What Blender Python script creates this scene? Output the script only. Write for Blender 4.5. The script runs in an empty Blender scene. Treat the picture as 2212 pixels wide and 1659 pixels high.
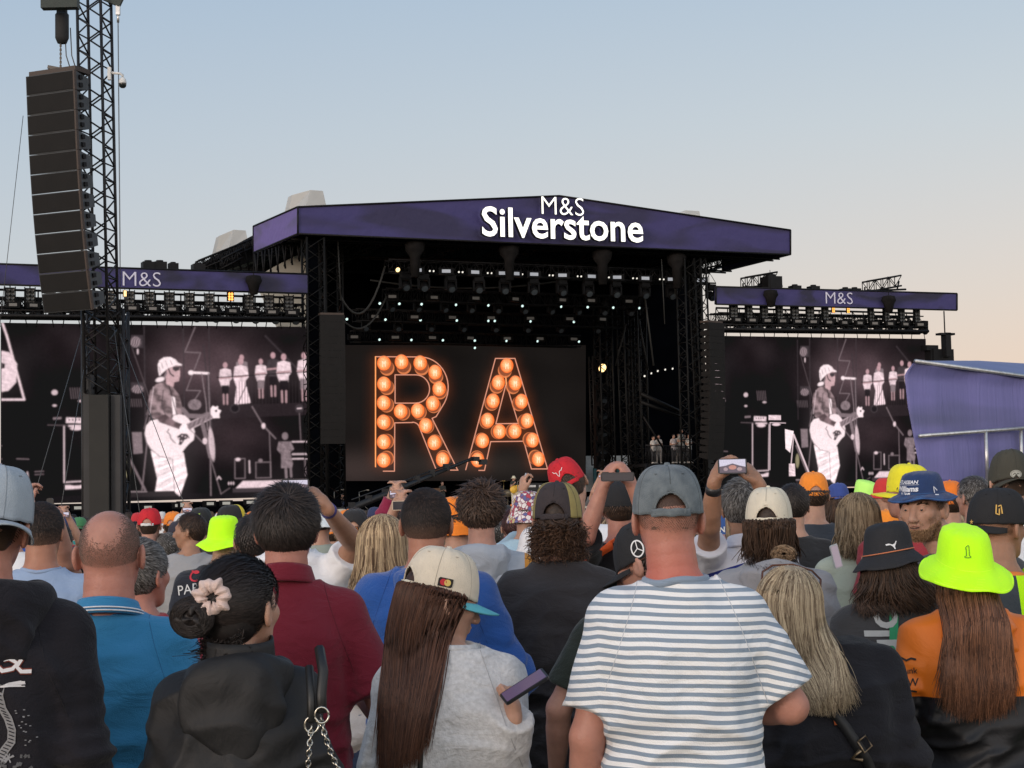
import bpy, bmesh, math, random, sys, os
import numpy as np
from mathutils import Vector, Matrix, Euler
from mathutils.bvhtree import BVHTree
random.seed(7)
RNG = np.random.default_rng(7)
rad = math.radians
SC = bpy.context.scene
COL = SC.collection
RES = 1.0            # size factor of the body grids

# ------------------------------------------------------------------ camera
FPX, CU, CV = 4000.0, 1106.0, 829.5      # the photograph measured at 2212 x 1659
CAMZ = 1.75
PITCH = math.atan(270.5 / FPX); ROLL = 0.02
_f = Vector((0, math.cos(PITCH), math.sin(PITCH)))
_r = Vector((1, 0, 0)); _u = Vector((0, -math.sin(PITCH), math.cos(PITCH)))
CR = _r * math.cos(ROLL) - _u * math.sin(ROLL)
CUP = _u * math.cos(ROLL) + _r * math.sin(ROLL)
cam_d = bpy.data.cameras.new('camera'); cam_d.sensor_width = 36; cam_d.lens = FPX / 2212 * 36
cam_d.clip_start = 0.1; cam_d.clip_end = 3000
cam = bpy.data.objects.new('camera', cam_d); COL.objects.link(cam)
cam.matrix_world = Matrix.Translation((0, 0, CAMZ)) @ Matrix((CR, CUP, -_f)).transposed().to_4x4()
SC.camera = cam
def ray(u, v): return _f + CR * ((u - CU) / FPX) + CUP * ((CV - v) / FPX)
def P(u, v, y):
    d = ray(u, v); return Vector((0, 0, CAMZ)) + d * (y / d.y)

# ------------------------------------------------------------------ world: dusk sky
SUN_EL, SUN_AZ = rad(9), rad(218)         # low sun behind and to the left of the camera (azimuth clockwise from +Y)
w = bpy.data.worlds.new('World'); SC.world = w; w.use_nodes = True
nt = w.node_tree; nt.nodes.clear()
def N(t, **kw):
    n = nt.nodes.new(t)
    for k, v in kw.items(): setattr(n, k, v)
    return n
out = N('ShaderNodeOutputWorld'); bg = N('ShaderNodeBackground'); bg2 = N('ShaderNodeBackground'); add = N('ShaderNodeAddShader')
sky = N('ShaderNodeTexSky', sky_type='NISHITA', sun_disc=False, sun_elevation=rad(3), sun_rotation=SUN_AZ)
nt.links.new(sky.outputs[0], bg.inputs[0]); bg.inputs[1].default_value = 0.05
tc = N('ShaderNodeTexCoord'); sep = N('ShaderNodeSeparateXYZ'); nt.links.new(tc.outputs['Generated'], sep.inputs[0])
def ramp(stops):
    r = N('ShaderNodeValToRGB'); e = r.color_ramp.elements
    while len(e) > 1: e.remove(e[-1])
    e[0].position, e[0].color = stops[0][0], (*stops[0][1], 1)
    for p, c in stops[1:]:
        q = e.new(p); q.color = (*c, 1)
    return r
# anti-twilight side (what the picture shows): left a cool grey, right a peach horizon
L = ramp([(0, (.62, .55, .50)), (.05, (.60, .57, .57)), (.10, (.54, .56, .61)), (.2, (.45, .52, .62)), (.30, (.34, .455, .61)), (.45, (.22, .35, .55)), (1, (.08, .16, .32))])
R = ramp([(0, (.78, .52, .42)), (.05, (.73, .56, .50)), (.085, (.69, .565, .53)), (.13, (.63, .57, .57)), (.2, (.53, .565, .62)), (.30, (.39, .49, .62)), (.45, (.23, .36, .55)), (1, (.08, .16, .32))])
for r_ in (L, R): nt.links.new(sep.outputs[2], r_.inputs[0])
mx = N('ShaderNodeMapRange'); nt.links.new(sep.outputs[0], mx.inputs[0])
mx.inputs[1].default_value = -.27; mx.inputs[2].default_value = .27
mix = N('ShaderNodeMix', data_type='RGBA'); nt.links.new(mx.outputs[0], mix.inputs[0]); nt.links.new(L.outputs[0], mix.inputs[6]); nt.links.new(R.outputs[0], mix.inputs[7])
# bright after-sunset glow behind the camera
G = ramp([(0, (1.7, 1.42, 1.26)), (.15, (1.7, 1.52, 1.42)), (.4, (1.3, 1.32, 1.36)), (1, (.40, .52, .68))]); nt.links.new(sep.outputs[2], G.inputs[0])
my = N('ShaderNodeMapRange'); nt.links.new(sep.outputs[1], my.inputs[0]); my.inputs[1].default_value = .35; my.inputs[2].default_value = -.6
mix2 = N('ShaderNodeMix', data_type='RGBA'); nt.links.new(my.outputs[0], mix2.inputs[0]); nt.links.new(mix.outputs[2], mix2.inputs[6]); nt.links.new(G.outputs[0], mix2.inputs[7])
nt.links.new(mix2.outputs[2], bg2.inputs[0]); bg2.inputs[1].default_value = 0.95
nt.links.new(bg.outputs[0], add.inputs[0]); nt.links.new(bg2.outputs[0], add.inputs[1]); nt.links.new(add.outputs[0], out.inputs[0])
sd = bpy.data.lights.new('sun', 'SUN'); sd.energy = 1.1; sd.angle = rad(14); sd.color = (1, .86, .76)
so = bpy.data.objects.new('sun', sd); COL.objects.link(so)
sdir = Vector((math.sin(SUN_AZ) * math.cos(SUN_EL), math.cos(SUN_AZ) * math.cos(SUN_EL), math.sin(SUN_EL)))
so.rotation_euler = sdir.to_track_quat('Z', 'Y').to_euler(); so.location = (0, -5, 30)
SC.view_settings.view_transform = 'Standard'; SC.view_settings.look = 'None'; SC.view_settings.exposure = 0; SC.view_settings.gamma = 1
try:
    SC.cycles.max_bounces = 5; SC.cycles.use_denoising = True; SC.cycles.use_adaptive_sampling = True
except Exception: pass

# ------------------------------------------------------------------ objects
def tag(o, label=None, cat=None, group=None, kind=None):
    if label: o['label'] = label
    if cat: o['category'] = cat
    if group: o['group'] = group
    if kind: o['kind'] = kind
    return o
def empty(name, loc=(0, 0, 0), rz=0.0, mat=None):
    o = bpy.data.objects.new(name, None); COL.objects.link(o); o.empty_display_size = .1
    if mat is not None: o.matrix_world = mat
    else: o.location = loc; o.rotation_euler = (0, 0, rz)
    return o
def link(name, me, parent=None, loc=None):
    o = bpy.data.objects.new(name, me); COL.objects.link(o)
    if parent is not None: o.parent = parent
    if loc is not None: o.location = loc
    return o
def copy_tree(o, parent=None):
    c = o.copy(); COL.objects.link(c); c.parent = parent
    for ch in list(o.children): copy_tree(ch, c)
    return c
class MB:
    def __init__(s): s.v = []; s.f = []; s.m = []; s.sm = []
    def add(s, vs, fs, m=0, smooth=False):
        b = len(s.v); s.v.extend([tuple(v) for v in vs]); s.f.extend([tuple(i + b for i in f) for f in fs]); s.m.extend([m] * len(fs)); s.sm.extend([smooth] * len(fs))
    def box(s, c, d, m=0, M=None):
        x, y, z = d[0] / 2, d[1] / 2, d[2] / 2; c = Vector(c)
        vs = [Vector((a, b, e)) for a in (-x, x) for b in (-y, y) for e in (-z, z)]
        vs = [(M @ v if M else v) + c for v in vs]
        s.add(vs, [(0, 1, 3, 2), (4, 6, 7, 5), (0, 4, 5, 1), (2, 3, 7, 6), (0, 2, 6, 4), (1, 5, 7, 3)], m)
    def hexa(s, a, b, m=0):      # two quads a (front) b (back), same winding
        s.add(list(a) + list(b), [(0, 1, 2, 3), (7, 6, 5, 4), (0, 4, 5, 1), (1, 5, 6, 2), (2, 6, 7, 3), (3, 7, 4, 0)], m)
    def prism(s, pts, d, m=0):   # planar polygon extruded by vector d
        n = len(pts); d = Vector(d); p = [Vector(q) for q in pts]
        s.add(p + [q + d for q in p], [tuple(range(n)), tuple(range(2 * n - 1, n - 1, -1))] + [(i, i + n, (i + 1) % n + n, (i + 1) % n) for i in range(n)], m)
    def tube(s, a, b, r=.03, n=5, m=0, r2=None, smooth=True):
        a = Vector(a); b = Vector(b); r2 = r if r2 is None else r2
        d = b - a
        if d.length < 1e-6: return
        q = d.to_track_quat('Z', 'Y'); vs = []
        for p, rr in ((a, r), (b, r2)):
            for i in range(n):
                t = 2 * math.pi * i / n; vs.append(p + q @ Vector((rr * math.cos(t), rr * math.sin(t), 0)))
        s.add(vs, [(i, (i + 1) % n, (i + 1) % n + n, i + n) for i in range(n)] + [tuple(range(n - 1, -1, -1)), tuple(range(n, 2 * n))], m, smooth)
    def path(s, pts, r=.03, n=6, m=0):
        pts = [Vector(p) for p in pts]; rr = r if hasattr(r, '__len__') else [r] * len(pts); vs = []; fs = []
        for k, p in enumerate(pts):
            t = (pts[min(k + 1, len(pts) - 1)] - pts[max(k - 1, 0)]).normalized(); q = t.to_track_quat('Z', 'Y')
            for i in range(n):
                a = 2 * math.pi * i / n; vs.append(p + q @ Vector((rr[k] * math.cos(a), rr[k] * math.sin(a), 0)))
            if k: fs += [((k - 1) * n + i, (k - 1) * n + (i + 1) % n, k * n + (i + 1) % n, k * n + i) for i in range(n)]
        fs += [tuple(range(n - 1, -1, -1)), tuple(range((len(pts) - 1) * n, len(pts) * n))]
        s.add(vs, fs, m, True)
    def lathe(s, prof, n=20, m=0, c=(0, 0, 0), M=None, smooth=True):   # prof [(r,z)]
        c = Vector(c); vs = []; fs = []
        for r, z in prof:
            for i in range(n):
                a = 2 * math.pi * i / n; v = Vector((r * math.cos(a), r * math.sin(a), z)); vs.append((M @ v if M else v) + c)
        for k in range(len(prof) - 1): fs += [(k * n + i, k * n + (i + 1) % n, (k + 1) * n + (i + 1) % n, (k + 1) * n + i) for i in range(n)]
        s.add(vs, fs, m, smooth)
    def truss(s, a, b, wv, hv, bays, r=.03, rd=.018, m=0):
        a = Vector(a); b = Vector(b); wv = Vector(wv) / 2; hv = Vector(hv) / 2
        cs = [wv + hv, wv - hv, -wv - hv, -wv + hv]
        for c in cs: s.tube(a + c, b + c, r, 4, m)
        for k in range(4):
            c0, c1 = cs[k], cs[(k + 1) % 4]
            for i in range(bays):
                p, q = a.lerp(b, i / bays), a.lerp(b, (i + 1) / bays)
                if i % 2: c0_, c1_ = c1, c0
                else: c0_, c1_ = c0, c1
                s.tube(p + c0_, q + c1_, rd, 3, m)
                if k % 2 == 0: s.tube(p + c0, p + c1, rd, 3, m)
    def build(s, name, mats, parent=None):
        me = bpy.data.meshes.new(name); me.from_pydata(s.v, [], s.f)
        for m_ in (mats if isinstance(mats, (list, tuple)) else [mats]): me.materials.append(m_)
        me.polygons.foreach_set('material_index', s.m); me.polygons.foreach_set('use_smooth', s.sm); me.update()
        return link(name, me, parent)
def np_mesh(name, V, F, mat, smooth=True):
    me = bpy.data.meshes.new(name); V = np.asarray(V, np.float32); F = np.asarray(F, np.int32)
    me.vertices.add(len(V)); me.vertices.foreach_set('co', V.ravel())
    k = F.shape[1]; me.loops.add(F.size); me.loops.foreach_set('vertex_index', F.ravel())
    me.polygons.add(len(F)); me.polygons.foreach_set('loop_start', np.arange(0, F.size, k, dtype=np.int32)); me.polygons.foreach_set('loop_total', np.full(len(F), k, np.int32))
    if smooth: me.polygons.foreach_set('use_smooth', np.ones(len(F), bool))
    me.update(calc_edges=True); me.validate()
    if mat: me.materials.append(mat)
    return me

# ------------------------------------------------------------------ materials
_mc = {}
def mat(name, col, rough=.6, metal=0.0, var=.12, vs=8.0, bump=0.0, bs=60.0, emit=None, es=1.0, spec=.5, sheen=0.0, sss=0.0, col2=None, extra=None, coat=0.0):
    key = (name, tuple(col), rough, metal, var, vs, bump, bs, emit, es, spec, sheen, sss, col2, extra, coat)
    if key in _mc: return _mc[key]
    m = bpy.data.materials.new(name); m.use_nodes = True; t = m.node_tree; b = t.nodes['Principled BSDF']
    b.inputs['Roughness'].default_value = rough; b.inputs['Metallic'].default_value = metal; b.inputs['Specular IOR Level'].default_value = spec
    b.inputs['Base Color'].default_value = (*col, 1)
    if sheen: b.inputs['Sheen Weight'].default_value = sheen; b.inputs['Sheen Roughness'].default_value = .5
    if coat: b.inputs['Coat Weight'].default_value = coat
    if sss:
        b.inputs['Subsurface Weight'].default_value = sss; b.inputs['Subsurface Radius'].default_value = (.012, .004, .002); b.inputs['Subsurface Scale'].default_value = 1
    if emit: b.inputs['Emission Color'].default_value = (*emit, 1); b.inputs['Emission Strength'].default_value = es
    tcn = t.nodes.new('ShaderNodeTexCoord')
    if var or col2:
        nz = t.nodes.new('ShaderNodeTexNoise'); nz.inputs['Scale'].default_value = vs; nz.inputs['Detail'].default_value = 4
        t.links.new(tcn.outputs['Object'], nz.inputs['Vector'])
        rp = t.nodes.new('ShaderNodeValToRGB'); e = rp.color_ramp.elements
        e[0].position = .3; e[1].position = .7
        e[0].color = (*(col2 if col2 else [c * (1 - var) for c in col]), 1); e[1].color = (*[min(1, c * (1 + var)) for c in col], 1)
        t.links.new(nz.outputs[0], rp.inputs[0]); t.links.new(rp.outputs[0], b.inputs['Base Color'])
    if bump:
        n2 = t.nodes.new('ShaderNodeTexNoise'); n2.inputs['Scale'].default_value = bs; n2.inputs['Detail'].default_value = 3
        t.links.new(tcn.outputs['Object'], n2.inputs['Vector'])
        bp = t.nodes.new('ShaderNodeBump'); bp.inputs['Strength'].default_value = bump; bp.inputs['Distance'].default_value = .01
        t.links.new(n2.outputs[0], bp.inputs['Height']); t.links.new(bp.outputs[0], b.inputs['Normal'])
    if extra: extra(m, t, b, tcn)
    _mc[key] = m; return m
def emis(name, col, s):
    m = bpy.data.materials.new(name); m.use_nodes = True; t = m.node_tree; b = t.nodes['Principled BSDF']
    b.inputs['Base Color'].default_value = (*[c * .2 for c in col], 1); b.inputs['Emission Color'].default_value = (*col, 1); b.inputs['Emission Strength'].default_value = s
    return m
M_BLACK = mat('black_steel', (.007, .007, .008), .6, .0, .3, 5, .2, 30, spec=.2)
M_DARK = mat('black_drape', (.002, .0025, .004), .95, 0, .3, .6, .3, 3, spec=.02)
M_STEEL = mat('grey_steel', (.12, .12, .12), .5, .6, .25, 10)
M_ALU = mat('aluminium', (.55, .55, .55), .4, .8, .2, 10)
M_WHITE = mat('white_print', (.82, .82, .80), .6, 0, .04, 5)

# ------------------------------------------------------------------ text to mesh data (2D verts, faces)
_tc = {}
def text2d(body, size=1.0, off=0.0, shear=0.0, space=1.0, res=3):
    key = (body, off, shear, space, res)
    if key not in _tc:
        cu = bpy.data.curves.new('lettering', 'FONT'); cu.body = body; cu.size = 1; cu.offset = off; cu.shear = shear; cu.space_character = space; cu.resolution_u = res
        cu.align_x = 'CENTER'; cu.align_y = 'CENTER'
        o = bpy.data.objects.new('lettering', cu); COL.objects.link(o)
        dg = bpy.context.evaluated_depsgraph_get(); me = o.evaluated_get(dg).to_mesh()
        V = np.array([v.co[:2] for v in me.vertices]); F = [tuple(p.vertices) for p in me.polygons]
        o.evaluated_get(dg).to_mesh_clear(); bpy.data.objects.remove(o); bpy.data.curves.remove(cu)
        V = V - (V.max(0) + V.min(0)) / 2
        _tc[key] = (V, F)
    V, F = _tc[key]; return V * size, F
# ================================================================== STAGE
A2 = P(643, 505, 92); B2 = P(1707, 550, 103)
FD = Vector((B2.x - A2.x, B2.y - A2.y, 0)).normalized(); ND = Vector((-FD.y, FD.x, 0))
SM = Matrix.Translation((A2.x, A2.y, 0)) @ Matrix.Rotation(math.atan2(FD.y, FD.x), 4, 'Z')
SMI = SM.inverted()
def hit(u, v, n=0.0):
    d = ray(u, v); o = Vector((0, 0, CAMZ)); A = Vector((A2.x, A2.y, 0))
    t = (A + ND * n - o).dot(ND) / d.dot(ND); return SMI @ (o + d * t)
def W2S(p): return SMI @ p
V3 = Vector

def banner_mat(name, base, dark, sc=.25, streak=1.0):
    def ex(m, t, b, tcn):
        mp = t.nodes.new('ShaderNodeMapping'); mp.inputs['Rotation'].default_value = (0, .5, 0); mp.inputs['Scale'].default_value = (.16 * streak, .2, .75)
        t.links.new(tcn.outputs['Object'], mp.inputs[0])
        n = t.nodes.new('ShaderNodeTexNoise'); n.inputs['Scale'].default_value = 1.1; n.inputs['Detail'].default_value = 1.5; n.inputs['Distortion'].default_value = .8
        t.links.new(mp.outputs[0], n.inputs['Vector'])
        r = t.nodes.new('ShaderNodeValToRGB'); e = r.color_ramp.elements
        e[0].position = .38; e[0].color = (*dark, 1); e[1].position = .56; e[1].color = (*base, 1)
        q = e.new(.47); q.color = (*[(a + c) * .5 for a, c in zip(base, dark)], 1)
        t.links.new(n.outputs[0], r.inputs[0]); t.links.new(r.outputs[0], b.inputs['Base Color'])
        w_ = t.nodes.new('ShaderNodeTexNoise'); w_.inputs['Scale'].default_value = 1.6; t.links.new(tcn.outputs['Object'], w_.inputs['Vector'])
        bp = t.nodes.new('ShaderNodeBump'); bp.inputs['Strength'].default_value = .35; bp.inputs['Distance'].default_value = .15
        t.links.new(w_.outputs[0], bp.inputs['Height']); t.links.new(bp.outputs[0], b.inputs['Normal'])
    return mat(name, base, .6, 0, 0, extra=ex, spec=.3)
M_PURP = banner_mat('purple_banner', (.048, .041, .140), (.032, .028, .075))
M_PURP2 = banner_mat('purple_wing_banner', (.046, .040, .138), (.024, .022, .050), streak=1.8)
M_TARP = mat('white_tarp', (.42, .42, .40), .6, 0, .15, .5, .6, 1.2)
M_LET = emis('lit_letter', (1, .97, .88), 1.6)
M_LETD = mat('letter_side', (.02, .02, .03), .6)
M_LETM = mat('white_letter', (.62, .60, .72), .6, 0, .03)
M_NAVY = mat('roof_underside', (.002, .004, .009), .9, 0, .4, .5, .3, 1.5, spec=.03)

stage = empty('main_stage', mat=SM)
tag(stage, 'large black covered concert stage with a purple gabled roof front', 'stage')
def plate(name, pts, d, m, parent, extra=None):
    b = MB(); b.prism(pts, d); return b.build(name, m, parent)
# --- front fascia and side fascias
h = hit
fl_t, pk, fr_t, fr_b, fl_b = h(643, 447), h(1208, 423), h(1707, 497), h(1707, 550), h(643, 505)
fasc = plate('roof_fascia', [fl_b, fr_b, fr_t, pk, fl_t], (0, .25, 0), M_PURP, stage)
YL, YR = 92 * 1.064, 103 * 1.059
sl_t, sl_b = W2S(P(547, 489, YL)), W2S(P(547, 546, YL)); sr_t, sr_b = W2S(P(1567, 527, YR)), W2S(P(1567, 585, YR))
b = MB(); b.prism([fl_b, fl_t, sl_t, sl_b], (.2, .1, 0)); b.build('side_fascia', banner_mat('purple_banner_lit_side', (.14, .105, .30), (.10, .085, .17), streak=.6), stage)  # left side: same purple made paler, warm light from behind left put into its colour
b = MB(); b.prism([fr_b, fr_t, sr_t, sr_b], (-.2, .1, 0)); b.build('side_fascia', M_PURP, stage)
b = MB()    # black edging pipe and frame bolts
for a_, c_ in ((fl_t, pk), (pk, fr_t), (fl_b, fr_b), (fr_b, fr_t), (fl_b, fl_t), (fl_t, sl_t), (fl_b, sl_b), (sl_t, sl_b), (fr_b, sr_b), (sr_b, sr_t)):
    b.tube(a_ + V3((0, -.04, 0)), c_ + V3((0, -.04, 0)), .05, 5)
b.build('edge_pipe', M_BLACK, stage)
# --- lettering on the fascia
def place_text(name, body, c, width, mats, parent, off=0.0, depth=.12, slope=None, nproud=.14, up=None, space=1.0, height=None):
    V, F = text2d(body, 1, off, space=space); wd = V[:, 0].max() - V[:, 0].min(); k = width / wd
    ky = k if height is None else height / (V[:, 1].max() - V[:, 1].min())
    me_v = []; me_f = []; n = len(V); sl = slope or V3((1, 0, 0)); upv = up or V3((0, 0, 1))
    for q in (0, depth):
        for x, y in V: me_v.append(c + sl * (x * k) + upv * (y * ky) + V3((0, -nproud - depth + q, 0)))
    b = MB(); b.add(me_v[:n], F, 0); 
    # side walls from boundary edges
    cnt = {}
    for f in F:
        for i in range(len(f)):
            e = (f[i], f[(i + 1) % len(f)]); cnt[e] = 1
    fs = [(e[0], e[1], e[1] + n, e[0] + n) for e in cnt if (e[1], e[0]) not in cnt]
    b.add(me_v, fs, 1); return b.build(name, mats, parent)
pc = h(1211, 489); pw = (h(1384, 489) - h(1038, 489)).length
place_text('sign_lettering', 'Silverstone', h(1211, 488), pw, [M_LET, M_LETD], stage, off=.014, depth=.3, space=1.0, height=(h(1211, 457) - h(1211, 521)).length)
place_text('sign_lettering', 'M&S', h(1211, 447), (h(1257, 447) - h(1166, 447)).length, [M_LET, M_LETD], stage, off=-.012, depth=.15, space=1.02, height=(h(1211, 428) - h(1211, 467)).length * .98)
# --- roof skin, gable, going back
BK = 22.0
def back(p, n, dz=0): return V3((p.x, p.y + n, p.z + dz))
bl, bp_, br = back(fl_t, BK, -.8), back(pk, BK, -.8), back(fr_t, BK, -.8)
b = MB(); b.prism([fl_t + V3((.1, .3, -.1)), pk + V3((0, .3, -.1)), bp_, bl], (0, 0, -.15)); b.prism([pk + V3((0, .3, -.1)), fr_t + V3((-.1, .3, -.1)), br, bp_], (0, 0, -.15)); b.build('roof_skin', M_NAVY, stage)
# underside trusses
b = MB()
for n_ in (1.5, 7, 13, 19):
    for i in range(2):
        a_, c_ = (back(fl_b, n_, .3), back(pk, n_, -2.2)) if i == 0 else (back(pk, n_, -2.2), back(fr_b, n_, .3))
        b.truss(a_, c_, (0, .7, 0), (0, 0, .8), 14, .05, .03)
for s_ in np.linspace(fl_b.x + 1, fr_b.x - 1, 7): b.truss((s_, 1.5, fl_b.z + .4), (s_, 20, fl_b.z + .4), (.5, 0, 0), (0, 0, .6), 16, .04, .025)
# right edge lattice seen against the sky
b.truss(h(1500, 560, 2), h(1570, 545, 9), (0, 1, 0), (0, 0, .7), 9, .05, .03); b.truss(h(1395, 600, 4), h(1585, 556, 12), (0, 1, 0), (0, 0, .9), 18, .05, .03)
b.build('roof_truss', M_BLACK, stage)
# slanted lower roof behind the left corner with its rigging
b = MB(); q1, q2, q3, q4 = h(552, 505, 9), h(420, 577, 9), h(470, 590, 9), h(560, 560, 9)
b.prism([q1, q2, q3, q4], (0, 2.5, 0)); b.build('rear_roof_panel', M_BLACK, stage); b = MB(); b.truss(h(560, 520, 8.5), h(425, 575, 8.5), (0, .6, 0), (0, 0, .5), 14, .05, .03)
for i in range(9):
    t = i / 8; a_ = h(560, 512, 8.6).lerp(h(430, 574, 8.6), t); b.tube(a_, a_ + V3((.25, 0, -.9 - .8 * (1 - t))), .05, 4)
b.build('rear_roof_frame', M_BLACK, stage); b = MB(); b.truss(h(478, 570, 8), h(522, 548, 8), (0, .4, 0), (0, 0, .5), 4, .06, .04); b.build('short_truss', M_BLACK, stage); b = MB()
for i in range(16):
    t = i / 15; a_ = h(550, 548, 3).lerp(h(664, 512, 3), t); b.tube(a_, a_ + V3((.12 * (-1) ** i, 0, -1.5 + .5 * t)), .05, 4)
b.build('hanging_rods', M_BLACK, stage)
b = MB(); b.prism([h(565, 592, 7), h(662, 592, 7), h(662, 540, 7), h(640, 552, 7), h(600, 572, 7)], (0, .3, 0)); b.build('rain_sheet', mat('pale_sheet', (.50, .48, .42), .7, 0, .1, .4, .5, .7), stage)
b = MB(); b.prism([h(560, 622, 7.1), h(662, 634, 7.1), h(662, 706, 7.1), h(600, 705, 7.1), h(578, 660, 7.1)], (0, .3, 0)); b.build('rain_sheet', mat('pale_sheet', (.50, .48, .42), .7, 0, .1, .4, .5, .7), stage)
# tarpaulin caps above the roof
def tarp_cap(pts_b, pts_t, n):
    a_ = [h(*p, n) for p in pts_b]; c_ = [h(*p, n) for p in pts_t]; mb = MB()
    f0, f1, f2 = a_; t0, t1, t2 = c_; D = V3((0, 2.6, 0))
    mb.add([f0 + V3((0, 1.6, 0)), f1, f2, f2 + D, f0 + D, t0 + V3((0, 1.4, 0)), t1 + V3((0, .2, 0)), t2 + V3((0, .2, 0)), t2 + D * .8, t0 + D * .8],
           [(0, 1, 6, 5), (1, 2, 7, 6), (2, 3, 8, 7), (3, 4, 9, 8), (4, 0, 5, 9), (5, 6, 7, 8, 9)])
    mb.build('tarpaulin_cover', M_TARP, stage)
tarp_cap([(641, 455), (657, 455), (706, 450)], [(646, 412), (673, 409), (700, 411)], 3)
tarp_cap([(480, 543), (492, 543), (537, 530)], [(486, 502), (507, 495), (533, 497)], 12)
tarp_cap([(1462, 470), (1475, 474), (1516, 480)], [(1472, 458), (1484, 453), (1514, 455)], 6)
# --- the black box: back wall, sides, floor, skirt
zf = 1.85; BN = 15.0
xl, xr = h(667, 800, 1).x, h(1512, 800, 1).x
b = MB()
bx0, bx1 = h(668, 800, BN).x - .5, h(1512, 800, BN).x + .3; b.box(((bx0 + bx1) / 2, BN + .2, 8.4), (bx1 - bx0, .3, 17)); b.build('back_drape', M_DARK, stage)
b = MB(); b.hexa([h(665, 512, 1), h(691, 512, 1), h(697, 1100, 1), h(668, 1100, 1)], [back(h(665, 512, 1), .4), back(h(691, 512, 1), .4), back(h(697, 1100, 1), .4), back(h(668, 1100, 1), .4)]); b.build('side_drape', M_DARK, stage)
b = MB(); A_ = [h(1493, 555, 1.5), h(1507, 555, 1.5), h(1524, 830, 1.5), h(1556, 1095, 1.5), h(1535, 1095, 1.5)]; b.prism(A_, (0, .5, 0)); b.build('side_drape', M_DARK, stage)
b = MB(); b.box(((xl + xr) / 2, 6.5, zf - .15), (xr - xl + 3, 17, .3)); b.build('stage_deck', mat('stage_deck_black', (.02, .02, .02), .5, 0, .3, 1), stage)
b = MB(); b.box(((xl + xr) / 2, -2.1, zf / 2 - .16), (xr - xl + 3, .2, zf - .32)); b.build('stage_skirt', M_DARK, stage)
# towers
b = MB()
for u0, n_ in ((676, .5), (716, 3)):
    p0, p1 = h(u0, 515, n_), h(u0 + 6, 1095, n_); b.truss(p1, V3((p0.x, p0.y, p0.z)), (.9, 0, 0), (0, .9, 0), 22, .06, .03)
for u0, u1, n_, sz in ((1487, 1502, .8, 1.0), (1505, 1530, .8, .7), (1300, 1312, 9, .8), (1352, 1369, 8, .9), (1374, 1384, 9, .8)):
    p0, p1 = h(u0, 560 if u0 > 1400 else 640, n_), h(u1, 1080, n_); b.truss(p1, p0, (sz, 0, 0), (0, sz, 0), 20, .06, .03)
b.tube(h(1384, 850, 6), h(1470, 890, 6), .12, 6); b.tube(h(1384, 868, 6), h(1470, 900, 6), .1, 6); b.tube(h(1390, 900, 6), h(1440, 980, 6), .06, 5)
b.tube(h(1352, 700, 6), h(1330, 790, 6), .05, 4); b.tube(h(1380, 690, 6), h(1400, 800, 6), .05, 4)
b.build('tower_truss', mat('worn_truss', (.006, .006, .006), .6, 0, .3, 3, spec=.2), stage)
# cables sagging under the roof
b = MB()
def sag(p, q, dz, n=12): return [p.lerp(q, i / n) + V3((0, 0, -dz * 4 * (i / n) * (1 - i / n))) for i in range(n + 1)]
b.path(sag(h(736, 640, 2), h(832, 575, 2), 1.6), .06, 5); b.path(sag(h(740, 690, 2), h(835, 640, 3), 1.0), .05, 5); b.path(sag(h(800, 605, 3), h(1250, 600, 3), .5), .05, 5)
b.tube(h(730, 520, 1), h(736, 650, 1), .04, 4); b.tube(h(1458, 535, 1), h(1458, 640, 1), .03, 4); b.tube(h(1388, 600, 3), h(1412, 790, 3), .05, 4)
b.tube(h(1429, 560, .5), h(1436, 700, .5), .03, 4)
for u_ in (896, 1100, 1301, 1460): b.tube(h(u_, 515 + (u_ - 896) * .05, 1), h(u_ + 2, 600 + (u_ - 896) * .02, 1), .05, 4)
b.build('rigging_cable', mat('cable_grey', (.02, .02, .018), .7), stage)
for u_, v_ in ((896, 545), (1100, 553), (1301, 563), (1462, 572)):
    c = h(u_, v_, .8); b = MB(); b.lathe([(0, -1.3), (.22, -1.3), (.28, -.2), (.5, .1), (.55, .45), (.3, .7), (0, .75)], 12, 0, c); b.build('chain_bag', mat('chain_bag', (.012, .011, .011), .9, 0, .3, 3, .6, 6, spec=.1), stage)

# ------------------------------------------------------------------ stage lights (things on trusses)
M_PANEL = emis('lamp_panel', (.75, .78, .85), .35)
M_DOT = emis('lamp_dot', (.75, 1, .95), 1.1); M_DOTW = emis('lamp_dot_white', (1, .95, .85), .9); M_WARM = emis('warm_lamp', (1, .36, .07), 2.6); M_HOT = emis('bright_lamp', (1, .66, .28), 2.6)
M_LAMPB = mat('lamp_body', (.0035, .0035, .004), .6, 0, .2, 10, spec=.12); M_GLASS = mat('lamp_glass', (.05, .06, .07), .15, 0, 0)
M_CELL = mat('reflector', (.05, .05, .048), .35, .3, .1, 20)
def orient(o, p): o.matrix_world = SM @ Matrix.Translation(p)
ORD = 'leftmost,second from left,third from left,fourth from left,fifth from left,sixth from left,seventh from left,eighth from left,ninth from left,tenth from left,eleventh from left,twelfth from left,thirteenth from left,fourteenth from left,fifteenth from left,sixteenth from left,seventeenth from left,eighteenth from left'.split(',')
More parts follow.
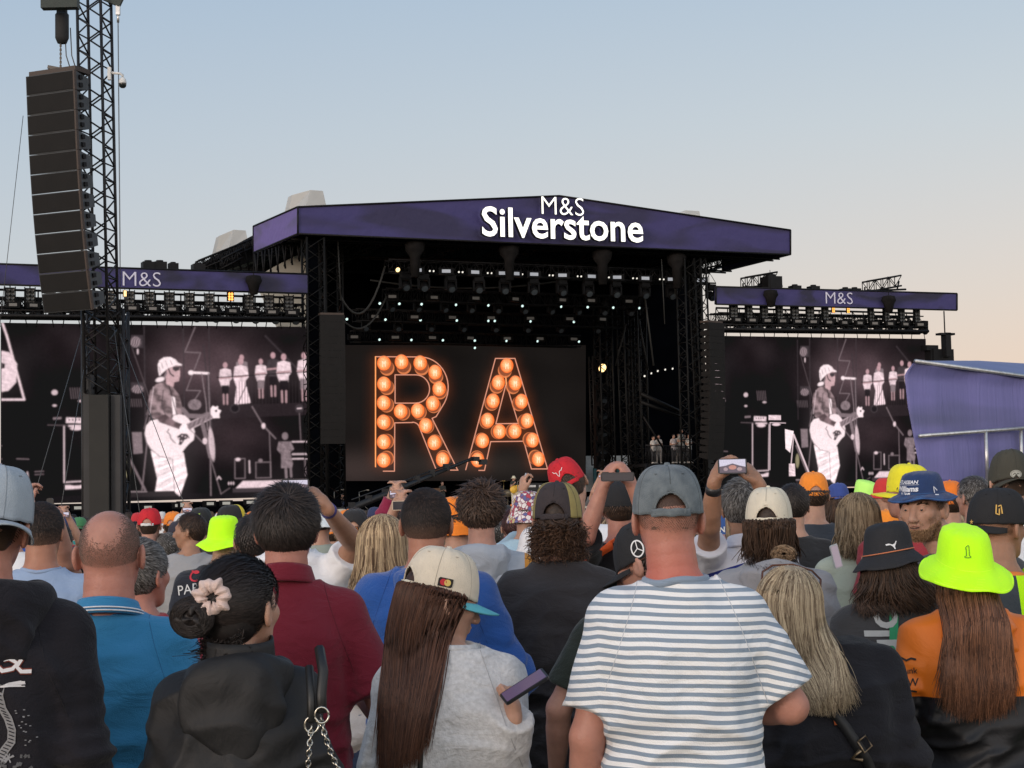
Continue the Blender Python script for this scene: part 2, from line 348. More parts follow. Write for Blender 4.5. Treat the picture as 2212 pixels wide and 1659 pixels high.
def add_lights(proto, pts, label, cat, group, sc=1.0, tilt=0, rows=None):
    for i, p in enumerate(pts):
        o = proto if proto.get('fresh', 0) else copy_tree(proto)
        if proto.get('fresh', 0): del proto['fresh']
        o.matrix_world = SM @ Matrix.Translation(p) @ Matrix.Rotation(tilt + random.uniform(-.25, .25), 4, 'Z') @ Matrix.Scale(sc, 4)
        lb = label
        if rows:
            k_ = i; r_i = 0
            while k_ >= rows[r_i][0]: k_ -= rows[r_i][0]; r_i += 1
            lb = label + ', ' + rows[r_i][1] + ', ' + ORD[k_]
        elif group and len(pts) > 1: lb = label + ', ' + ORD[i]
        tag(o, lb, cat, group)
def moving_head(lit=None, s=1.0):
    r = empty('moving_head_light'); r['fresh'] = 1
    b = MB(); b.box((0, 0, -.12 * s), (.42 * s, .34 * s, .24 * s)); b.build('base', M_LAMPB, r)
    b = MB(); b.box((-.24 * s, 0, -.42 * s), (.08 * s, .2 * s, .5 * s)); b.box((.24 * s, 0, -.42 * s), (.08 * s, .2 * s, .5 * s)); b.box((0, 0, -.27 * s), (.5 * s, .2 * s, .06 * s)); b.build('yoke', M_LAMPB, r)
    M_ = Matrix.Rotation(rad(-55), 3, 'X'); b = MB()
    b.lathe([(0, .3 * s), (.12 * s, .28 * s), (.2 * s, .12 * s), (.2 * s, -.18 * s), (.17 * s, -.24 * s), (.16 * s, -.2 * s)], 14, 0, (0, 0, -.55 * s), M_); hd = b.build('head', M_LAMPB, r)
    b = MB(); b.lathe([(.001, -.23 * s), (.16 * s, -.215 * s)], 14, 0, (0, 0, -.55 * s), M_); b.build('lens', lit or M_GLASS, hd)
    return r
def panel_light(m):
    r = empty('panel_light'); r['fresh'] = 1
    b = MB(); b.box((0, 0, 0), (.8, .25, .36)); b.build('housing', M_LAMPB, r)
    b = MB(); b.box((0, -.14, 0), (.46, .02, .17)); b.build('lamp_face', m, r)
    return r
def spot_dot(m):
    r = empty('small_spotlight'); r['fresh'] = 1
    M_ = Matrix.Rotation(rad(-70), 3, 'X'); b = MB(); b.lathe([(.001, .25), (.12, .25), (.17, .0), (.17, -.12)], 12, 0, (0, 0, 0), M_); b.tube((0, 0, 0), (0, .1, .4), .04, 5); b.build('housing', M_LAMPB, r)
    b = MB(); b.lathe([(.001, -.11), (.15, -.11)], 12, 0, (0, 0, 0), M_); b.build('lens', m, r)
    return r
def blinder(lit=None):
    r = empty('blinder_light'); r['fresh'] = 1
    b = MB(); b.box((0, .08, 0), (.52, .12, .98)); b.box((-.3, .05, 0), (.06, .06, 1.1)); b.box((.3, .05, 0), (.06, .06, 1.1)); b.tube((0, .05, .5), (0, .05, .8), .04, 5); b.build('housing', M_LAMPB, r)
    for i in range(4):
        for j in range(2):
            b = MB(); b.lathe([(.001, 0), (.06, .0), (.105, -.05), (.115, -.05)], 10, 0, (-.125 + j * .25, -.01, .36 - i * .24), Matrix.Rotation(rad(-90), 3, 'X')); b.build('lamp_cell', (lit if lit else M_CELL), r)
    return r
def tilted_truss(name, label, p, q, hgt=.6, r_=.04, bays=30, group=None, m=M_BLACK):
    o = MB(); o.truss(p, q, (0, hgt, 0), (0, 0, hgt), bays, r_, .02); ob = o.build(name, m); ob.matrix_world = SM; tag(ob, label, 'truss', group); return ob
def lerp_uv(u0, v0, u1, v1, t): return u0 + (u1 - u0) * t, v0 + (v1 - v0) * t
# row of the front truss
rows = [(835, 575, 1540, 601, 2.0), (830, 637, 1395, 655, 5.0), (765, 681, 1345, 697, 8.0), (760, 726, 1250, 738, 11.0)]
for i, (u0, v0, u1, v1, n_) in enumerate(rows):
    tilted_truss('lighting_truss', ['front', 'second', 'third', 'rearmost'][i] + ' black lighting truss hanging under the main stage roof', h(u0, v0, n_), h(u1, v1, n_), .65, .045, 44, 'lighting trusses under the stage roof')
def pts_row(us, f, n_): return [h(u, f(u), n_) for u in us]
r1 = lambda u: 584 + (u - 900) * .036
add_lights(panel_light(M_PANEL), pts_row([900, 963, 1024, 1086, 1109 + 2, 1152, 1214, 1276, 1332, 1392, 1450, 1513], r1, 1.4), 'white oblong panel light on the front truss under the stage roof', 'stage light', 'panel lights on the front truss')
add_lights(spot_dot(M_DOTW), pts_row([928, 936, 991, 999, 1053, 1061, 1120, 1128, 1186, 1194, 1247, 1255, 1309, 1315, 1367, 1375, 1425, 1433], r1, 1.4), 'small paired white lamp on the front stage truss', 'stage light', 'paired lamps on the front truss', .34)
add_lights(moving_head(None, 1.15), pts_row([875, 915, 973, 1034, 1090, 1152, 1213, 1270, 1330, 1392, 1450, 1498, 1535], lambda u: r1(u) + 8, 1.6), 'unlit black moving head light hanging from the front stage truss', 'stage light', 'unlit moving heads on the front truss')
add_lights(spot_dot(M_HOT), [h(858, 582, 1.2)], 'glowing amber lamp at the left end of the front stage truss', 'stage light', None, .8)
add_lights(spot_dot(M_DOT), pts_row([820, 862, 910, 984, 1054, 1128, 1211, 1269, 1324, 1380], lambda u: 655 + (u - 820) * .018, 4.6) + pts_row([749, 832, 908, 986, 1054, 1068, 1145, 1239], lambda u: 689 + (u - 749) * .012, 7.5) + pts_row([819, 888, 956, 1025, 1093, 1160, 1250], lambda u: 733 + (u - 800) * .01, 10.5) + [h(1025, 751, 10.4)],
           'lit white spotlight inside the stage', 'stage light', 'lit spotlights in the rows inside the stage', .48, rows=[(10, 'upper row'), (8, 'middle row'), (7, 'lower row'), (1, 'hanging lowest')])
M_DIM = emis('dim_lamp_panel', (.6, .55, .5), .05)
add_lights(panel_light(M_DIM), pts_row([847, 936, 1026, 1111, 1213, 1276, 1357], lambda u: 641 + (u - 847) * .02, 4.7) + pts_row([808, 895, 976, 1060, 1145, 1230, 1300], lambda u: 684 + (u - 808) * .012, 7.6) + pts_row([765, 853, 933, 1014, 1095, 1165, 1238], lambda u: 728 + (u - 765) * .01, 10.6),
           'dim grey panel light inside the stage', 'stage light', 'dim panel lights in the rows inside the stage', .9, rows=[(7, 'upper row'), (7, 'middle row'), (7, 'lower row')])
add_lights(moving_head(None, .9), pts_row([845, 902, 960, 1018, 1075, 1133, 1190, 1248, 1305, 1362], lambda u: 645 + (u - 847) * .02, 4.9) + pts_row([790, 860, 930, 1000, 1070, 1140, 1210, 1290], lambda u: 688 + (u - 808) * .012, 7.9),
           'unlit black moving head light inside the stage', 'stage light', 'unlit moving heads inside the stage', rows=[(10, 'upper row'), (8, 'middle row')])
# lamp ladder right of the centre screen
lad = MB(); lad.truss(h(1301, 1005, 9.5), h(1294, 770, 9.5), (1.1, 0, 0), (0, .5, 0), 9, .05, .02); lo = lad.build('lamp_ladder', mat('worn_truss2', (.014, .012, .011), .6, 0, spec=.2)); lo.matrix_world = SM; tag(lo, 'upright dark lamp ladder beside the centre screen with unlit round lamps', 'ladder truss')
add_lights(moving_head(None, 1.5), [h(1298, v, 9.1) for v in (832, 868, 905, 942, 975)], 'unlit round lamp on the ladder', 'stage light', 'unlit lamps on the upright ladder', rows=[(1, 'topmost'), (1, 'second from top'), (1, 'middle one'), (1, 'second from bottom'), (1, 'lowest')])
add_lights(spot_dot(M_HOT), [h(1298, 793, 9.0)], 'glowing amber round lamp at the top of the ladder beside the centre screen', 'stage light', None, 1.7)
add_lights(spot_dot(M_DOTW), [h(u, v, 5) for u, v in ((1392, 812), (1406, 806), (1420, 801), (1436, 798), (1452, 796))], 'small white lamp in the short row above the balcony', 'stage light', 'small lamps above the balcony', .4)

# ------------------------------------------------------------------ side wings
M_MESH = mat('wing_frame', (.014, .014, .016), .5, .3)
wing_left = empty('banner', mat=SM); tag(wing_left, 'long purple banner with pale lettering above the left screen', 'banner')
lt0, lt1, lb1, lb0 = h(-60, 568), h(665, 592), h(665, 634), h(-60, 613)
b = MB(); b.prism([lb0, lb1, lt1, lt0], (0, .15, 0)); b.build('banner_sheet', M_PURP2, wing_left)
sl = (h(347, 604) - h(264, 601)).normalized()
def flat_letters(body, c, width, hgt, parent, m, nproud=.03, off=-.012):
    place_text('sign_lettering', body, c, width, [m, m], parent, off=off, depth=.02, nproud=nproud, height=hgt)
flat_letters('M&S', h(306, 603), (h(347, 603) - h(265, 603)).length, (h(306, 587) - h(306, 618)).length, wing_left, M_LETM)
wing_right = empty('banner', mat=SM); tag(wing_right, 'shorter purple banner with pale lettering above the right screen', 'banner')
rt0, rt1, rb1, rb0 = h(1546, 619), h(2067, 634), h(2067, 670), h(1546, 657)
b = MB(); b.prism([rb0, rb1, rt1, rt0], (0, .15, 0)); b.build('banner_sheet', M_PURP2, wing_right)
flat_letters('M&S', h(1812, 644), (h(1842, 644) - h(1784, 644)).length, (h(1812, 632) - h(1812, 657)).length, wing_right, M_LETM)
b = MB(); b.tube(rt0, rt1, .05); b.tube(rb0, rb1, .05); b.tube(rt1, rb1, .06); b.tube(rt0, rb0, .06); b.build('edge_pipe', M_BLACK, wing_right)
b = MB(); b.tube(lt0, lt1, .05); b.tube(lb0, lb1, .05); b.build('edge_pipe', M_BLACK, wing_left)
def wing_truss(label, T0, T1, B0, B1, K0, K1, bays):
    # two decks of truss with posts; T = under the banner, B = middle deck, K = lowest catwalk
    b = MB()
    o0 = V3((0, .7, 0))
    b.truss(B0 + o0, B1 + o0, (0, .5, 0), (0, 0, .45), bays * 2, .035, .02); b.truss(B0 + V3((0, 1.6, 0)), B1 + V3((0, 1.6, 0)), (0, .5, 0), (0, 0, .5), bays * 2, .035, .02)
    b.truss(K0 + o0, K1 + o0, (0, .7, 0), (0, 0, .35), bays * 2, .05, .03); b.tube(K0 + V3((0, .2, -.1)), K1 + V3((0, .2, -.1)), .09, 6)
    b.tube(T0 + o0, T1 + o0, .06, 5); b.tube(T0.lerp(K0, .78) + o0, T1.lerp(K1, .78) + o0, .035, 5)
    for i in range(bays + 1):
        t = i / bays; a_ = T0.lerp(T1, t) + o0; c_ = K0.lerp(K1, t) + o0; b.tube(a_, c_, .035, 4)
        if i % 3 == 0 and i < bays: b.tube(a_, K0.lerp(K1, (i + 1) / bays) + o0, .025, 4)
        b.tube(c_, c_ + V3((.1 * (-1) ** i, 0, -.6)), .025, 4)
    o = b.build('lighting_truss', M_BLACK); o.matrix_world = SM; tag(o, label, 'truss'); return o
wing_truss('long two deck black lighting truss between the left banner and left screen', h(-60, 620), h(664, 640), h(-60, 648), h(664, 665), h(-60, 675), h(664, 683), 26)
wing_truss('two deck black lighting truss between the right banner and right screen', h(1560, 662), h(1995, 674), h(1560, 682), h(2005, 690), h(1558, 706), h(2010, 711), 18)
for (label, us, f, n_, group, lit) in (
    ('unlit eight cell blinder lamp on the left wing truss', list(range(22, 660, 43)), lambda u: 638 + u * .028, .3, 'blinder lamps on the left wing truss', 497),
    ('unlit eight cell blinder lamp on the right wing truss', list(range(1585, 2000, 33)), lambda u: 671 + (u - 1585) * .026, .3, 'blinder lamps on the right wing truss', None)):
    add_lights(blinder(), [h(u, f(u), n_) for u in us if not (470 < u < 520) and not (1790 < u < 1850)], label, 'stage light', group, .8)
    add_lights(moving_head(None, 1.1), [h(u + 14, f(u) + 12, n_ + .3) for u in us], label.replace('unlit eight cell blinder lamp', 'black moving head light hanging low'), 'stage light', group.replace('blinder lamps', 'moving heads'), .9)
    add_lights(panel_light(M_DIM), [h(u + 6, f(u) + 20, n_) for u in us], label.replace('unlit eight cell blinder lamp', 'small grey panel light'), 'stage light', group.replace('blinder lamps', 'panel lights'), .8)
add_lights(blinder(M_WARM), [h(498, 638, .2)], 'blinder lamp glowing bright orange on the left wing truss', 'stage light', None, .55)
add_lights(blinder(M_HOT), [h(270, 634, .2)], 'blinder lamp glowing dim yellow beside the delay tower', 'stage light', None, .3)
add_lights(blinder(M_WARM), [h(1800, 668, .2), h(1832, 669, .2)], 'blinder lamp glowing orange under the right banner lettering', 'stage light', 'glowing blinders on the right wing', .4)
# boxes and frames on top of the wings
def topbox(u, v, s=.6, n_=.5):
    b = MB(); c = h(u, v, n_); b.box((c.x, c.y, c.z), (s, s, s * .8)); b.tube((c.x, c.y, c.z + s * .4), (c.x, c.y, c.z + s * .55), s * .3, 8); return b
for k, (u, v, s) in enumerate(((320, 577, .6), (345, 577, .6), (428, 582, .6), (374, 577, .45), (1666, 612, .9))):
    o = topbox(u, v, s).build('winch_box', M_BLACK); o.matrix_world = SM; tag(o, ['black winch box left of a pair on the left banner top', 'black winch box right of a pair on the left banner top', 'lone black winch box near the middle of the left banner top', 'smallest black winch box on the left banner top', 'large black winch box on the right banner beside the truss frame'][k], 'winch')
for k, (u, v) in enumerate(((1717, 626), (1757, 627), (1826, 632), (1846, 632))):
    o = topbox(u, v, .55).build('winch_box', M_BLACK); o.matrix_world = SM; tag(o, 'low black winch box in the row on the right banner top, ' + ORD[k], 'winch', 'winch boxes on the right banner')
for k, (u0, v0, u1, v1) in enumerate(((1605, 612, 1675, 600), (1868, 620, 1942, 607))):
    o = MB(); o.truss(h(u0, v0, 1), h(u1, v1, 1), (0, .5, 0), (0, 0, .6), 5, .05, .03); o.tube(h(u0, v0 + 8, 1), h(u1 + 15, v1 + 18, 1), .06); o.tube(h(u1, v1, 1), h(u1 - 4, v1 + 18, 1), .05); o.tube(h(u0, v0, 1), h(u0, v0 + 13, 1), .05)
    oo = o.build('tilted_truss_frame', M_BLACK); oo.matrix_world = SM; tag(oo, ('left' if k == 0 else 'right') + ' one of two short tilted truss frames above the right banner', 'truss')
for k, (u, v, lab) in enumerate(((548, 616, 'dark hanging chain bag in front of the left banner end'), (1665, 645, 'dark hanging chain bag in front of the right banner'), (1920, 657, 'small dark hanging chain bag under the right banner'))):
    b = MB(); c = h(u, v, -.2); b.lathe([(0, -.5), (.2, -.45), (.3, 0), (.42, .2), (.35, .45), (.1, .5), (0, .5)], 12, 0, c); b.tube(c, c + V3((0, 0, 1.6)), .02, 4); oo = b.build('chain_bag', mat('chain_bag', (.012, .011, .011), .9, 0, .3, 3, .6, 6, spec=.1)); oo.matrix_world = SM; tag(oo, lab, 'chain bag')
# speaker stack and mast right of the right screen
b = MB(); b.tube(h(2039, 672, 0), h(2041, 720, 0), .04); c = h(2042, 722, 0); b.box(c, (1.0, .5, .12)); b.box(h(2044, 745, 0), (.35, .5, 1.4)); oo = b.build('hoist', M_BLACK); oo.matrix_world = SM; tag(oo, 'black chain hoist hanging off the right end of the right banner', 'hoist')
b = MB(); b.box(h(2030, 770, .5), (1.4, .8, .8)); b.box(h(2008, 752, .5), (.8, .6, .3)); b.box(h(2012, 768, .5), (.5, .6, .8)); oo = b.build('loudspeaker', M_BLACK); oo.matrix_world = SM; tag(oo, 'black loudspeaker stack between the right screen and purple tent', 'loudspeaker')

# ------------------------------------------------------------------ line arrays
M_CAB = mat('cabinet_grille', (.009, .008, .0075), .75, 0, .15, 3, .3, 120, spec=.25)
M_CABS = mat('cabinet_side', (.035, .040, .045), .6, 0, .2, 4); M_CABF = mat('cabinet_rim', (.045, .028, .020), .6)
def line_array(name, label, top, yaw, n, w_, h_, d_, th0, th1, detail=True):
    r = empty(name, top, yaw); tag(r, label, 'line array')
    p = V3((0, 0, 0)); 
    b = MB(); b.box((0, d_ * .5, .06), (w_ * .95, d_ * .8, .1)); b.build('flying_frame', M_CABF, r)
    for i in range(n):
        th = rad(th0 + (th1 - th0) * (i / (n - 1)) ** 1.6); M_ = Matrix.Rotation(th, 3, 'X')     # front tips down, chain walks back
        def X(x, y, z): return p + M_ @ V3((x, y, z))
        b = MB(); hh = h_ * .978; e = .09; fi = 1 if detail else 0
        ft = [X(-w_ / 2, 0, -hh), X(w_ / 2, 0, -hh), X(w_ / 2, 0, 0), X(-w_ / 2, 0, 0)]
        bk = [X(-w_ / 2 * .8, d_, -hh * .8), X(w_ / 2 * .8, d_, -hh * .8), X(w_ / 2 * .8, d_, -hh * .2), X(-w_ / 2 * .8, d_, -hh * .2)]
        b.hexa(ft, bk, fi)
        c = b.build('cabinet', [M_CAB, M_CABS], r)
        if detail:
            g = MB(); g.hexa([X(-w_ / 2 + .03, -.02, -hh + .02), X(w_ / 2 - .03, -.02, -hh + .02), X(w_ / 2 - .03, -.02, -.02), X(-w_ / 2 + .03, -.02, -.02)], [X(-w_ / 2 + .03, .0, -hh + .02), X(w_ / 2 - .03, .0, -hh + .02), X(w_ / 2 - .03, .0, -.02), X(-w_ / 2 + .03, .0, -.02)])
            g.build('grille', M_CAB, c)
            g = MB()
            for q in (0, 1):
                g.box(X(w_ / 2 - .06 - .0, .22, -hh * (.3 + .4 * q)), (.12, .1, .09), 0, M_)
            g.build('side_handle', M_BLACK, c)
            g = MB(); g.hexa([X(w_ / 2 - .03, -.03, -hh), X(w_ / 2 + .01, -.03, -hh), X(w_ / 2 + .01, -.03, 0), X(w_ / 2 - .03, -.03, 0)], [X(w_ / 2 - .03, .04, -hh), X(w_ / 2 + .01, .04, -hh), X(w_ / 2 + .01, .04, 0), X(w_ / 2 - .03, .04, 0)]); g.build('rim', M_CABF, c)
        p = p + M_ @ V3((0, 0, -h_))
    return r
LD = 39.0
la = line_array('line_array', 'tall curved black line array of twelve cabinets hanging beside the delay tower', P(108, 158, LD), -rad(25), 12, 1.30, .426, .62, 3.0, 12)
line_array('line_array', 'slim black line array at the left edge of the main stage opening', SM @ h(718, 680, -1.5), math.atan2(FD.y, FD.x) - rad(5), 18, 1.25, .355, .6, 0, 6, False)
line_array('line_array', 'slim black line array hanging left of the right screen', SM @ h(1548, 697, -1.5), math.atan2(FD.y, FD.x) + rad(20), 20, 1.25, .37, .75, 0, 7, False)

# ------------------------------------------------------------------ delay tower
tw = empty('delay_tower', P(222, 1105, 40.5) * 1.0); tw.location.z = 0
tag(tw, 'dark steel truss delay tower rising behind the left line array', 'tower')
o0 = tw.location
def TL(p): return p - o0
ty = 40.5; pb = P(221, 850, ty); pt = P(202, -60, ty)
b = MB(); b.truss(TL(pb), TL(pt), (.52, .0, 0), (0.12, .52, 0), 26, .034, .022); b.build('mast', mat('tower_steel', (.018, .017, .018), .5, .0, .2, 5, spec=.3), tw)
p850, p1105 = P(222, 855, ty), P(222, 1105, ty); zb = p850.z
b = MB(); b.box((0, .0, zb / 2 - .0), (.42, .70, zb)); b.build('base_post', mat('base_panel_olive', (.010, .0095, .0075), .7, 0, .25, 2, .3, 4), tw)
b = MB(); b.box((.33, .1, zb / 2), (.20, .6, zb)); b.box((-.30, .1, zb / 2 + .02), (.17, .5, zb + .9)); b.build('base_channel', mat('base_channel', (.020, .020, .021), .6, 0, .2, 2), tw)
b = MB(); b.truss((0, .35, 0), (0, .35, zb + 1.9), (.9, 0, 0), (0, .5, 0), 10, .04, .025); b.build('base_frame', mat('tower_steel', (.018, .017, .018), .5, .0, .2, 5, spec=.3), tw)
# arm, hoist, chain
b = MB(); a0, a1 = TL(P(92, 9, LD)), TL(P(260, 2, LD + 1)); b.box((a0 + TL(P(168, 9, LD))) / 2, (.78, .25, .2)); b.box(TL(P(240, -3, ty)), (.5, .12, .2), 0, Matrix.Rotation(rad(25), 3, 'Y')); b.build('top_arm', mat('arm_green_grey', (.03, .04, .035), .6, .2), tw)
b = MB(); c = TL(P(255, 18, ty)); b.box(c, (.09, .09, .3)); b.tube(c + V3((0, 0, -.1)), c + V3((0, 0, -.32)), .03); b.build('pulley', M_ALU, tw)
b = MB(); q_ = P(255, 42, ty); b.path([TL(q_), TL(P(259, 500, ty)), TL(P(262, 1000, ty))], .012, 4); b.build('hanging_wire', mat('wire_grey', (.2, .2, .2), .5, .5), tw)
ho = MB(); c = P(134, 60, LD + .4); ho.lathe([(0, -.36), (.10, -.34), (.15, -.22), (.15, .28), (.12, .32), (0, .33)], 12, 0, c); ho.box(c + V3((0, 0, .4)), (.2, .16, .2)); ho.tube(c + V3((0, 0, .4)), c + V3((0, 0, .75)), .02)
oo = ho.build('chain_hoist', mat('hoist_bag', (.016, .016, .017), .8, 0, .2, 4, .5, 15)); tag(oo, 'black chain hoist bag hanging above the left line array', 'hoist')
ch = MB(); a_, c_ = P(131, 92, LD + .4), P(131, 150, LD + .4)
for i in range(13):
    q = a_.lerp(c_, (i + .5) / 13); ch.box(q, (.045 if i % 2 else .015, .015 if i % 2 else .045, .055))
ch.box(P(131, 152, LD + .3), (.5, .3, .07), 0, Matrix.Rotation(rad(12), 3, 'Y')); ch.tube(P(122, 150, LD + .2), P(118, 158, LD + .2), .03)
for k in (140, 152): ch.path([P(k, 60, LD + .4), P(k + 3, 120, LD + .4), P(k + 14, 155, LD + .4)], .012, 4)
oo = ch.build('lifting_chain', mat('chain_steel', (.10, .09, .08), .5, .6)); tag(oo, 'steel lifting chain and shackle on top of the left line array', 'chain')
# dome camera
dc = empty('security_camera', P(265, 175, ty - .3)); tag(dc, 'white dome security camera on a bracket of the delay tower', 'camera')
k = 1.0
b = MB(); b.box((-.29, 0, .17), (.07, .1, .28)); b.path([(-.26, 0, .19), (-.06, 0, .17), (0, 0, .13), (0, 0, .06)], .03, 8); b.build('bracket', mat('camera_white', (.62, .62, .60), .4), dc)
b = MB(); b.lathe([(0, .09), (.04, .08), (.075, .03), (.085, -.02), (.085, -.05)], 18); b.build('housing', mat('camera_white', (.62, .62, .60), .4), dc)
b = MB(); b.lathe([(.083, -.05), (.083, -.09), (.07, -.13), (.04, -.155), (0, -.16)], 18); b.build('dome', mat('smoked_dome', (.02, .025, .025), .12), dc)
# guy wires of the tower
for k, (a_, c_, lab) in enumerate(((P(50, 250, LD + 1), P(0, 700, LD), 'thin guy wire running down left of the line array'), (P(182, 700, ty), P(60, 1120, 34), 'pale guy wire crossing the left half of the left screen'), (P(184, 780, ty), P(128, 1120, 36), 'steeper guy wire beside the tower base'), (P(245, 700, ty), P(302, 1110, 36), 'guy wire right of the tower crossing the left screen'), (P(258, 720, ty), P(410, 1120, 34), 'guy wire crossing the guitarist on the left screen'))):
    b = MB(); b.tube(a_, c_, .008, 4); oo = b.build('guy_wire', mat('wire_dark', (.07, .07, .07), .6, .2)); tag(oo, lab, 'wire')

# ------------------------------------------------------------------ purple tent
tent = empty('tent', (0, 0, 0)); TY = 42.0
tag(tent, 'purple fabric tent wall with aluminium rails at the right edge', 'tent')
def tent_mat(name, a, c):
    def ex(m, t, b, tcn):
        mp = t.nodes.new('ShaderNodeMapping'); mp.inputs['Rotation'].default_value = (0, .12, 0); mp.inputs['Scale'].default_value = (.12, .3, 1.1); t.links.new(tcn.outputs['Object'], mp.inputs[0])
        n = t.nodes.new('ShaderNodeTexNoise'); n.inputs['Scale'].default_value = 1.0; n.inputs['Detail'].default_value = 2; t.links.new(mp.outputs[0], n.inputs['Vector'])
        r = t.nodes.new('ShaderNodeValToRGB'); e = r.color_ramp.elements
        e[0].position = .36; e[0].color = (*c, 1); e[1].position = .60; e[1].color = (*a, 1)
        t.links.new(n.outputs[0], r.inputs[0]); t.links.new(r.outputs[0], b.inputs['Base Color'])
        m2 = t.nodes.new('ShaderNodeMapping'); m2.inputs['Scale'].default_value = (2.4, 2, .22); m2.inputs['Rotation'].default_value = (0, -.2, 0); t.links.new(tcn.outputs['Object'], m2.inputs[0])
        w_ = t.nodes.new('ShaderNodeTexNoise'); w_.inputs['Scale'].default_value = 2.2; w_.inputs['Detail'].default_value = 4; w_.inputs['Distortion'].default_value = .7; t.links.new(m2.outputs[0], w_.inputs['Vector'])
        bp = t.nodes.new('ShaderNodeBump'); bp.inputs['Strength'].default_value = .35; bp.inputs['Distance'].default_value = .08
        t.links.new(w_.outputs[0], bp.inputs['Height']); t.links.new(bp.outputs[0], b.inputs['Normal'])
    return mat(name, a, .5, 0, 0, extra=ex, spec=.4)
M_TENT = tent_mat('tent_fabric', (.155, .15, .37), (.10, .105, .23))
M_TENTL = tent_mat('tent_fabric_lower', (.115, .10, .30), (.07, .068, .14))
nx, nz = 60, 34
def tent_pt(fx, fz):   # fx 0..1 along, fz 0..1 up, wall with pleats
    ul = np.interp(fz, [0, .35, .72, .92, 1.0], [1990, 1986, 1962, 1955, 1977]); ur = 2330
    vt = np.interp(fx, [0, .03, 1], [781, 780, 829]) ; vb = 1125
    u = ul + (ur - ul) * fx; v = vb + (vt - vb) * fz
    y = TY + .015 * math.sin(fx * 46 + fz * 5) * (1 - abs(2 * fz - 1) ** 2) + .05 * math.sin(fx * 19 + 2 * fz) + 3.0 * fx
    return P(u, v, y)
b = MB(); vs = [tent_pt(i / nx, j / nz) for j in range(nz + 1) for i in range(nx + 1)]
split = int(nz * .52)
b.add(vs, [(j * (nx + 1) + i, j * (nx + 1) + i + 1, (j + 1) * (nx + 1) + i + 1, (j + 1) * (nx + 1) + i) for j in range(nz) for i in range(nx)], 0, True)
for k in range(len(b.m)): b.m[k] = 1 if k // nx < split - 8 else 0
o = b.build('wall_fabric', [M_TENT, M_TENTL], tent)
md = o.modifiers.new('thickness', 'SOLIDIFY'); md.thickness = .02
ra, rb_, rc, rd_ = P(1977, 780, TY), P(2330, 829, TY + 3), P(2330, 792, TY + 14), P(2113, 779, TY + 14)
b = MB(); b.prism([ra, rb_, rc, rd_], (0, 0, -.05)); b.build('roof_fabric', mat('tent_roof', (.11, .13, .30), .5, 0, .1, .4, .5, .8), tent)
b = MB(); e1 = P(1975, 781, TY) + V3((0, 0, .02)); b.prism([e1 + V3((0, 0, 0)), P(1957, 832, TY + .2), P(1986, 940, TY + .2), P(1992, 1125, TY), P(2100, 1125, TY + 12), P(2090, 779, TY + 14)], (.03, .05, 0)); b.build('end_wall', M_TENT, tent)
b = MB(); s0, s1, s2 = P(1986, 942, TY - .1), P(2129, 931, TY + 1.1), P(2260, 921, TY + 2.2)
b.path([s0, s1, s2], .045, 8); b.build('rail', M_ALU, tent)
for q0_, q1_, e_ in ((P(2129, 929, TY + 1.1), P(2133, 1045, TY + 1.1), 0), (P(2205, 925, TY + 1.8), P(2208, 1050, TY + 1.8), 0)): b = MB(); b.tube(q0_, q1_, .045, 8); b.build('rail_post', M_ALU, tent)
b = MB(); b.tube(ra, rb_, .05, 6); b.build('roof_edge', M_ALU, tent)
b = MB(); g0 = P(2150, 1018, TY + .8); L_ = lambda u, v: P(u, v, TY + .8)   # white diagonal strut shaped like a capital A corner
b.prism([L_(2142, 1012), L_(2155, 1010), L_(2180, 1060), L_(2180, 1075), L_(2172, 1075), L_(2150, 1030), L_(2150, 1075), L_(2141, 1075)], (0, .1, 0)); b.build('white_letter_board', M_WHITE, tent)

# ------------------------------------------------------------------ ground
b = MB(); b.box((0, 400, -.25), (3000, 3000, .5)); o = b.build('ground', mat('trodden_grass', (.06, .075, .03), .9, 0, .4, .6, .6, 20, col2=(.10, .085, .05))); tag(o, None, None, None, 'structure')
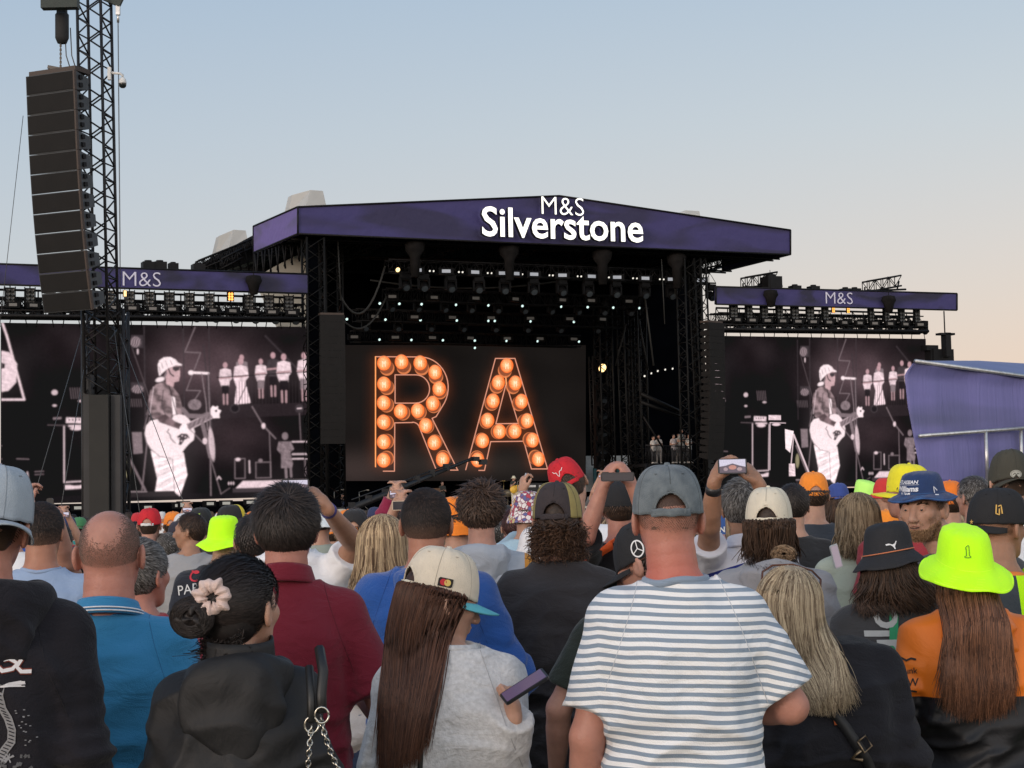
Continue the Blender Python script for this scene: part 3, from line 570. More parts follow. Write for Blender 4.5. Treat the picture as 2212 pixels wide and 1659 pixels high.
# ================================================================== LED SCREENS: pictures as one colour value per diode block
class Canvas:
    def __init__(s, w, h, x0, y0, x1, y1, bgc=(.012, .011, .012)):
        s.w, s.h = w, h; xs = x0 + (np.arange(w) + .5) / w * (x1 - x0); ys = y0 + (np.arange(h) + .5) / h * (y1 - y0)
        s.X, s.Y = np.meshgrid(xs, ys); s.px = (x1 - x0) / w; s.C = np.zeros((h, w, 3)) + np.array(bgc)
        g = np.random.default_rng(3); s.g = g
    def noise(s, sc, seed):
        g = np.random.default_rng(seed); n = np.zeros_like(s.X)
        for k in range(6):
            a, p = g.uniform(0, 6.28, 2); f = sc * g.uniform(.5, 2); n += np.sin(s.X * f * math.cos(a) + s.Y * f * math.sin(a) + p + 1.5 * np.sin(s.Y * f * .6 + p))
        return n / 6
    def mixc(s, a, col): a = np.clip(a, 0, 1)[..., None]; s.C = s.C * (1 - a) + np.array(col) * a
    def poly(s, pts, col, soft=1.0, al=1.0, tex=None):
        p = np.array(pts, float); x0, y0 = p.min(0) - 6 * s.px; x1, y1 = p.max(0) + 6 * s.px
        ins = np.zeros(s.X.shape, bool); d = np.full(s.X.shape, 1e9); X, Y = s.X, s.Y
        for i in range(len(p)):
            a, b = p[i], p[(i + 1) % len(p)]
            c = ((a[1] > Y) != (b[1] > Y)) & (X < (b[0] - a[0]) * (Y - a[1]) / (b[1] - a[1] + 1e-9) + a[0]); ins ^= c
            ba = b - a; t = np.clip(((X - a[0]) * ba[0] + (Y - a[1]) * ba[1]) / (ba @ ba + 1e-9), 0, 1)
            d = np.minimum(d, np.hypot(X - a[0] - t * ba[0], Y - a[1] - t * ba[1]))
        sd = np.where(ins, d, -d); al_ = np.clip(sd / (s.px * soft) + .5, 0, 1) * al
        if tex is not None: col = np.array(col) * (1 + tex[..., None])
        al_ = al_[..., None]; s.C = s.C * (1 - al_) + np.clip(col, 0, 3) * al_
    def line(s, pts, wd, col, al=1.0, soft=1.0):
        d = np.full(s.X.shape, 1e9)
        for a, b in zip(pts[:-1], pts[1:]):
            a = np.array(a, float); ba = np.array(b, float) - a; t = np.clip(((s.X - a[0]) * ba[0] + (s.Y - a[1]) * ba[1]) / (ba @ ba + 1e-9), 0, 1)
            d = np.minimum(d, np.hypot(s.X - a[0] - t * ba[0], s.Y - a[1] - t * ba[1]))
        s.mixc(np.clip((wd / 2 - d) / (s.px * soft) + .5, 0, 1) * al, col)
    def ell(s, c, rx, ry, col, al=1.0, soft=1.0, rot=0.0, tex=None):
        x, y = s.X - c[0], s.Y - c[1]; cr, sr = math.cos(rot), math.sin(rot); x, y = x * cr + y * sr, -x * sr + y * cr
        q = np.hypot(x / rx, y / ry); a = np.clip((1 - q) * min(rx, ry) / (s.px * soft) + .5, 0, 1) * al
        if tex is not None:
            a = a[..., None]; s.C = s.C * (1 - a) + np.clip(np.array(col) * (1 + tex[..., None]), 0, 3) * a
        else: s.mixc(a, col)
    def glow(s, c, rx, ry, col, al): q = ((s.X - c[0]) / rx) ** 2 + ((s.Y - c[1]) / ry) ** 2; s.mixc(al * np.exp(-q), col)

def screen(name, label, cat, tl, tr, br, bl, cv, strength=1.0, thick=.25):
    """an LED wall: frame box plus a face mesh that carries one colour per diode block"""
    o = empty(name, mat=SM); tag(o, label, cat)
    b = MB(); off = V3((0, .02, 0)); b.prism([bl + off, br + off, tr + off, tl + off], (0, thick, 0)); b.build('screen_frame', M_BLACK, o)
    h_, w_ = cv.h, cv.w; u = np.linspace(0, 1, w_ + 1)[None, :, None]; v = np.linspace(0, 1, h_ + 1)[:, None, None]
    TLv, TRv, BRv, BLv = [np.array(q) for q in (tl, tr, br, bl)]
    Pn = (TLv * (1 - u) + TRv * u) * (1 - v) + (BLv * (1 - u) + BRv * u) * v
    idx = np.arange((h_ + 1) * (w_ + 1)).reshape(h_ + 1, w_ + 1)
    F = np.stack([idx[:-1, :-1], idx[1:, :-1], idx[1:, 1:], idx[:-1, 1:]], -1).reshape(-1, 4)
    m = bpy.data.materials.new('led_face'); m.use_nodes = True; t = m.node_tree; bs = t.nodes['Principled BSDF']
    bs.inputs['Base Color'].default_value = (.003, .003, .0035, 1); bs.inputs['Roughness'].default_value = .9; bs.inputs['Specular IOR Level'].default_value = .03
    at = t.nodes.new('ShaderNodeAttribute'); at.attribute_name = 'diode'; t.links.new(at.outputs['Color'], bs.inputs['Emission Color']); bs.inputs['Emission Strength'].default_value = strength
    me = np_mesh('led_face', Pn.reshape(-1, 3), F, m, False)
    ca = me.color_attributes.new('diode', 'FLOAT_COLOR', 'CORNER'); c = np.ones((len(F), 4, 4), np.float32); c[:, :, :3] = np.clip(cv.C, 0, 4).reshape(-1, 1, 3); ca.data.foreach_set('color', c.ravel())
    link('led_face', me, o); return o

# ---------------- live picture of the guitarist (coordinates of an enlarged crop)
c = Canvas(400, 230, 8, 440, 1908, 1535, (.008, .0075, .008))
PK = (.86, .66, .70); PW = (1.1, .90, .93); PG = (.24, .18, .195); PD = (.055, .043, .048); DK = (.012, .01, .012)
n1 = c.noise(.02, 1); n2 = c.noise(.06, 2); n3 = c.noise(.15, 5)
c.glow((1250, 700), 330, 200, (.11, .07, .08), .9); c.glow((1420, 1150), 260, 150, (.045, .03, .034), .8); c.glow((400, 560), 200, 150, (.035, .025, .028), .6)
c.C *= (1 + .35 * n1[..., None])
c.line([(8, 425), (40, 520), (142, 905), (8, 905)], 12, PK); c.poly([(8, 610), (55, 620), (100, 690), (95, 800), (50, 850), (8, 858), (8, 720), (28, 715), (30, 690), (8, 680)], PK, tex=.25 * n3)
for x in range(415, 490, 14): c.line([(x, 835), (x + 8, 900)], 5, PG, .6)
for x in range(760, 850, 14): c.line([(x, 905), (x + 6, 950)], 5, PG, .5)
c.ell((322, 862), 18, 16, PK, .8); c.ell((322, 942), 12, 7, PK, .8); c.ell((480, 915), 16, 7, PK, .7)
c.poly([(392, 1015), (495, 1020), (493, 1052), (390, 1048)], PK, tex=.3 * n3)
for x in (410, 430, 450, 470): c.ell((x, 1030), 5, 5, DK)
c.poly([(312, 1015), (362, 1012), (362, 1025), (312, 1028)], PG); c.line([(280, 1060), (520, 1068)], 5, PG, .5); c.ell((452, 1082), 36, 12, PK); c.poly([(405, 1062), (500, 1062), (500, 1072), (405, 1072)], PK)
c.line([(378, 1070), (378, 1410), (515, 1405), (520, 1075)], 7, PK, .9); c.poly([(382, 1428), (515, 1422), (512, 1448), (384, 1454)], PK); c.ell((450, 1424), 40, 9, DK)
c.line([(98, 1262), (168, 1266)], 6, PG, .8); c.line([(205, 1342), (255, 1340)], 6, PG, .8); c.line([(205, 1360), (255, 1358)], 6, PG, .7); c.line([(160, 1345), (165, 1395)], 9, PK, .7)
# truss columns and lamps behind
for x in (868, 1112, 1275): c.line([(x, 450), (x + 6, 1080)], 7, PD, .9)
c.line([(762, 450), (768, 1040)], 5, PD)
c.poly([(788, 505), (862, 505), (862, 585), (788, 585)], PD); c.ell((815, 548), 34, 34, PG, tex=.9 * np.sin((c.X + c.Y * .5 + 4 * np.sin(c.Y * .12)) * .42)); c.poly([(785, 800), (868, 800), (868, 860), (785, 860)], PD); c.ell((826, 842), 36, 26, PG, tex=.9 * np.sin((c.X + c.Y * .5 + 4 * np.sin(c.Y * .12)) * .42)); c.line([(828, 595), (828, 620)], 8, PK)
c.line([(1188, 450), (1122, 608), (1222, 612), (1130, 850), (1220, 852), (1150, 960)], 6, PG, .9); c.line([(795, 590), (880, 840), (930, 1000)], 4, PG, .5)
c.line([(1240, 560), (1290, 1100)], 10, PD, .8); c.line([(1640, 500), (1905, 770)], 12, PD, .7)
# people on the balcony
c.poly([(1290, 945), (1908, 930), (1908, 1010), (1290, 1030)], (.03, .022, .025), al=.8)
for x in range(1330, 1905, 22): c.line([(x, 790), (x, 935)], 2.5, PD, .6)
def figure(x, y, s, skirt=False, top=PK, leg=PG):
    c.ell((x, y), 17 * s, 22 * s, (.55, .33, .36)); c.poly([(x - 40 * s, y + 35 * s), (x, y + 22 * s), (x + 42 * s, y + 35 * s), (x + 50 * s, y + 100 * s), (x + 32 * s, y + 120 * s), (x + 28 * s, y + 160 * s), (x - 30 * s, y + 160 * s), (x - 48 * s, y + 105 * s)], top, tex=.35 * n3 + .2 * n2)
    c.line([(x - 42 * s, y + 100 * s), (x + 40 * s, y + 92 * s)], 12 * s, (.5, .3, .32))
    if skirt: c.poly([(x - 25 * s, y + 130 * s), (x + 28 * s, y + 130 * s), (x + 62 * s, y + 265 * s), (x - 42 * s, y + 275 * s)], PK, tex=.5 * np.sin(c.X * .35))
    else: c.poly([(x - 28 * s, y + 150 * s), (x + 28 * s, y + 150 * s), (x + 24 * s, y + 220 * s), (x - 25 * s, y + 220 * s)], leg, tex=.3 * n3); c.line([(x - 14 * s, y + 220 * s), (x - 12 * s, y + 290 * s)], 13 * s, (.45, .28, .3)); c.line([(x + 14 * s, y + 220 * s), (x + 14 * s, y + 290 * s)], 13 * s, (.45, .28, .3))
figure(1378, 690, .85, leg=DK); figure(1484, 640, .85, top=PG); figure(1478, 665, 1.0, True); figure(1608, 665, .8); figure(1688, 625, .9, top=PD, leg=DK); figure(1758, 635, 1.0, leg=DK); figure(1893, 625, 1.0)
c.line([(1325, 768), (1908, 730)], 6, DK); c.line([(1520, 800), (1460, 930)], 6, DK)
# low background: kit, seated and standing figures
c.ell((1182, 940), 42, 34, PG, tex=.5 * n3); c.ell((1438, 965), 32, 30, PD); c.ell((1438, 965), 24, 22, DK); c.ell((1858, 968), 30, 28, PD); c.line([(1845, 968), (1872, 966)], 7, PK)
c.line([(1550, 955), (1620, 1075), (1700, 1160)], 9, PG, .8); c.ell((1622, 1078), 12, 18, PK); c.line([(1660, 1120), (1668, 1410)], 6, PG, .8); c.line([(1858, 1000), (1866, 1180)], 6, PG, .7)
c.ell((1762, 1145), 20, 24, PG); c.poly([(1720, 1180), (1800, 1180), (1820, 1230), (1795, 1250), (1812, 1320), (1805, 1350), (1735, 1350), (1735, 1260), (1708, 1230)], PG, tex=.5 * n3); c.line([(1765, 1350), (1768, 1410)], 16, PG); c.line([(1797, 1350), (1800, 1405)], 14, PG)
for yy in (1182, 1262, 1292): c.line([(1810, yy), (1905, yy)], 9, PK, .8)
c.line([(1890, 1292), (1895, 1400)], 8, PG); c.poly([(790, 1110), (850, 1110), (855, 1240), (800, 1245)], PG, tex=.2 * n3); c.ell((762, 1340), 16, 50, (.30, .26, .16)); 
c.line([(865, 1090), (905, 930), (880, 1000)], 6, PG, .7); c.line([(752, 1230), (870, 1470)], 13, PG, .9); c.line([(900, 1020), (850, 1470)], 8, PG, .8); c.line([(752, 1478), (880, 1480)], 5, PK, .8)
for bx in ((1435, 1285, 1500, 1410), (1570, 1310, 1665, 1410)): c.line([(bx[0], bx[1]), (bx[2], bx[1]), (bx[2], bx[3]), (bx[0], bx[3]), (bx[0], bx[1])], 6, PG, .8)
c.ell((1455, 1290), 16, 10, PK); c.line([(1528, 1300), (1530, 1375)], 8, PK, .8); c.ell((1600, 1300), 14, 12, PG); c.line([(1320, 1415), (1332, 1395), (1345, 1412)], 6, PK)
c.poly([(1440, 1472), (1485, 1428), (1908, 1428), (1908, 1472)], PK, tex=.15 * n2); c.poly([(1420, 1472), (1908, 1472), (1908, 1512), (1420, 1515)], PD)
for x in range(1395, 1440, 15): c.ell((x, 1440), 5, 9, PK, .8)
c.poly([(8, 1492), (1908, 1500), (1908, 1540), (8, 1540)], (.012, .011, .012)); c.poly([(750, 1480), (1090, 1480), (1090, 1512), (750, 1512)], (.03, .024, .026))
# the guitarist
c.poly([(905, 1225), (1110, 1240), (1132, 1380), (1085, 1512), (1062, 1495), (1050, 1478), (932, 1478), (945, 1400), (925, 1310)], PW, tex=.16 * np.sin(c.X * .05 + c.Y * .11 + 2 * n2) + .1 * n3); c.line([(1040, 1280), (1052, 1478)], 7, PG, .7)
for k in range(7): c.line([(950 + 4 * k, 1300 + 26 * k), (1025, 1282 + 24 * k)], 5, PG, .45)
c.poly([(905, 850), (942, 812), (985, 795), (1020, 800), (1050, 835), (1085, 880), (1105, 960), (1100, 1030), (1080, 1080), (960, 1050), (915, 1020), (888, 940)], (.27, .19, .20), tex=.5 * np.sin(c.X * .06 - c.Y * .045 + 2.5 * n2) + .25 * n3)
c.poly([(1035, 885), (1058, 895), (1066, 1000), (1045, 1005)], PW); c.line([(1020, 815), (1070, 1010)], 7, DK, .8)
c.line([(985, 850), (975, 940), (1000, 1010)], 6, PD, .8); c.line([(925, 830), (900, 1000)], 5, PK, .7)
c.poly([(868, 1120), (878, 1070), (905, 1040), (950, 1030), (1000, 1052), (1035, 1040), (1050, 1005), (1090, 1000), (1130, 1010), (1165, 1060), (1182, 1110), (1175, 1160), (1140, 1190), (1110, 1225), (1085, 1262), (1030, 1275), (960, 1262), (905, 1215), (880, 1170)], PW, tex=.05 * n2 - .08)
c.line([(868, 1120), (880, 1175), (905, 1215), (960, 1262), (1030, 1275)], 8, PG, .6); c.line([(1050, 1005), (1090, 1000), (1130, 1010), (1165, 1060), (1182, 1110), (1175, 1160)], 5, PG, .6)
c.poly([(1068, 1140), (1100, 1118), (1135, 1125), (1150, 1150), (1118, 1160), (1095, 1195), (1078, 1190), (1085, 1165)], PD)
for q in ((1082, 1150), (1102, 1135), (1122, 1142), (1098, 1168), (1138, 1150)): c.ell(q, 5, 5, PK, .8)
c.line([(1018, 1095), (1008, 1110), (1025, 1125), (1030, 1150), (1045, 1168), (1058, 1178)], 8, PG, .9)
c.poly([(1128, 1062), (1285, 990), (1300, 1022), (1148, 1098)], PG, tex=.4 * np.sin((c.X + .4 * c.Y) * .25)); c.line([(1128, 1062), (1285, 990)], 4, PK); c.line([(1148, 1098), (1300, 1022)], 4, PK)
c.poly([(1282, 968), (1296, 948), (1312, 955), (1330, 950), (1330, 970), (1350, 978), (1338, 1000), (1340, 1025), (1300, 1026), (1284, 1000)], PW, tex=.15 * n3); c.ell((1318, 980), 8, 8, PD)
c.poly([(935, 1010), (1000, 1000), (1060, 1045), (1100, 1060), (1105, 1085), (1085, 1095), (960, 1050)], (.17, .11, .12), tex=.5 * np.sin(c.X * .05 + 3 * n2)); c.ell((1112, 1092), 26, 30, PW, rot=.4); c.ell((1150, 1080), 14, 16, PG)
c.line([(1108, 970), (1140, 1010), (1230, 1015), (1262, 1000)], 28, PG, .9)
c.poly([(1012, 705), (1085, 692), (1092, 735), (1090, 760), (1083, 792), (1055, 798), (1048, 830), (1005, 810), (1000, 760)], (.62, .40, .42), tex=.12 * n3); c.poly([(1045, 700), (1088, 698), (1086, 722), (1062, 732), (1044, 718)], PD)
c.line([(1018, 712), (1030, 745), (1050, 760)], 9, PD); c.line([(1005, 740), (985, 790)], 12, PG); c.ell((965, 782), 28, 14, PW, .9, rot=-.3)
c.poly([(952, 690), (962, 662), (990, 643), (1030, 640), (1062, 655), (1078, 675), (1103, 686), (1102, 694), (1066, 692), (1018, 710), (975, 745), (962, 762), (955, 730)], PW, tex=.10 * n3 - .05)
for q in (((975, 680), (985, 712)), ((1000, 665), (1012, 698)), ((1030, 662), (1042, 688)), ((962, 705), (968, 740))): c.line(q, 6, PG, .7)
c.line([(1175, 738), (1270, 742)], 14, PW); c.ell((1160, 738), 17, 14, PW); c.line([(1228, 745), (1255, 930), (1262, 1100)], 7, PG); c.line([(1270, 742), (1278, 1040), (1280, 1512)], 8, PG, .9); c.line([(1280, 1280), (1345, 1505)], 6, PG, .8); c.line([(1345, 1505), (1400, 1470)], 6, PG, .6)
c.line([(1230, 1060), (1248, 1130), (1280, 1270)], 26, PG, .9); c.line([(1232, 1180), (1150, 1095)], 7, PG, .8); c.ell((1288, 1190), 18, 105, PK, .75, rot=-.1); c.ell((1245, 1170), 14, 20, PK)
c.C *= (1 + .10 * c.g.standard_normal(c.X.shape)[..., None])
for _ in range(2): B_ = c.C; c.C = .5 * B_ + .125 * (np.roll(B_, 1, 0) + np.roll(B_, -1, 0) + np.roll(B_, 1, 1) + np.roll(B_, -1, 1))
B_ = c.C.copy()
for k in (2, 4, 8, 16):
    for ax_ in (0, 1): B_ = (B_ + np.roll(B_, k, ax_) + np.roll(B_, -k, ax_)) / 3
c.C = np.maximum(c.C * 1.0 + B_ * .05 - .006, .006)
LIVE = c
EX = 1.0
Ls = [h(3, 697, .9), h(661, 707, .9), h(665, 1072, .9), h(3, 1090, .9)]
for q in (Ls[0],): pass
zt = (Ls[0].z + Ls[1].z) / 2; zb_ = (Ls[2].z + Ls[3].z) / 2
screen('led_screen', 'left large screen showing a guitarist in a bucket hat in pink and black', 'screen', Ls[0], Ls[1], Ls[2], Ls[3], LIVE, 1.0)
Rs = [h(1530, 725, .9), h(2000, 732, .9), h(2000, 1048, .9), h(1530, 1058, .9)]
c2 = Canvas(400, 230, 8, 440, 1908, 1535); c2.C = LIVE.C.copy(); c2.C[:, :int(400 * .03)] = .015
for x0 in (500,):   # second amplifier on the right screen, hidden on the left one by the tower
    c2.poly([(515, 1008), (620, 1010), (620, 1045), (515, 1042)], PK, tex=.3 * n3); c2.line([(528, 1062), (526, 1400)], 6, PK, .8); c2.line([(528, 1062), (660, 1066)], 6, PK, .8); c2.ell((580, 1076), 34, 10, PK); c2.poly([(655, 1110), (730, 1125), (700, 1280), (660, 1250)], PW, tex=.2 * n3); c2.line([(730, 1150), (880, 1465)], 13, PK, .9); c2.line([(730, 1150), (700, 1440)], 9, PK, .8); c2.poly([(690, 1360), (740, 1360), (745, 1450), (690, 1450)], PK, tex=.5 * n3)
screen('led_screen', 'right large screen showing the same guitarist beside the purple tent', 'screen', Rs[0], Rs[1], Rs[2], Rs[3], c2, 1.0)
# black plinths under the screens with their white footlights
b = MB(); b.box(((Ls[3].x - 3 + Ls[2].x) / 2, .6, Ls[3].z / 2), (Ls[2].x - Ls[3].x + 6, 1.0, Ls[3].z - .05)); o = b.build('screen_plinth', M_DARK); o.matrix_world = SM; tag(o, 'black draped plinth under the left screen', 'plinth')
b = MB(); b.box(((Rs[3].x + Rs[2].x) / 2 + .5, .6, Rs[3].z / 2), (Rs[2].x - Rs[3].x + 2, 1.0, Rs[3].z - .05)); o = b.build('screen_plinth', M_DARK); o.matrix_world = SM; tag(o, 'black draped plinth under the right screen', 'plinth')
add_lights(panel_light(emis('footlight_panel', (.8, .78, .7), .3)), [h(u, v, -.6) for u, v in ((168, 1097), (236, 1100), (318, 1096), (386, 1092), (396, 1089), (452, 1088), (488, 1087), (540, 1085))], 'pale footlight panel before the left screen', 'stage light', 'footlights before the left screen', .8)
for k in range(6): pass

# ---------------- bulb letters on the centre screen
c = Canvas(520, 330, 355, 100, 1968, 1010, (.0085, .0072, .0068))
nn = c.noise(.008, 4); nb = c.noise(.07, 8); nf = c.noise(.2, 9)
c.C *= (1 + .35 * nn[..., None]); c.glow((420, 930), 260, 120, (.055, .038, .036), .7); c.glow((1100, 900), 500, 90, (.035, .028, .025), .7)
OL = (.85, .36, .24)
def arc(cx, cy, rx, ry, a0, a1, n=14): return [(cx + rx * math.cos(rad(a0 + (a1 - a0) * i / n)), cy + ry * math.sin(rad(a0 + (a1 - a0) * i / n))) for i in range(n + 1)]
Rout = [(550, 915), (550, 178), (840, 180)] + arc(840, 385, 185, 205, -88, 30) + [(945, 580), (918, 592), (1088, 938)]
c.line(Rout, 6, OL); c.line([(550, 178), (550, 915)], 7, (1.3, .45, .14))
c.line([(676, 300), (800, 300)] + arc(810, 395, 92, 95, -90, 90) + [(676, 490), (676, 300)], 6, OL); c.line([(600, 945), (672, 945), (674, 622), (790, 620)] + arc(790, 660, 45, 42, -90, -20) + [(944, 932)], 6, OL); c.line([(1040, 938), (1090, 938)], 6, OL)
c.line([(1142, 935), (1342, 190), (1475, 190), (1700, 930), (1588, 930), (1536, 745), (1310, 748), (1268, 940), (1230, 940)], 6, OL); c.line([(1412, 370), (1345, 628), (1498, 626), (1420, 375)], 6, OL); c.line([(1412, 300), (1416, 370)], 7, (1.2, .5, .2))
BR_ = [(604, 222), (718, 213), (840, 220), (938, 283), (965, 393), (922, 492), (824, 540), (712, 545), (604, 362), (602, 488), (602, 617), (602, 750), (602, 872), (876, 640), (932, 755), (988, 868)]
BA = [(1420, 238), (1362, 352), (1478, 355), (1326, 475), (1520, 478), (1290, 605), (1560, 608), (1370, 680), (1475, 678), (1255, 742), (1596, 738), (1222, 870), (1637, 865)]
for x, y in BR_ + BA:
    dx, dy = (x - 820) * -.03 + 8, (560 - y) * .045 + 6
    c.line([(x + dx, y + dy * 2.2), (x + dx, y + dy * 2.2 + 10)], 12, OL, .6)
    c.ell((x + dx * 1.4, y + dy * 1.6), 47, 50, (.75, .22, .08), .9); c.ell((x + dx, y + dy), 46, 50, (.10, .03, .02), .8)
    c.ell((x, y), 44, 49, (1.0, .15, .025), tex=.25 * nb); c.ell((x, y), 37, 42, (1.05, .27, .06), soft=5, tex=.4 * nf); c.ell((x - 3, y - 4), 20, 27, (1.3, .66, .34), soft=12, tex=.4 * nf)
    c.line([(x - 8, y + 22), (x - 9, y - 12), (x + 1, y + 4), (x + 9, y - 14), (x + 8, y + 22)], 5, (1.3, 1.0, .75), .7)
B_ = c.C.copy()
for k in (2, 4, 8, 14):
    for ax_ in (0, 1): B_ = (B_ + np.roll(B_, k, ax_) + np.roll(B_, -k, ax_)) / 3
c.C = c.C + B_ * np.array([.13, .09, .05])
c.C *= (1 + .06 * c.g.standard_normal(c.X.shape)[..., None])
def zr(x, y): return (1150 + x / 1.7015) / 4032 * 2212, (1300 + y / 1.7015) / 4032 * 2212
Cs = [h(*zr(355, 100), 12.5), h(*zr(1968, 100), 12.5), h(*zr(1968, 1010), 12.5), h(*zr(355, 1010), 12.5)]
screen('led_screen', 'centre stage screen with the letters R and A drawn in glowing orange bulbs', 'screen', Cs[0], Cs[1], Cs[2], Cs[3], c, 1.0)

# ---------------- camera crane boom
b = MB(); e0, e1 = h(760, 1098, -16), h(1024, 989, -9)
b.tube(e0, e1, .16, 8, r2=.07); b.tube(e0 + V3((0, 0, .35)), e0.lerp(e1, .8) + V3((0, 0, .16)), .03, 4)
for i in range(7):
    q = e0.lerp(e1, i / 8); b.box(q + V3((0, 0, .1)), (.25, .2, .3))
b.box(e1 + V3((.05, 0, -.05)), (.35, .3, .2)); b.box(e1 + V3((.4, -.1, -.2)), (.3, .35, .25)); b.tube(e1, e1 + V3((.45, 0, -.3)), .04)
b.tube(e0, V3((e0.x - .6, e0.y, 0)), .25, 8); b.box(e0 + V3((-.8, 0, -.2)), (.8, .5, .5))
o = b.build('camera_crane', mat('crane_black', (.010, .010, .011), .45, .2)); o.matrix_world = SM; tag(o, 'long black camera crane boom slanting across the stage front', 'camera crane')

# ---------------- backline on the stage
def stage_obj(name, b, mats, label, cat, group=None):
    o = b.build(name, mats); o.matrix_world = SM; tag(o, label, cat, group); return o
M_AMP = mat('amp_black', (.02, .02, .02), .6, 0, .2, 6)
for k, (u, v, s_) in enumerate(((1143, 1060, 1.2), (1172, 1060, 1.2))):
    am = empty('amplifier', mat=SM @ Matrix.Translation(h(u, v, 7))); tag(am, ('left' if k == 0 else 'right') + ' one of two black amplifiers behind the guitarist', 'amplifier')
    b = MB(); z0 = h(u, v, 7).z - zf; b.box((0, 0, -z0 / 2), (.95, .5, z0)); b.build('speaker_cabinet', M_AMP, am); b = MB(); b.box((0, 0, .22), (.9, .4, .42)); b.build('amp_head', M_AMP, am); b = MB(); b.box((0, -.22, .25), (.62, .03, .12)); b.build('control_panel', M_ALU, am)
b = MB(); c = h(925, 1055, 8); b.box((c.x, c.y, (c.z + zf) / 2), (1.2, .6, c.z - zf)); stage_obj('flight_case', b, mat('case_brown', (.16, .08, .04), .7), 'brown flight case near the middle of the stage', 'case')
def stand(u, v, label, n_=5, tri=.5):
    b = MB(); t = h(u, v, n_); f0 = V3((t.x, t.y, zf + .5)); b.tube(t, f0, .025, 5)
    for a in (90, 210, 330): b.tube(f0, V3((t.x + tri * math.cos(rad(a)), t.y + tri * math.sin(rad(a)), zf)), .02, 4)
    b.tube(t, t + V3((.35, -.2, .1)), .018, 4); b.box(t + V3((.4, -.22, .1)), (.14, .06, .06)); stage_obj('microphone_stand', b, mat('stand_grey', (.22, .2, .17), .4, .6), label, 'microphone stand')
stand(776, 1063, 'thin microphone stand behind the crouching man'); stand(722, 1062, 'leftmost microphone stand on the stage'); stand(1118, 1040, 'microphone stand beside the guitarist', 5)
b = MB(); t = h(846, 1058, 5)
for dx in (-.75, 0, .75): b.tube((t.x, t.y, t.z), (t.x + dx, t.y + (dx == 0) * .6, zf), .04, 5)
b.box((t.x, t.y, t.z + .1), (.2, .2, .25)); stage_obj('tripod', b, mat('tripod_tan', (.30, .27, .20), .5), 'pale tripod standing on the stage deck', 'tripod')
drum = empty('drum_kit', mat=SM @ Matrix.Translation(V3((h(1072, 1060, 8).x, 8, zf)))); tag(drum, 'small drum and percussion kit left of the guitarist', 'drum kit')
for k, (x, y, z, r_, hh) in enumerate(((-.5, 0, .7, .22, .25), (.1, .1, .75, .2, .25), (.7, 0, .6, .25, .4))):
    b = MB(); b.lathe([(0, 0), (r_, 0), (r_, hh), (0, hh)], 16, 0, (x, y, z)); b.tube((x, y, z), (x + .1, y + .3, 0), .02, 4); b.tube((x, y, z), (x - .1, y - .2, 0), .02, 4); b.build('drum', mat('drum_shell', (.20, .16, .10), .35, .3), drum)
for k, (x, z) in enumerate(((-.2, 1.35), (.5, 1.5))):
    b = MB(); b.lathe([(0, .03), (.24, 0), (0, -.005)], 18, 0, (x, .1, z)); b.tube((x, .1, 0), (x, .1, z), .015, 4); b.build('cymbal', mat('brass', (.5, .38, .14), .3, .9), drum)
# see-through yard on the right with barrier
b = MB()
for i, u in enumerate(np.linspace(1290, 1330, 5)): b.box(h(u, 1035, 14), (.5, .1, 1.4))
stage_obj('portable_toilets', b, mat('teal_panels', (.05, .16, .18), .6), 'teal panels seen in daylight under the right side of the stage', 'panel')
b = MB(); b.box(h(1310, 1023, 14.4), (3.4, .1, 2.2)); stage_obj('pale_backing', b, mat('pale_backing', (.55, .6, .62), .7), 'pale sheet seen beneath the lamp ladder right of the screen', 'sheet')
# balcony
b = MB(); f0, f1 = h(1395, 1001, 7), h(1490, 1003, 7); b.prism([f0, f1, f1 + V3((0, 3, 0)), f0 + V3((0, 3, 0))], (0, 0, -.2)); b.tube(f0 + V3((0, 0, 1.05)), f1 + V3((0, 0, 1.05)), .03)
for i in range(30): q = f0.lerp(f1, i / 29); b.tube(q, q + V3((0, 0, 1.05)), .012, 4)
for q in (f0, f1): b.tube(q, V3((q.x, q.y, zf)), .08, 6)
stage_obj('balcony', b, M_MESH, 'dark side stage balcony with railings where guests stand', 'balcony')
# crowd barrier at the stage front
b = MB(); a_, c_ = V3((-16, -6, 1.1)), V3((42, -6, 1.1)); b.tube(a_, c_, .03); b.box((13, -5.9, .6), (58, .04, .9)); stage_obj('crowd_barrier', b, M_STEEL, 'grey steel crowd barrier running along the stage front', 'barrier')
# ================================================================== signed distance bodies -> surface nets
def vlen(a): return np.sqrt(np.einsum('ij,ij->i', a, a))
def cap(P_, a, b, ra, rb=None, sq=None):
    rb = ra if rb is None else rb; a = np.asarray(a, np.float32); b = np.asarray(b, np.float32); ba = b - a
    pa = P_ - a; t = np.clip(pa @ ba / (ba @ ba + 1e-9), 0, 1); return vlen(pa - t[:, None] * ba) - (ra + (rb - ra) * t)
def ell(P_, c, r, R_=None):
    q = P_ - np.asarray(c, np.float32)
    if R_ is not None: q = q @ np.asarray(R_, np.float32)     # R_: local axes as columns
    r = np.asarray(r, np.float32); k0 = vlen(q / r); k1 = vlen(q / (r * r)) + 1e-9; return k0 * (k0 - 1) / k1
def smin(a, b, k): h_ = np.clip(.5 + .5 * (b - a) / k, 0, 1); return b + (a - b) * h_ - k * h_ * (1 - h_)
def smax(a, b, k): return -smin(-a, -b, k)
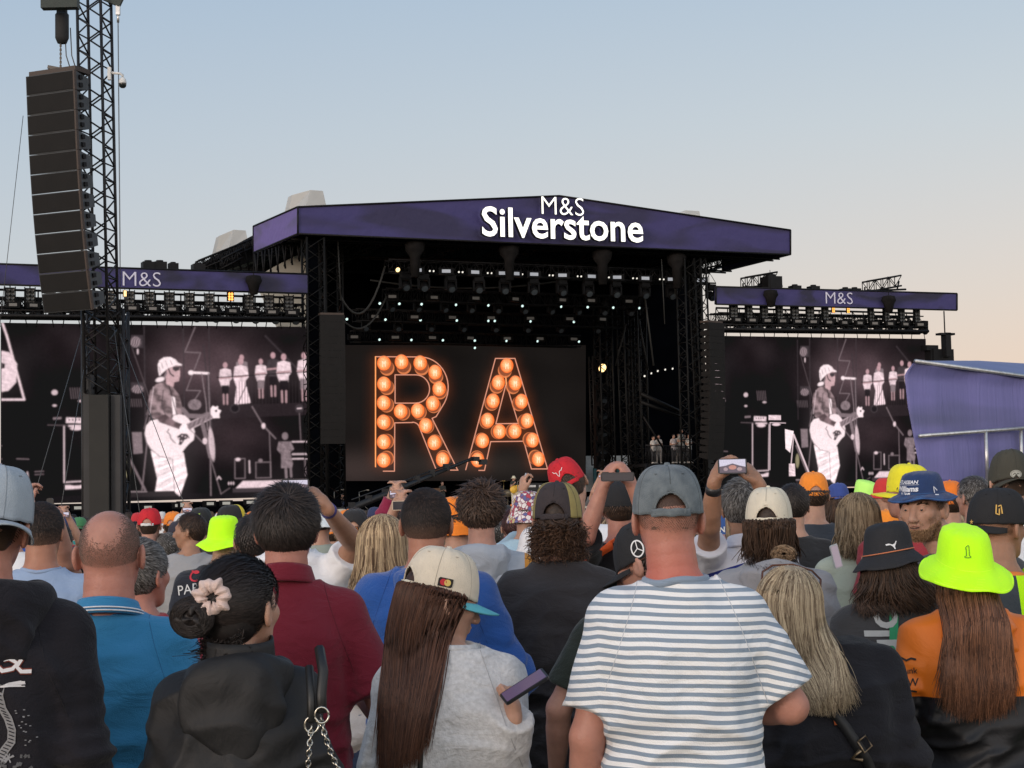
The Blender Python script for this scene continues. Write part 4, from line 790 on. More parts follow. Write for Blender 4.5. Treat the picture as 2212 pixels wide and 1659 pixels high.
def loft(P_, tab, off=0.0):   # tab rows: z, cx, cy, rx, ry ; superellipse sections
    tab = np.asarray(tab, np.float32); z = P_[:, 2]; f = lambda k: np.interp(z, tab[:, 0], tab[:, k])
    rx, ry = f(3) + off, f(4) + off; x, y = (P_[:, 0] - f(1)) / rx, (P_[:, 1] - f(2)) / ry
    q = (np.abs(x) ** 2.5 + np.abs(y) ** 2.5) ** .4; d = (q - 1) * np.minimum(rx, ry) * .95
    dz = np.maximum(tab[0, 0] - off - z, z - tab[-1, 0] - off); return np.maximum(d, dz)
def bfine(fn, lo, hi, h_):
    lo = np.asarray(lo, float); hi = np.asarray(hi, float); B = 6
    nb = np.ceil((hi - lo) / (h_ * B)).astype(int) + 1; n = nb * B
    ax = [lo[k] + h_ * B * (np.arange(nb[k]) + .5) for k in range(3)]
    G = np.stack(np.meshgrid(*ax, indexing='ij'), -1).reshape(-1, 3).astype(np.float32); Dc = fn(G)
    act = np.abs(Dc) < h_ * B * 1.45 + .012
    D = np.repeat(np.repeat(np.repeat(Dc.reshape(nb), B, 0), B, 1), B, 2).astype(np.float32)
    o = (np.stack(np.meshgrid(*[np.arange(B)] * 3, indexing='ij'), -1).reshape(-1, 3) + 0.0) * h_
    ii = np.argwhere(act.reshape(nb)); base = lo + ii * (h_ * B)
    pts = (base[:, None, :] + o[None]).reshape(-1, 3).astype(np.float32)
    val = np.concatenate([fn(pts[k:k + 400000]) for k in range(0, len(pts), 400000)]) if len(pts) else np.zeros(0)
    V6 = D.reshape(nb[0], B, nb[1], B, nb[2], B).transpose(0, 2, 4, 1, 3, 5).copy(); V6[ii[:, 0], ii[:, 1], ii[:, 2]] = val.reshape(-1, B, B, B)
    return V6.transpose(0, 3, 1, 4, 2, 5).reshape(n), lo
def snets(fn, lo, hi, h_):
    D, lo = bfine(fn, lo, hi, h_); S = D < 0; n = D.shape
    c = S[:-1, :-1, :-1].astype(np.uint8)
    for i in (0, 1):
        for j in (0, 1):
            for k in (0, 1):
                if i or j or k: c = c + S[i:n[0] - 1 + i, j:n[1] - 1 + j, k:n[2] - 1 + k]
    A = np.argwhere((c > 0) & (c < 8)); idx = -np.ones(c.shape, np.int32); idx[A[:, 0], A[:, 1], A[:, 2]] = np.arange(len(A))
    V = np.zeros((len(A), 3)); W = np.zeros(len(A)); cor = [(i, j, k) for i in (0, 1) for j in (0, 1) for k in (0, 1)]
    dv = {q: D[A[:, 0] + q[0], A[:, 1] + q[1], A[:, 2] + q[2]] for q in cor}
    for q in cor:
        for ax in range(3):
            if q[ax] == 0:
                r_ = list(q); r_[ax] = 1; a, b = dv[q], dv[tuple(r_)]; m = (a < 0) != (b < 0)
                t = np.where(m, a / np.where(m, a - b, 1), 0); p = np.repeat(np.array([q], float), len(A), 0); p[:, ax] += t; V[m] += p[m]; W += m
    V = lo + (A + V / np.maximum(W, 1)[:, None]) * h_
    Fs = []
    for ax in range(3):
        sl0 = [slice(1, n[k] - 1) for k in range(3)]; sl0[ax] = slice(0, n[ax] - 1); sl1 = list(sl0); sl1[ax] = slice(1, n[ax])
        s0, s1 = S[tuple(sl0)], S[tuple(sl1)]; E = np.argwhere(s0 != s1); 
        if not len(E): continue
        flip = s0[E[:, 0], E[:, 1], E[:, 2]]; e = E.copy(); o1, o2 = (ax + 1) % 3, (ax + 2) % 3; e[:, o1] += 1; e[:, o2] += 1
        def g(d1, d2): q = e.copy(); q[:, o1] -= d1; q[:, o2] -= d2; return idx[q[:, 0], q[:, 1], q[:, 2]]
        Q = np.stack([g(1, 1), g(0, 1), g(0, 0), g(1, 0)], 1); Q[~flip] = Q[~flip][:, ::-1]; Fs.append(Q)
    F = np.concatenate(Fs); F = F[(F >= 0).all(1)]; return V, F
def sdf_obj(name, fn, lo, hi, h_, m, parent=None):
    V, F = snets(fn, lo, hi, h_ * RES); me = np_mesh(name, V, F, m); return link(name, me, parent)
def vnoise(P_, f, seed, n=5):
    g = np.random.default_rng(seed); r_ = np.zeros(len(P_), np.float32)
    for k in range(n):
        d = g.normal(size=3); d /= np.linalg.norm(d); d2 = g.normal(size=3); d2 /= np.linalg.norm(d2); a = g.uniform(0, 6.28, 2); ff = f * g.uniform(.6, 1.5)
        r_ += np.sin(P_ @ (d * ff).astype(np.float32) + a[0] + 1.2 * np.sin(P_ @ (d2 * ff * .7).astype(np.float32) + a[1]))
    return r_ / n
def folds(P_, seed, amp=.006, f=26, z0=None):   # creased cloth: sharp ridges running obliquely
    w1 = vnoise(P_ * np.array([.7, .7, 1.2], np.float32), f, seed, 4); w2 = vnoise(P_ * np.array([1, 1, .5], np.float32), f * 1.9, seed + 9, 3)
    r_ = (1 - np.abs(w1) * 2.2) * amp + w2 * amp * .35
    return r_
# ================================================================== PEOPLE
def skin_mat(tone, red=0.0, stub=None, name='skin'):
    def ex(m, t, b, tcn):
        if red:
            sp = t.nodes.new('ShaderNodeSeparateXYZ'); t.links.new(tcn.outputs['Object'], sp.inputs[0]); mr = t.nodes.new('ShaderNodeMapRange'); t.links.new(sp.outputs[2], mr.inputs[0])
            mr.inputs[1].default_value = 1.72; mr.inputs[2].default_value = 1.50; mr.inputs[3].default_value = .10; mr.inputs[4].default_value = red
            mx_ = t.nodes.new('ShaderNodeMix'); mx_.data_type = 'RGBA'; src = b.inputs['Base Color'].links[0].from_socket
            m9 = t.nodes.new('ShaderNodeMapRange'); t.links.new(sp.outputs[2], m9.inputs[0]); m9.inputs[1].default_value = 1.34; m9.inputs[2].default_value = 1.48; m9.inputs[3].default_value = .15; mm_ = t.nodes.new('ShaderNodeMath'); mm_.operation = 'MULTIPLY'; t.links.new(mr.outputs[0], mm_.inputs[0]); t.links.new(m9.outputs[0], mm_.inputs[1]); t.links.new(mm_.outputs[0], mx_.inputs[0]); t.links.new(src, mx_.inputs[6]); mx_.inputs[7].default_value = (.47, .105, .075, 1); t.links.new(mx_.outputs[2], b.inputs['Base Color'])
    return mat(name, tone, .5, 0, .13, 22, .18, 140, spec=.35, sss=.12, extra=ex if red else None)
_fc = {}
def fabric(name, col, var=.06, rough=.85, bump=.25, bs=260, sheen=.15, extra=None, col2=None, vs=5, spec=.25):
    def ex(m, t, b, tcn):     # soft creases on top of the weave
        n = t.nodes.new('ShaderNodeTexNoise'); n.inputs['Scale'].default_value = 7; n.inputs['Detail'].default_value = 4; n.inputs['Distortion'].default_value = 1.1
        mp = t.nodes.new('ShaderNodeMapping'); mp.inputs['Scale'].default_value = (1, 1, 1.9); mp.inputs['Rotation'].default_value = (0, .5, 0); t.links.new(tcn.outputs['Object'], mp.inputs[0]); t.links.new(mp.outputs[0], n.inputs['Vector'])
        bp = t.nodes.new('ShaderNodeBump'); bp.inputs['Strength'].default_value = .6; bp.inputs['Distance'].default_value = .022; t.links.new(n.outputs[0], bp.inputs['Height'])
        if b.inputs['Normal'].links: t.links.new(b.inputs['Normal'].links[0].from_socket, bp.inputs['Normal'])
        t.links.new(bp.outputs[0], b.inputs['Normal'])
        if extra: extra(m, t, b, tcn)
    key = (name, col, extra); 
    if key not in _fc: _fc[key] = mat(name, col, rough, 0, var, vs, bump, bs, sheen=sheen, extra=ex, col2=col2, spec=spec)
    return _fc[key]
def hair_mat(base, tip, rough=.55):
    def ex(m, t, b, tcn):
        at = t.nodes.new('ShaderNodeAttribute'); at.attribute_name = 'strand'
        r = t.nodes.new('ShaderNodeValToRGB'); e = r.color_ramp.elements; e[0].position = .1; e[0].color = (*base, 1); e[1].position = .9; e[1].color = (*tip, 1)
        t.links.new(at.outputs['Fac'], r.inputs[0]); t.links.new(r.outputs[0], b.inputs['Base Color'])
    return mat('hair', base, rough, 0, 0, 1, spec=.35, extra=ex, col2=tip)
def set_attr(me, vals):
    a = me.attributes.new('strand', 'FLOAT', 'POINT'); a.data.foreach_set('value', np.asarray(vals, np.float32))
def rot3(yaw=0, pitch=0, roll=0): return np.array((Euler((pitch, roll, yaw), 'XYZ').to_matrix()), np.float32)
def R_frame(x, y, z): return np.stack([np.asarray(q, float) / np.linalg.norm(q) for q in (x, y, z)], 1)
NR = lambda v: np.asarray(v, float) / (np.linalg.norm(v) + 1e-9)

def hand_sdf(P_, wr, d, palm_n, side, curl=.35, s=1.0):
    """palm + four unequal bent fingers + thumb. d: direction of hand, palm_n: normal of the palm (fingers curl towards it), side: +1/-1 where the thumb is"""
    d = NR(d); n_ = NR(np.asarray(palm_n, float) - d * np.dot(palm_n, d)); x = np.cross(d, n_) * side
    wr = np.asarray(wr, float); pc_ = wr + d * .050 * s; D_ = ell(P_, pc_, (.040 * s, .052 * s, .0165 * s), R_frame(x, d, n_)); D_ = smin(D_, cap(P_, wr - d * .01, wr + d * .03 * s, .024 * s, .026 * s), .02)
    L_ = [(.028, .070, 1.0), (.010, .078, 1.0), (-.009, .073, 1.0), (-.027, .058, .9)]
    for k, (ox, ln, rr) in enumerate(L_):
        p0 = wr + d * .082 * s + x * ox * s - d * abs(ox) * .18; ang = curl * (.6 + .12 * k); dd = d * math.cos(ang) + n_ * math.sin(ang) + x * ox * 2.2; dd = NR(dd); p1 = p0 + dd * ln * .5 * s
        ang2 = ang + curl * 1.3; d2 = NR(d * math.cos(ang2) + n_ * math.sin(ang2) + x * ox * 1.2); p2 = p1 + d2 * ln * .32 * s; ang3 = ang2 + curl * .9; d3 = NR(d * math.cos(ang3) + n_ * math.sin(ang3)); p3 = p2 + d3 * ln * .24 * s
        f_ = np.minimum(cap(P_, p0, p1, .0098 * s * rr, .0088 * s * rr), np.minimum(cap(P_, p1, p2, .0088 * s * rr, .008 * s * rr), cap(P_, p2, p3, .008 * s * rr, .0068 * s * rr))); D_ = smin(D_, f_, .006)
    t0 = wr + d * .022 * s + x * .024 * s; td = NR(d * .72 + x * .62 + n_ * .35); t1 = t0 + td * .042 * s; td2 = NR(d * .9 + x * .25 + n_ * .4); t2 = t1 + td2 * .034 * s
    D_ = smin(D_, np.minimum(cap(P_, t0, t1, .0145 * s, .011 * s), cap(P_, t1, t2, .011 * s, .0085 * s)), .010); return D_

class Fig:
    """measures and joints of one body in its own frame: facing +Y, feet at z=0"""
    def __init__(s, H, wd=1.0, sex='m', fat=0.0, head=(0, 0, 0), arms=('down', 'down'), lean=0.0, hx=0.0, neck=1.0, sh=1.0, hd=0.0, hs=1.0):
        k = H / 1.75; s.k = k; s.H = H; s.wd = wd; s.sex = sex; s.fat = fat; s.hs = hs
        w = wd * k; f = sex == 'f'; s.shx = (.137 if f else .155) * w * sh; s.shz = 1.392 * k; s.lean = lean; s.neck = neck
        s.hc = np.array([hx, .02 + lean * .25 + hd, H - .112 * hs - .02 * abs(lean)]); s.HR = rot3(*head)
        hip, wai, ch = (.165, .128, .142) if f else (.152, .138 + fat * .03, .153)
        def cy(z): return lean * max(0, z - .95) * .35
        fy = fat * .05
        s.tors = [(.76 * k, 0, 0, hip * w * .96, .115 * k), (.88 * k, 0, 0, hip * w, .125 * k + fy * .5), (1.0 * k, 0, .01 + cy(1.0), (wai + .008) * w, .112 * k + fy), (1.10 * k, 0, .01 + cy(1.1), wai * w, .110 * k + fy), (1.22 * k, 0, cy(1.22), (ch - .004) * w, .118 * k + fy * .6),
                  (1.33 * k, 0, cy(1.33), ch * w * 1.03, .120 * k), (1.40 * k, 0, cy(1.41) - .005, ch * w * .84, .096 * k), (1.45 * k, 0, cy(1.45) - .01, ch * w * .48, .070 * k), (1.49 * k, 0, cy(1.49), .06 * w, .055 * k)]
        s.ncb = np.array([hx * .3, -.012 + cy(1.45), 1.44 * k]); s.arm = []
        for sd_, a in zip((-1, 1), arms):
            S = np.array([sd_ * s.shx, cy(1.41) - .005, s.shz]); r = dict(S=S, sd=sd_, kind=a if isinstance(a, str) else 'custom', hand=None)
            U, Fo = .285 * k, .25 * k
            if a == 'down': E = S + U * NR((sd_ * .17, -.06, -1)); W = E + Fo * NR((sd_ * .02, .22, -1)); hd_ = (0, .15, -1); pn = (-sd_, 0, 0); cu = .45
            elif a == 'bent': E = S + U * NR((sd_ * .30, -.10, -1)); W = E + Fo * NR((-sd_ * .55, .85, .12)); hd_ = (-sd_ * .6, .6, .3); pn = (0, -.3, 1); cu = .6
            elif a == 'out': E = S + U * NR((sd_ * .45, -.25, -1)); W = E + Fo * NR((-sd_ * .5, .8, -.1)); hd_ = (-sd_ * .6, .6, 0); pn = (0, -.3, 1); cu = .6
            elif a == 'pocket': E = S + U * NR((sd_ * .42, -.22, -1)); W = E + Fo * NR((-sd_ * .25, .25, -1)); hd_ = (0, .1, -1); pn = (-sd_, 0, 0); cu = .4
            elif a == 'phone': E = S + U * NR((sd_ * .10, .25, -1)); W = E + Fo * NR((-sd_ * .25, .95, .55)); hd_ = (-sd_ * .3, .8, .6); pn = (-sd_ * .8, 0, .6); cu = .9
            elif a == 'up': E = S + U * NR((sd_ * .45, .75, .45)); W = E + Fo * NR((-sd_ * .45, .25, 1)); hd_ = (-sd_ * .35, .1, 1); pn = (-sd_, .3, 0); cu = .7
            else: E = np.array(a['E'], float); W = np.array(a['W'], float); hd_ = a.get('hd', W - E); pn = a.get('pn', (-sd_, 0, 0)); cu = a.get('curl', .6)
            r.update(E=E, W=W, hd=hd_, pn=pn, curl=cu); s.arm.append(r)
    def H2(s, P_): return (P_ - s.hc.astype(np.float32)) @ s.HR / s.hs
    def torso(s, P_, off=0.0):
        D_ = loft(P_, s.tors, off)
        for a in s.arm:
            t0 = s.ncb + np.array([0, 0, .035 * s.k]); D_ = smin(D_, cap(P_, t0, a['S'] + np.array([-a['sd'] * .004, 0, .0]), .036 * s.k + off, .054 * s.k + off), .035)
            D_ = smin(D_, cap(P_, a['S'] * np.array([.55, 1, 1]) + np.array([0, -.035, -.09 * s.k]), a['S'] * np.array([.5, 1, 1]) + np.array([0, -.045, -.18 * s.k]), .07 * s.k + off, .06 * s.k + off), .06)
        return D_
    def armS(s, P_, a, off=0.0, part=3):
        k = s.k * (1.0 if s.sex == 'm' else .86) * (1 + .1 * (s.wd - 1) + s.fat * .12); m_ = a['S'] * .55 + a['E'] * .45; D_ = smin(cap(P_, a['S'], m_, .056 * k + off, .048 * k + off), cap(P_, m_, a['E'], .048 * k + off, .039 * k + off), .02)
        if part > 1: m2 = a['E'] * .7 + a['W'] * .3; D_ = smin(D_, np.minimum(cap(P_, a['E'], m2, .039 * k + off, .042 * k + off), cap(P_, m2, a['W'], .042 * k + off, .026 * k + off)), .02)
        return D_
    def legs(s, P_, off=0.0, z1=0.0):
        D_ = None; k = s.k
        for sd_ in (-1, 1):
            hx_ = sd_ * .088 * s.wd * k; a = cap(P_, (hx_, 0, .86 * k), (hx_ * 1.15, .015, .48 * k), .088 * k + off, .058 * k + off); b_ = cap(P_, (hx_ * 1.15, .015, .48 * k), (hx_ * 1.25, -.01, .09 * k), .058 * k + off, .036 * k + off)
            q = smin(a, b_, .03); D_ = q if D_ is None else np.minimum(D_, q)
        return D_
    def head(s, P_, face=False):
        q = s.H2(P_); D_ = ell(q, (0, -.012, .022), (.076, .097, .092)); D_ = smin(D_, ell(q, (0, .030, -.035), (.060, .066, .078)), .03); D_ = smin(D_, cap(q, (0, .058, -.085), (0, .066, -.092), .022), .025)      # chin
        for sd_ in (-1, 1):
            D_ = smin(D_, cap(q, (sd_ * .055, .0, -.03), (sd_ * .030, .055, -.088), .016, .016), .025)           # jaw line
            D_ = smin(D_, ell(q, (sd_ * .046, .062, -.012), (.020, .020, .020)), .025)                        # cheek bones
            e = ell(q, (sd_ * .086, -.014, -.010), (.0095, .022, .035), R_frame((1, .35 * sd_, 0), (-.35 * sd_, 1, .12), (0, -.12, 1))); e = np.maximum(e, -ell(q, (sd_ * .095, -.006, -.008), (.0065, .013, .023))); D_ = smin(D_, e, .005)
        D_ = smin(D_, cap(q, (0, .088, .014), (0, .112, -.030), .0085, .0135), .014)                     # nose
        D_ = smin(D_, cap(q, (-.034, .078, .028), (.034, .078, .028), .012), .018)                          # brow
        for sd_ in (-1, 1):
            D_ = smin(D_, ell(q, (sd_ * .0125, .104, -.034), (.009, .010, .008)), .006)
            D_ = smax(D_, -ell(q, (sd_ * .032, .104, .008), (.019, .014, .012)), .010)                        # eye sockets
            if face: D_ = smin(D_, ell(q, (sd_ * .032, .0815, .0075), (.0140, .0125, .0120)), .003); D_ = smax(D_, -ell(q, (sd_ * .032, .0955, .0060), (.0118, .0050, .0032)), .001)
        D_ = smin(D_, ell(q, (0, .091, -.0555), (.023, .011, .0055)), .006); D_ = smin(D_, ell(q, (0, .089, -.0665), (.020, .011, .006)), .006)
        if face: D_ = smax(D_, -ell(q, (0, .104, -.0610), (.020, .012, .0032)), .002)
        return D_ * s.hs
    def neckS(s, P_):
        b_ = s.ncb; top = s.hc + s.HR.astype(float) @ np.array([0, -.022, -.045]); r_ = (.054 if s.sex == 'm' else .045) * s.k * s.neck * s.hs
        return cap(P_, b_ + np.array([0, 0, .0]), top, r_ * 1.10, r_) + .0013 * np.clip(np.sin(P_[:, 2] * 190 + 9 * P_[:, 0] ** 2 * 30 + 2 * vnoise(P_, 14, 3, 3)) - .55, 0, 1) * 2
    def body(s, P_, hands=(1, 1), face=False):
        D_ = s.torso(P_); D_ = smin(D_, s.legs(P_), .03); D_ = smin(D_, s.neckS(P_), .03); D_ = smin(D_, s.head(P_, face), .014)
        for i, a in enumerate(s.arm):
            D_ = smin(D_, s.armS(P_, a), .025); hs_ = s.k * (1.0 if s.sex == 'm' else .9)
            D_ = smin(D_, hand_sdf(P_, a['W'], a['hd'], a['pn'], a.get('th', a['sd']) if not isinstance(a.get('th'), type(None)) else a['sd'], a['curl'], hs_), .008)
        for sd_ in (-1, 1): hx_ = sd_ * .11 * s.wd * s.k; D_ = smin(D_, cap(P_, (hx_, -.03, .045), (hx_ * 1.15, .14, .03), .04, .03), .03)
        return D_
    def bounds(s, pad=.03):
        pts = [a[q] for a in s.arm for q in ('S', 'E', 'W')] + [s.hc]; pts = np.array(pts); wx = max(np.abs(pts[:, 0]).max() + .10, .26 * s.wd); w2 = .13
        lo = np.array([-wx, min(pts[:, 1].min() - .12, -.20), -.01]); hi = np.array([wx, max(pts[:, 1].max() + .16, .20), max(s.H + .03, pts[:, 2].max() + .18)])
        for a in s.arm:
            tip = a['W'] + NR(a['hd']) * .19; lo = np.minimum(lo, tip - .03); hi = np.maximum(hi, tip + .03)
        return lo - pad, hi + pad

def cloth_top(fig, kind, seed, off=.012, hem=.80, sleeve=.62, loose=.010, famp=.006, long=False, neckr=None, waist=0.0, neckz=None, collar=False):
    k = fig.k; nk = fig.ncb; off = off * .85; loose = loose * .7
    nr0 = (.054 if fig.sex == 'm' else .045) * fig.neck * fig.hs; neckr = max(nr0 + .008, (neckr or 0) - .004); fig.neckr = neckr
    tors = [(z, cx, cy, rx + off + loose * (1.6 if z < 1.15 * k else .7) , ry + off + loose * (1.5 if z < 1.15 * k else .6)) for z, cx, cy, rx, ry in fig.tors]
    # fabric hangs from the shoulder blades: keep lower sections from shrinking
    tors = [list(t) for t in tors]
    for t in tors:
        if t[0] < 1.3 * k: t[3] = max(t[3], tors[5][3] * (.85 - waist)); t[4] = max(t[4], tors[5][4] * .93)
    nz_ = (nk[2] + (.050 * k if neckz is None else neckz))
    def fn(P_):
        D_ = loft(P_, tors, 0)
        for a in fig.arm:
            t0 = nk + np.array([0, 0, .028 * k]); D_ = smin(D_, cap(P_, t0, a['S'] + np.array([-a['sd'] * .002, 0, .0]), .037 * k + off, .055 * k + off), .04)
            D_ = smin(D_, cap(P_, a['S'] * np.array([.55, 1, 1]) + np.array([0, -.035, -.09 * k]), a['S'] * np.array([.5, 1, 1]) + np.array([0, -.040, -.20 * k]), .07 * k + off, .07 * k + off), .07)
        top = P_[:, 2] - nz_ - np.clip((np.hypot(P_[:, 0] - nk[0], P_[:, 1] - nk[1]) - .10) * 3, 0, 1); D_ = np.maximum(D_, top)
        D_ = smax(D_, -cap(P_, nk + np.array([0, .012, -.02]), nk + np.array([0, .0, .12]), neckr * k), .008)
        D_ = np.maximum(D_, hem * k - P_[:, 2] + .010 * np.sin(P_[:, 0] * 23 + seed))
        for a in fig.arm:
            kk = k * (1.0 if fig.sex == 'm' else .90) * (1 + fig.fat * .1)
            if long:
                m2 = a['E']; d_ = smin(cap(P_, a['S'], a['E'], .056 * kk + off, .046 * kk + off), cap(P_, a['E'], a['W'], .046 * kk + off, .034 * kk + off), .025); tt_ = vlen(P_ - a['E'].astype(np.float32)); d_ = d_ - .007 * np.clip(1 - np.abs(tt_ - .05) / .16, 0, 1) * np.sin(((P_ - a['E'].astype(np.float32)) @ NR(a['W'] - a['S']).astype(np.float32)) * 130 + 2 * vnoise(P_, 20, seed, 3))
                ax_ = NR(a['W'] - a['E']); d_ = np.maximum(d_, (P_ - a['W']) @ ax_.astype(np.float32) + .006)
            else:
                e = a['S'] * (1 - sleeve) + a['E'] * sleeve; ax_ = NR(a['E'] - a['S']); d_ = cap(P_, a['S'], e + ax_ * .06, .057 * kk + off, .056 * kk + off + loose * .8); d_ = np.maximum(d_, (P_ - e) @ ax_.astype(np.float32) + .006 * np.sin(P_[:, 1] * 40))
            D_ = smin(D_, d_, .030)
        zf_ = np.clip((1.25 * k - P_[:, 2]) / (.3 * k), .0, 1); amt = .55 + .9 * zf_
        wv = vnoise(P_, 9, seed + 5, 3); a_ = famp / .006
        wm = np.clip((1.24 * k - P_[:, 2]) / (.16 * k), 0, 1); c1 = (.5 + .5 * np.sin(P_[:, 2] * 78 + P_[:, 0] * 22 * np.sign(P_[:, 0]) + 5 * wv)) ** 3          # creases gathering at the waist
        um = np.clip((P_[:, 2] - 1.08 * k) / (.1 * k), 0, 1) * np.clip((1.42 * k - P_[:, 2]) / (.1 * k), 0, 1); c2 = (.5 + .5 * np.sin(P_[:, 0] * 52 + (P_[:, 2] - 1.2) * 16 * np.sign(P_[:, 0]) + 5 * wv)) ** 3   # drag lines from the shoulder blades
        D_ = D_ - a_ * (.0075 * c1 * wm * (.35 + .65 * np.clip(wv + .4, 0, 1)) + .0048 * c2 * um * np.clip(wv * 1.5 + .5, 0, 1))
        return D_ - folds(P_, seed, famp, 24) * amt * 1.7
    fig.cloth = fn; return fn
def cloth_box(fig, hem=.78, pad=.05):
    lo, hi = fig.bounds(pad); lo[2] = hem * fig.k - .03; hi[2] = max(fig.ncb[2] + .12, max(max(a['W'][2], a['E'][2]) for a in fig.arm) + .08); return lo, hi

# ------------------------------------------------------------------ hair
def in_scalp(q, style):   # q local head coords -> scalp mask value >0 inside the hair region
    line = {'short': -.045, 'fade': -.02, 'long': -.05}.get(style, -.045)
    front = .030 + (q[:, 1] * 0)
    z = q[:, 2]; y = q[:, 1]; x = np.abs(q[:, 0])
    lim = np.where(y > .055, .052, np.where(y > .015, .052 - (.055 - y) * 1.4, np.where(y > -.015, -.002, line + .0)))
    return z > lim
def fib_dirs(n): 
    i = np.arange(n) + .5; ph = np.arccos(1 - 2 * i / n); th = np.pi * (1 + 5 ** .5) * i; return np.stack([np.cos(th) * np.sin(ph), np.sin(th) * np.sin(ph), np.cos(ph)], 1)
def hair_short(fig, parent, m, length=.022, style='short', n=5200, thick=.012, curl=0.0, hat=None, seed=1, bald=None, wid=.0022, low=0.0, flow_to=None):
    """a cap of hair with thousands of short tapering tufts lying over it"""
    hc, HR = fig.hc, fig.HR.astype(float)
    def region(q):
        z = q[:, 2]; y = q[:, 1]; x = np.abs(q[:, 0]); low_ = {'short': -.075, 'fade': -.055, 'long': -.08}[style] + low
        lim = np.interp(y, [-.12, -.03, -.005, .02, .045, .07, .12], [low_, low_ + .01, .004, .0, .038, .055, .062]); r_ = z > lim
        if hat is not None: r_ &= z < hat
        return r_
    def shell(P_):
        q = fig.H2(P_); d = ell(q, (0, -.012, .022), (.076, .097, .092)); d = smin(d, ell(q, (0, -.045, -.045), (.056, .05, .05)), .03)
        l0 = np.interp(q[:, 1], [-.12, -.03, -.005, .02, .045, .07, .12], [{'short': -.066, 'fade': -.036, 'long': -.08}[style] + low + 3.5 * q[:, 0].mean() * 0, -.045 + low, .002, .000, .038, .056, .064]); t = (thick + .005) * np.clip((q[:, 2] - l0) / .05, 0, 1) ** .7 * np.clip(1 + (q[:, 2] - .05) * 3, .6, 1.15) - .005
        d = d - t - vnoise(q.astype(np.float32), 70 if not curl else 110, seed, 4) * (.002 + curl * .006)
        lim = np.interp(q[:, 1], [-.12, -.03, -.005, .02, .045, .07, .12], [{'short': -.070, 'fade': -.045, 'long': -.08}[style] + low, -.06 + low, .006, .002, .040, .058, .065])
        d = smax(d, (lim - q[:, 2]) * .8, .006)
        if hat is not None: d = np.maximum(d, q[:, 2] - hat)
        return d * fig.hs
    c = fig.hc; g = np.random.default_rng(seed); o = sdf_obj('hair', shell if thick > 0 else (lambda P_: ell(fig.H2(P_), (0, -.02, .03), (.05, .05, .05))), c - .16, c + .16, .0062, m, parent); nv_ = len(o.data.vertices); vc = np.empty(nv_ * 3, np.float32); o.data.vertices.foreach_get('co', vc); zq = fig.H2(vc.reshape(-1, 3))[:, 2]; set_attr(o.data, g.uniform(.0, .35, nv_) if style != 'fade' else np.clip(.06 + (.012 - zq) * 11, 0, 1))
    d = fib_dirs(n); q = d / np.sqrt((d[:, 0] / .077) ** 2 + (d[:, 1] / .098) ** 2 + (d[:, 2] / .093) ** 2)[:, None] + np.array([0, -.012, .022]); nk_ = (q[:, 2] < -.02) & (q[:, 1] < 0)
    low += -.018; keep = region(q); low -= -.018; zl = np.interp(q[:, 1], [-.12, -.03, -.005, .02, .045, .07, .12], [{'short': -.075, 'fade': -.055, 'long': -.08}[style] + low, {'short': -.065, 'fade': -.045, 'long': -.07}[style] + low, .004, .0, .038, .055, .062]); dn_ = np.clip((q[:, 2] - zl + .018) / .03, 0, 1); keep &= g.uniform(0, 1, len(q)) < (.12 + .88 * dn_ if style != 'long' else 1)
    if bald is not None: keep &= ~(g.uniform(0, 1, len(q)) < bald(q))
    q, d = q[keep], d[keep]; n_ = len(q); 
    if n_:
        whorl = np.array([.01, -.075, .085]); fl = q - whorl; fl -= d * (fl * d).sum(1)[:, None]; fl /= np.linalg.norm(fl, axis=1)[:, None] + 1e-6
        tz = np.cross(d, fl); fl = fl + tz * .45 + g.normal(0, .22 + curl * 1.2, fl.shape) + (0 if flow_to is None else 0); fl = fl if flow_to is None else (np.array(flow_to) - q) / (np.linalg.norm(np.array(flow_to) - q, axis=1)[:, None] + .02) + g.normal(0, .07, fl.shape); fl -= d * (fl * d).sum(1)[:, None] * (.8 if flow_to is None else 1); dn_ = dn_[keep]; L_ = length * (.25 + .75 * dn_) * np.clip(.35 + (q[:, 2] + .05) * 6, .25, 1.1) * g.uniform(.6, 1.3, n_)
        if style == 'short': L_ = np.maximum(L_, length * (.08 + .32 * dn_))
        base = q + d * np.maximum((thick + .0015) * dn_, .0006)[:, None]; tip1 = base + (fl * .85 + d * ((.32 if flow_to is None else .16) + curl * .5)) * L_[:, None] * .5; tip = tip1 + (fl * .9 + d * ((.06 if flow_to is None else -.03) + curl * g.normal(0, .6, (n_, 1)))) * L_[:, None] * .5
        sd_ = np.cross(d, fl); sd_ /= np.linalg.norm(sd_, axis=1)[:, None] + 1e-6; sd_ = sd_ * (wid * g.uniform(.7, 1.5, n_))[:, None]
        V = np.stack([base - sd_, base + sd_, tip1 + sd_ * .8, tip1 - sd_ * .8, tip], 1).reshape(-1, 3); V = (V * fig.hs) @ HR.T + hc; i = np.arange(n_)[:, None] * 5
        F4 = i + np.array([[0, 1, 2, 3]]); F3 = i + np.array([[3, 2, 4, 4]])
        me = np_mesh('hair_tufts', V, F4, m, False); bm = bmesh.new(); bm.from_mesh(me); bm.verts.ensure_lookup_table()
        for a_ in range(n_):
            try: bm.faces.new((bm.verts[a_ * 5 + 3], bm.verts[a_ * 5 + 2], bm.verts[a_ * 5 + 4]))
            except ValueError: pass
        bm.to_mesh(me); bm.free(); set_attr(me, np.repeat(np.clip(g.normal(.5, .28, n_) if style != 'fade' else g.normal(.12, .08, n_) + np.clip((.012 - q[:, 2]) * 12, 0, .9), 0, 1), 5)); link('tufts', me, o)
    return o
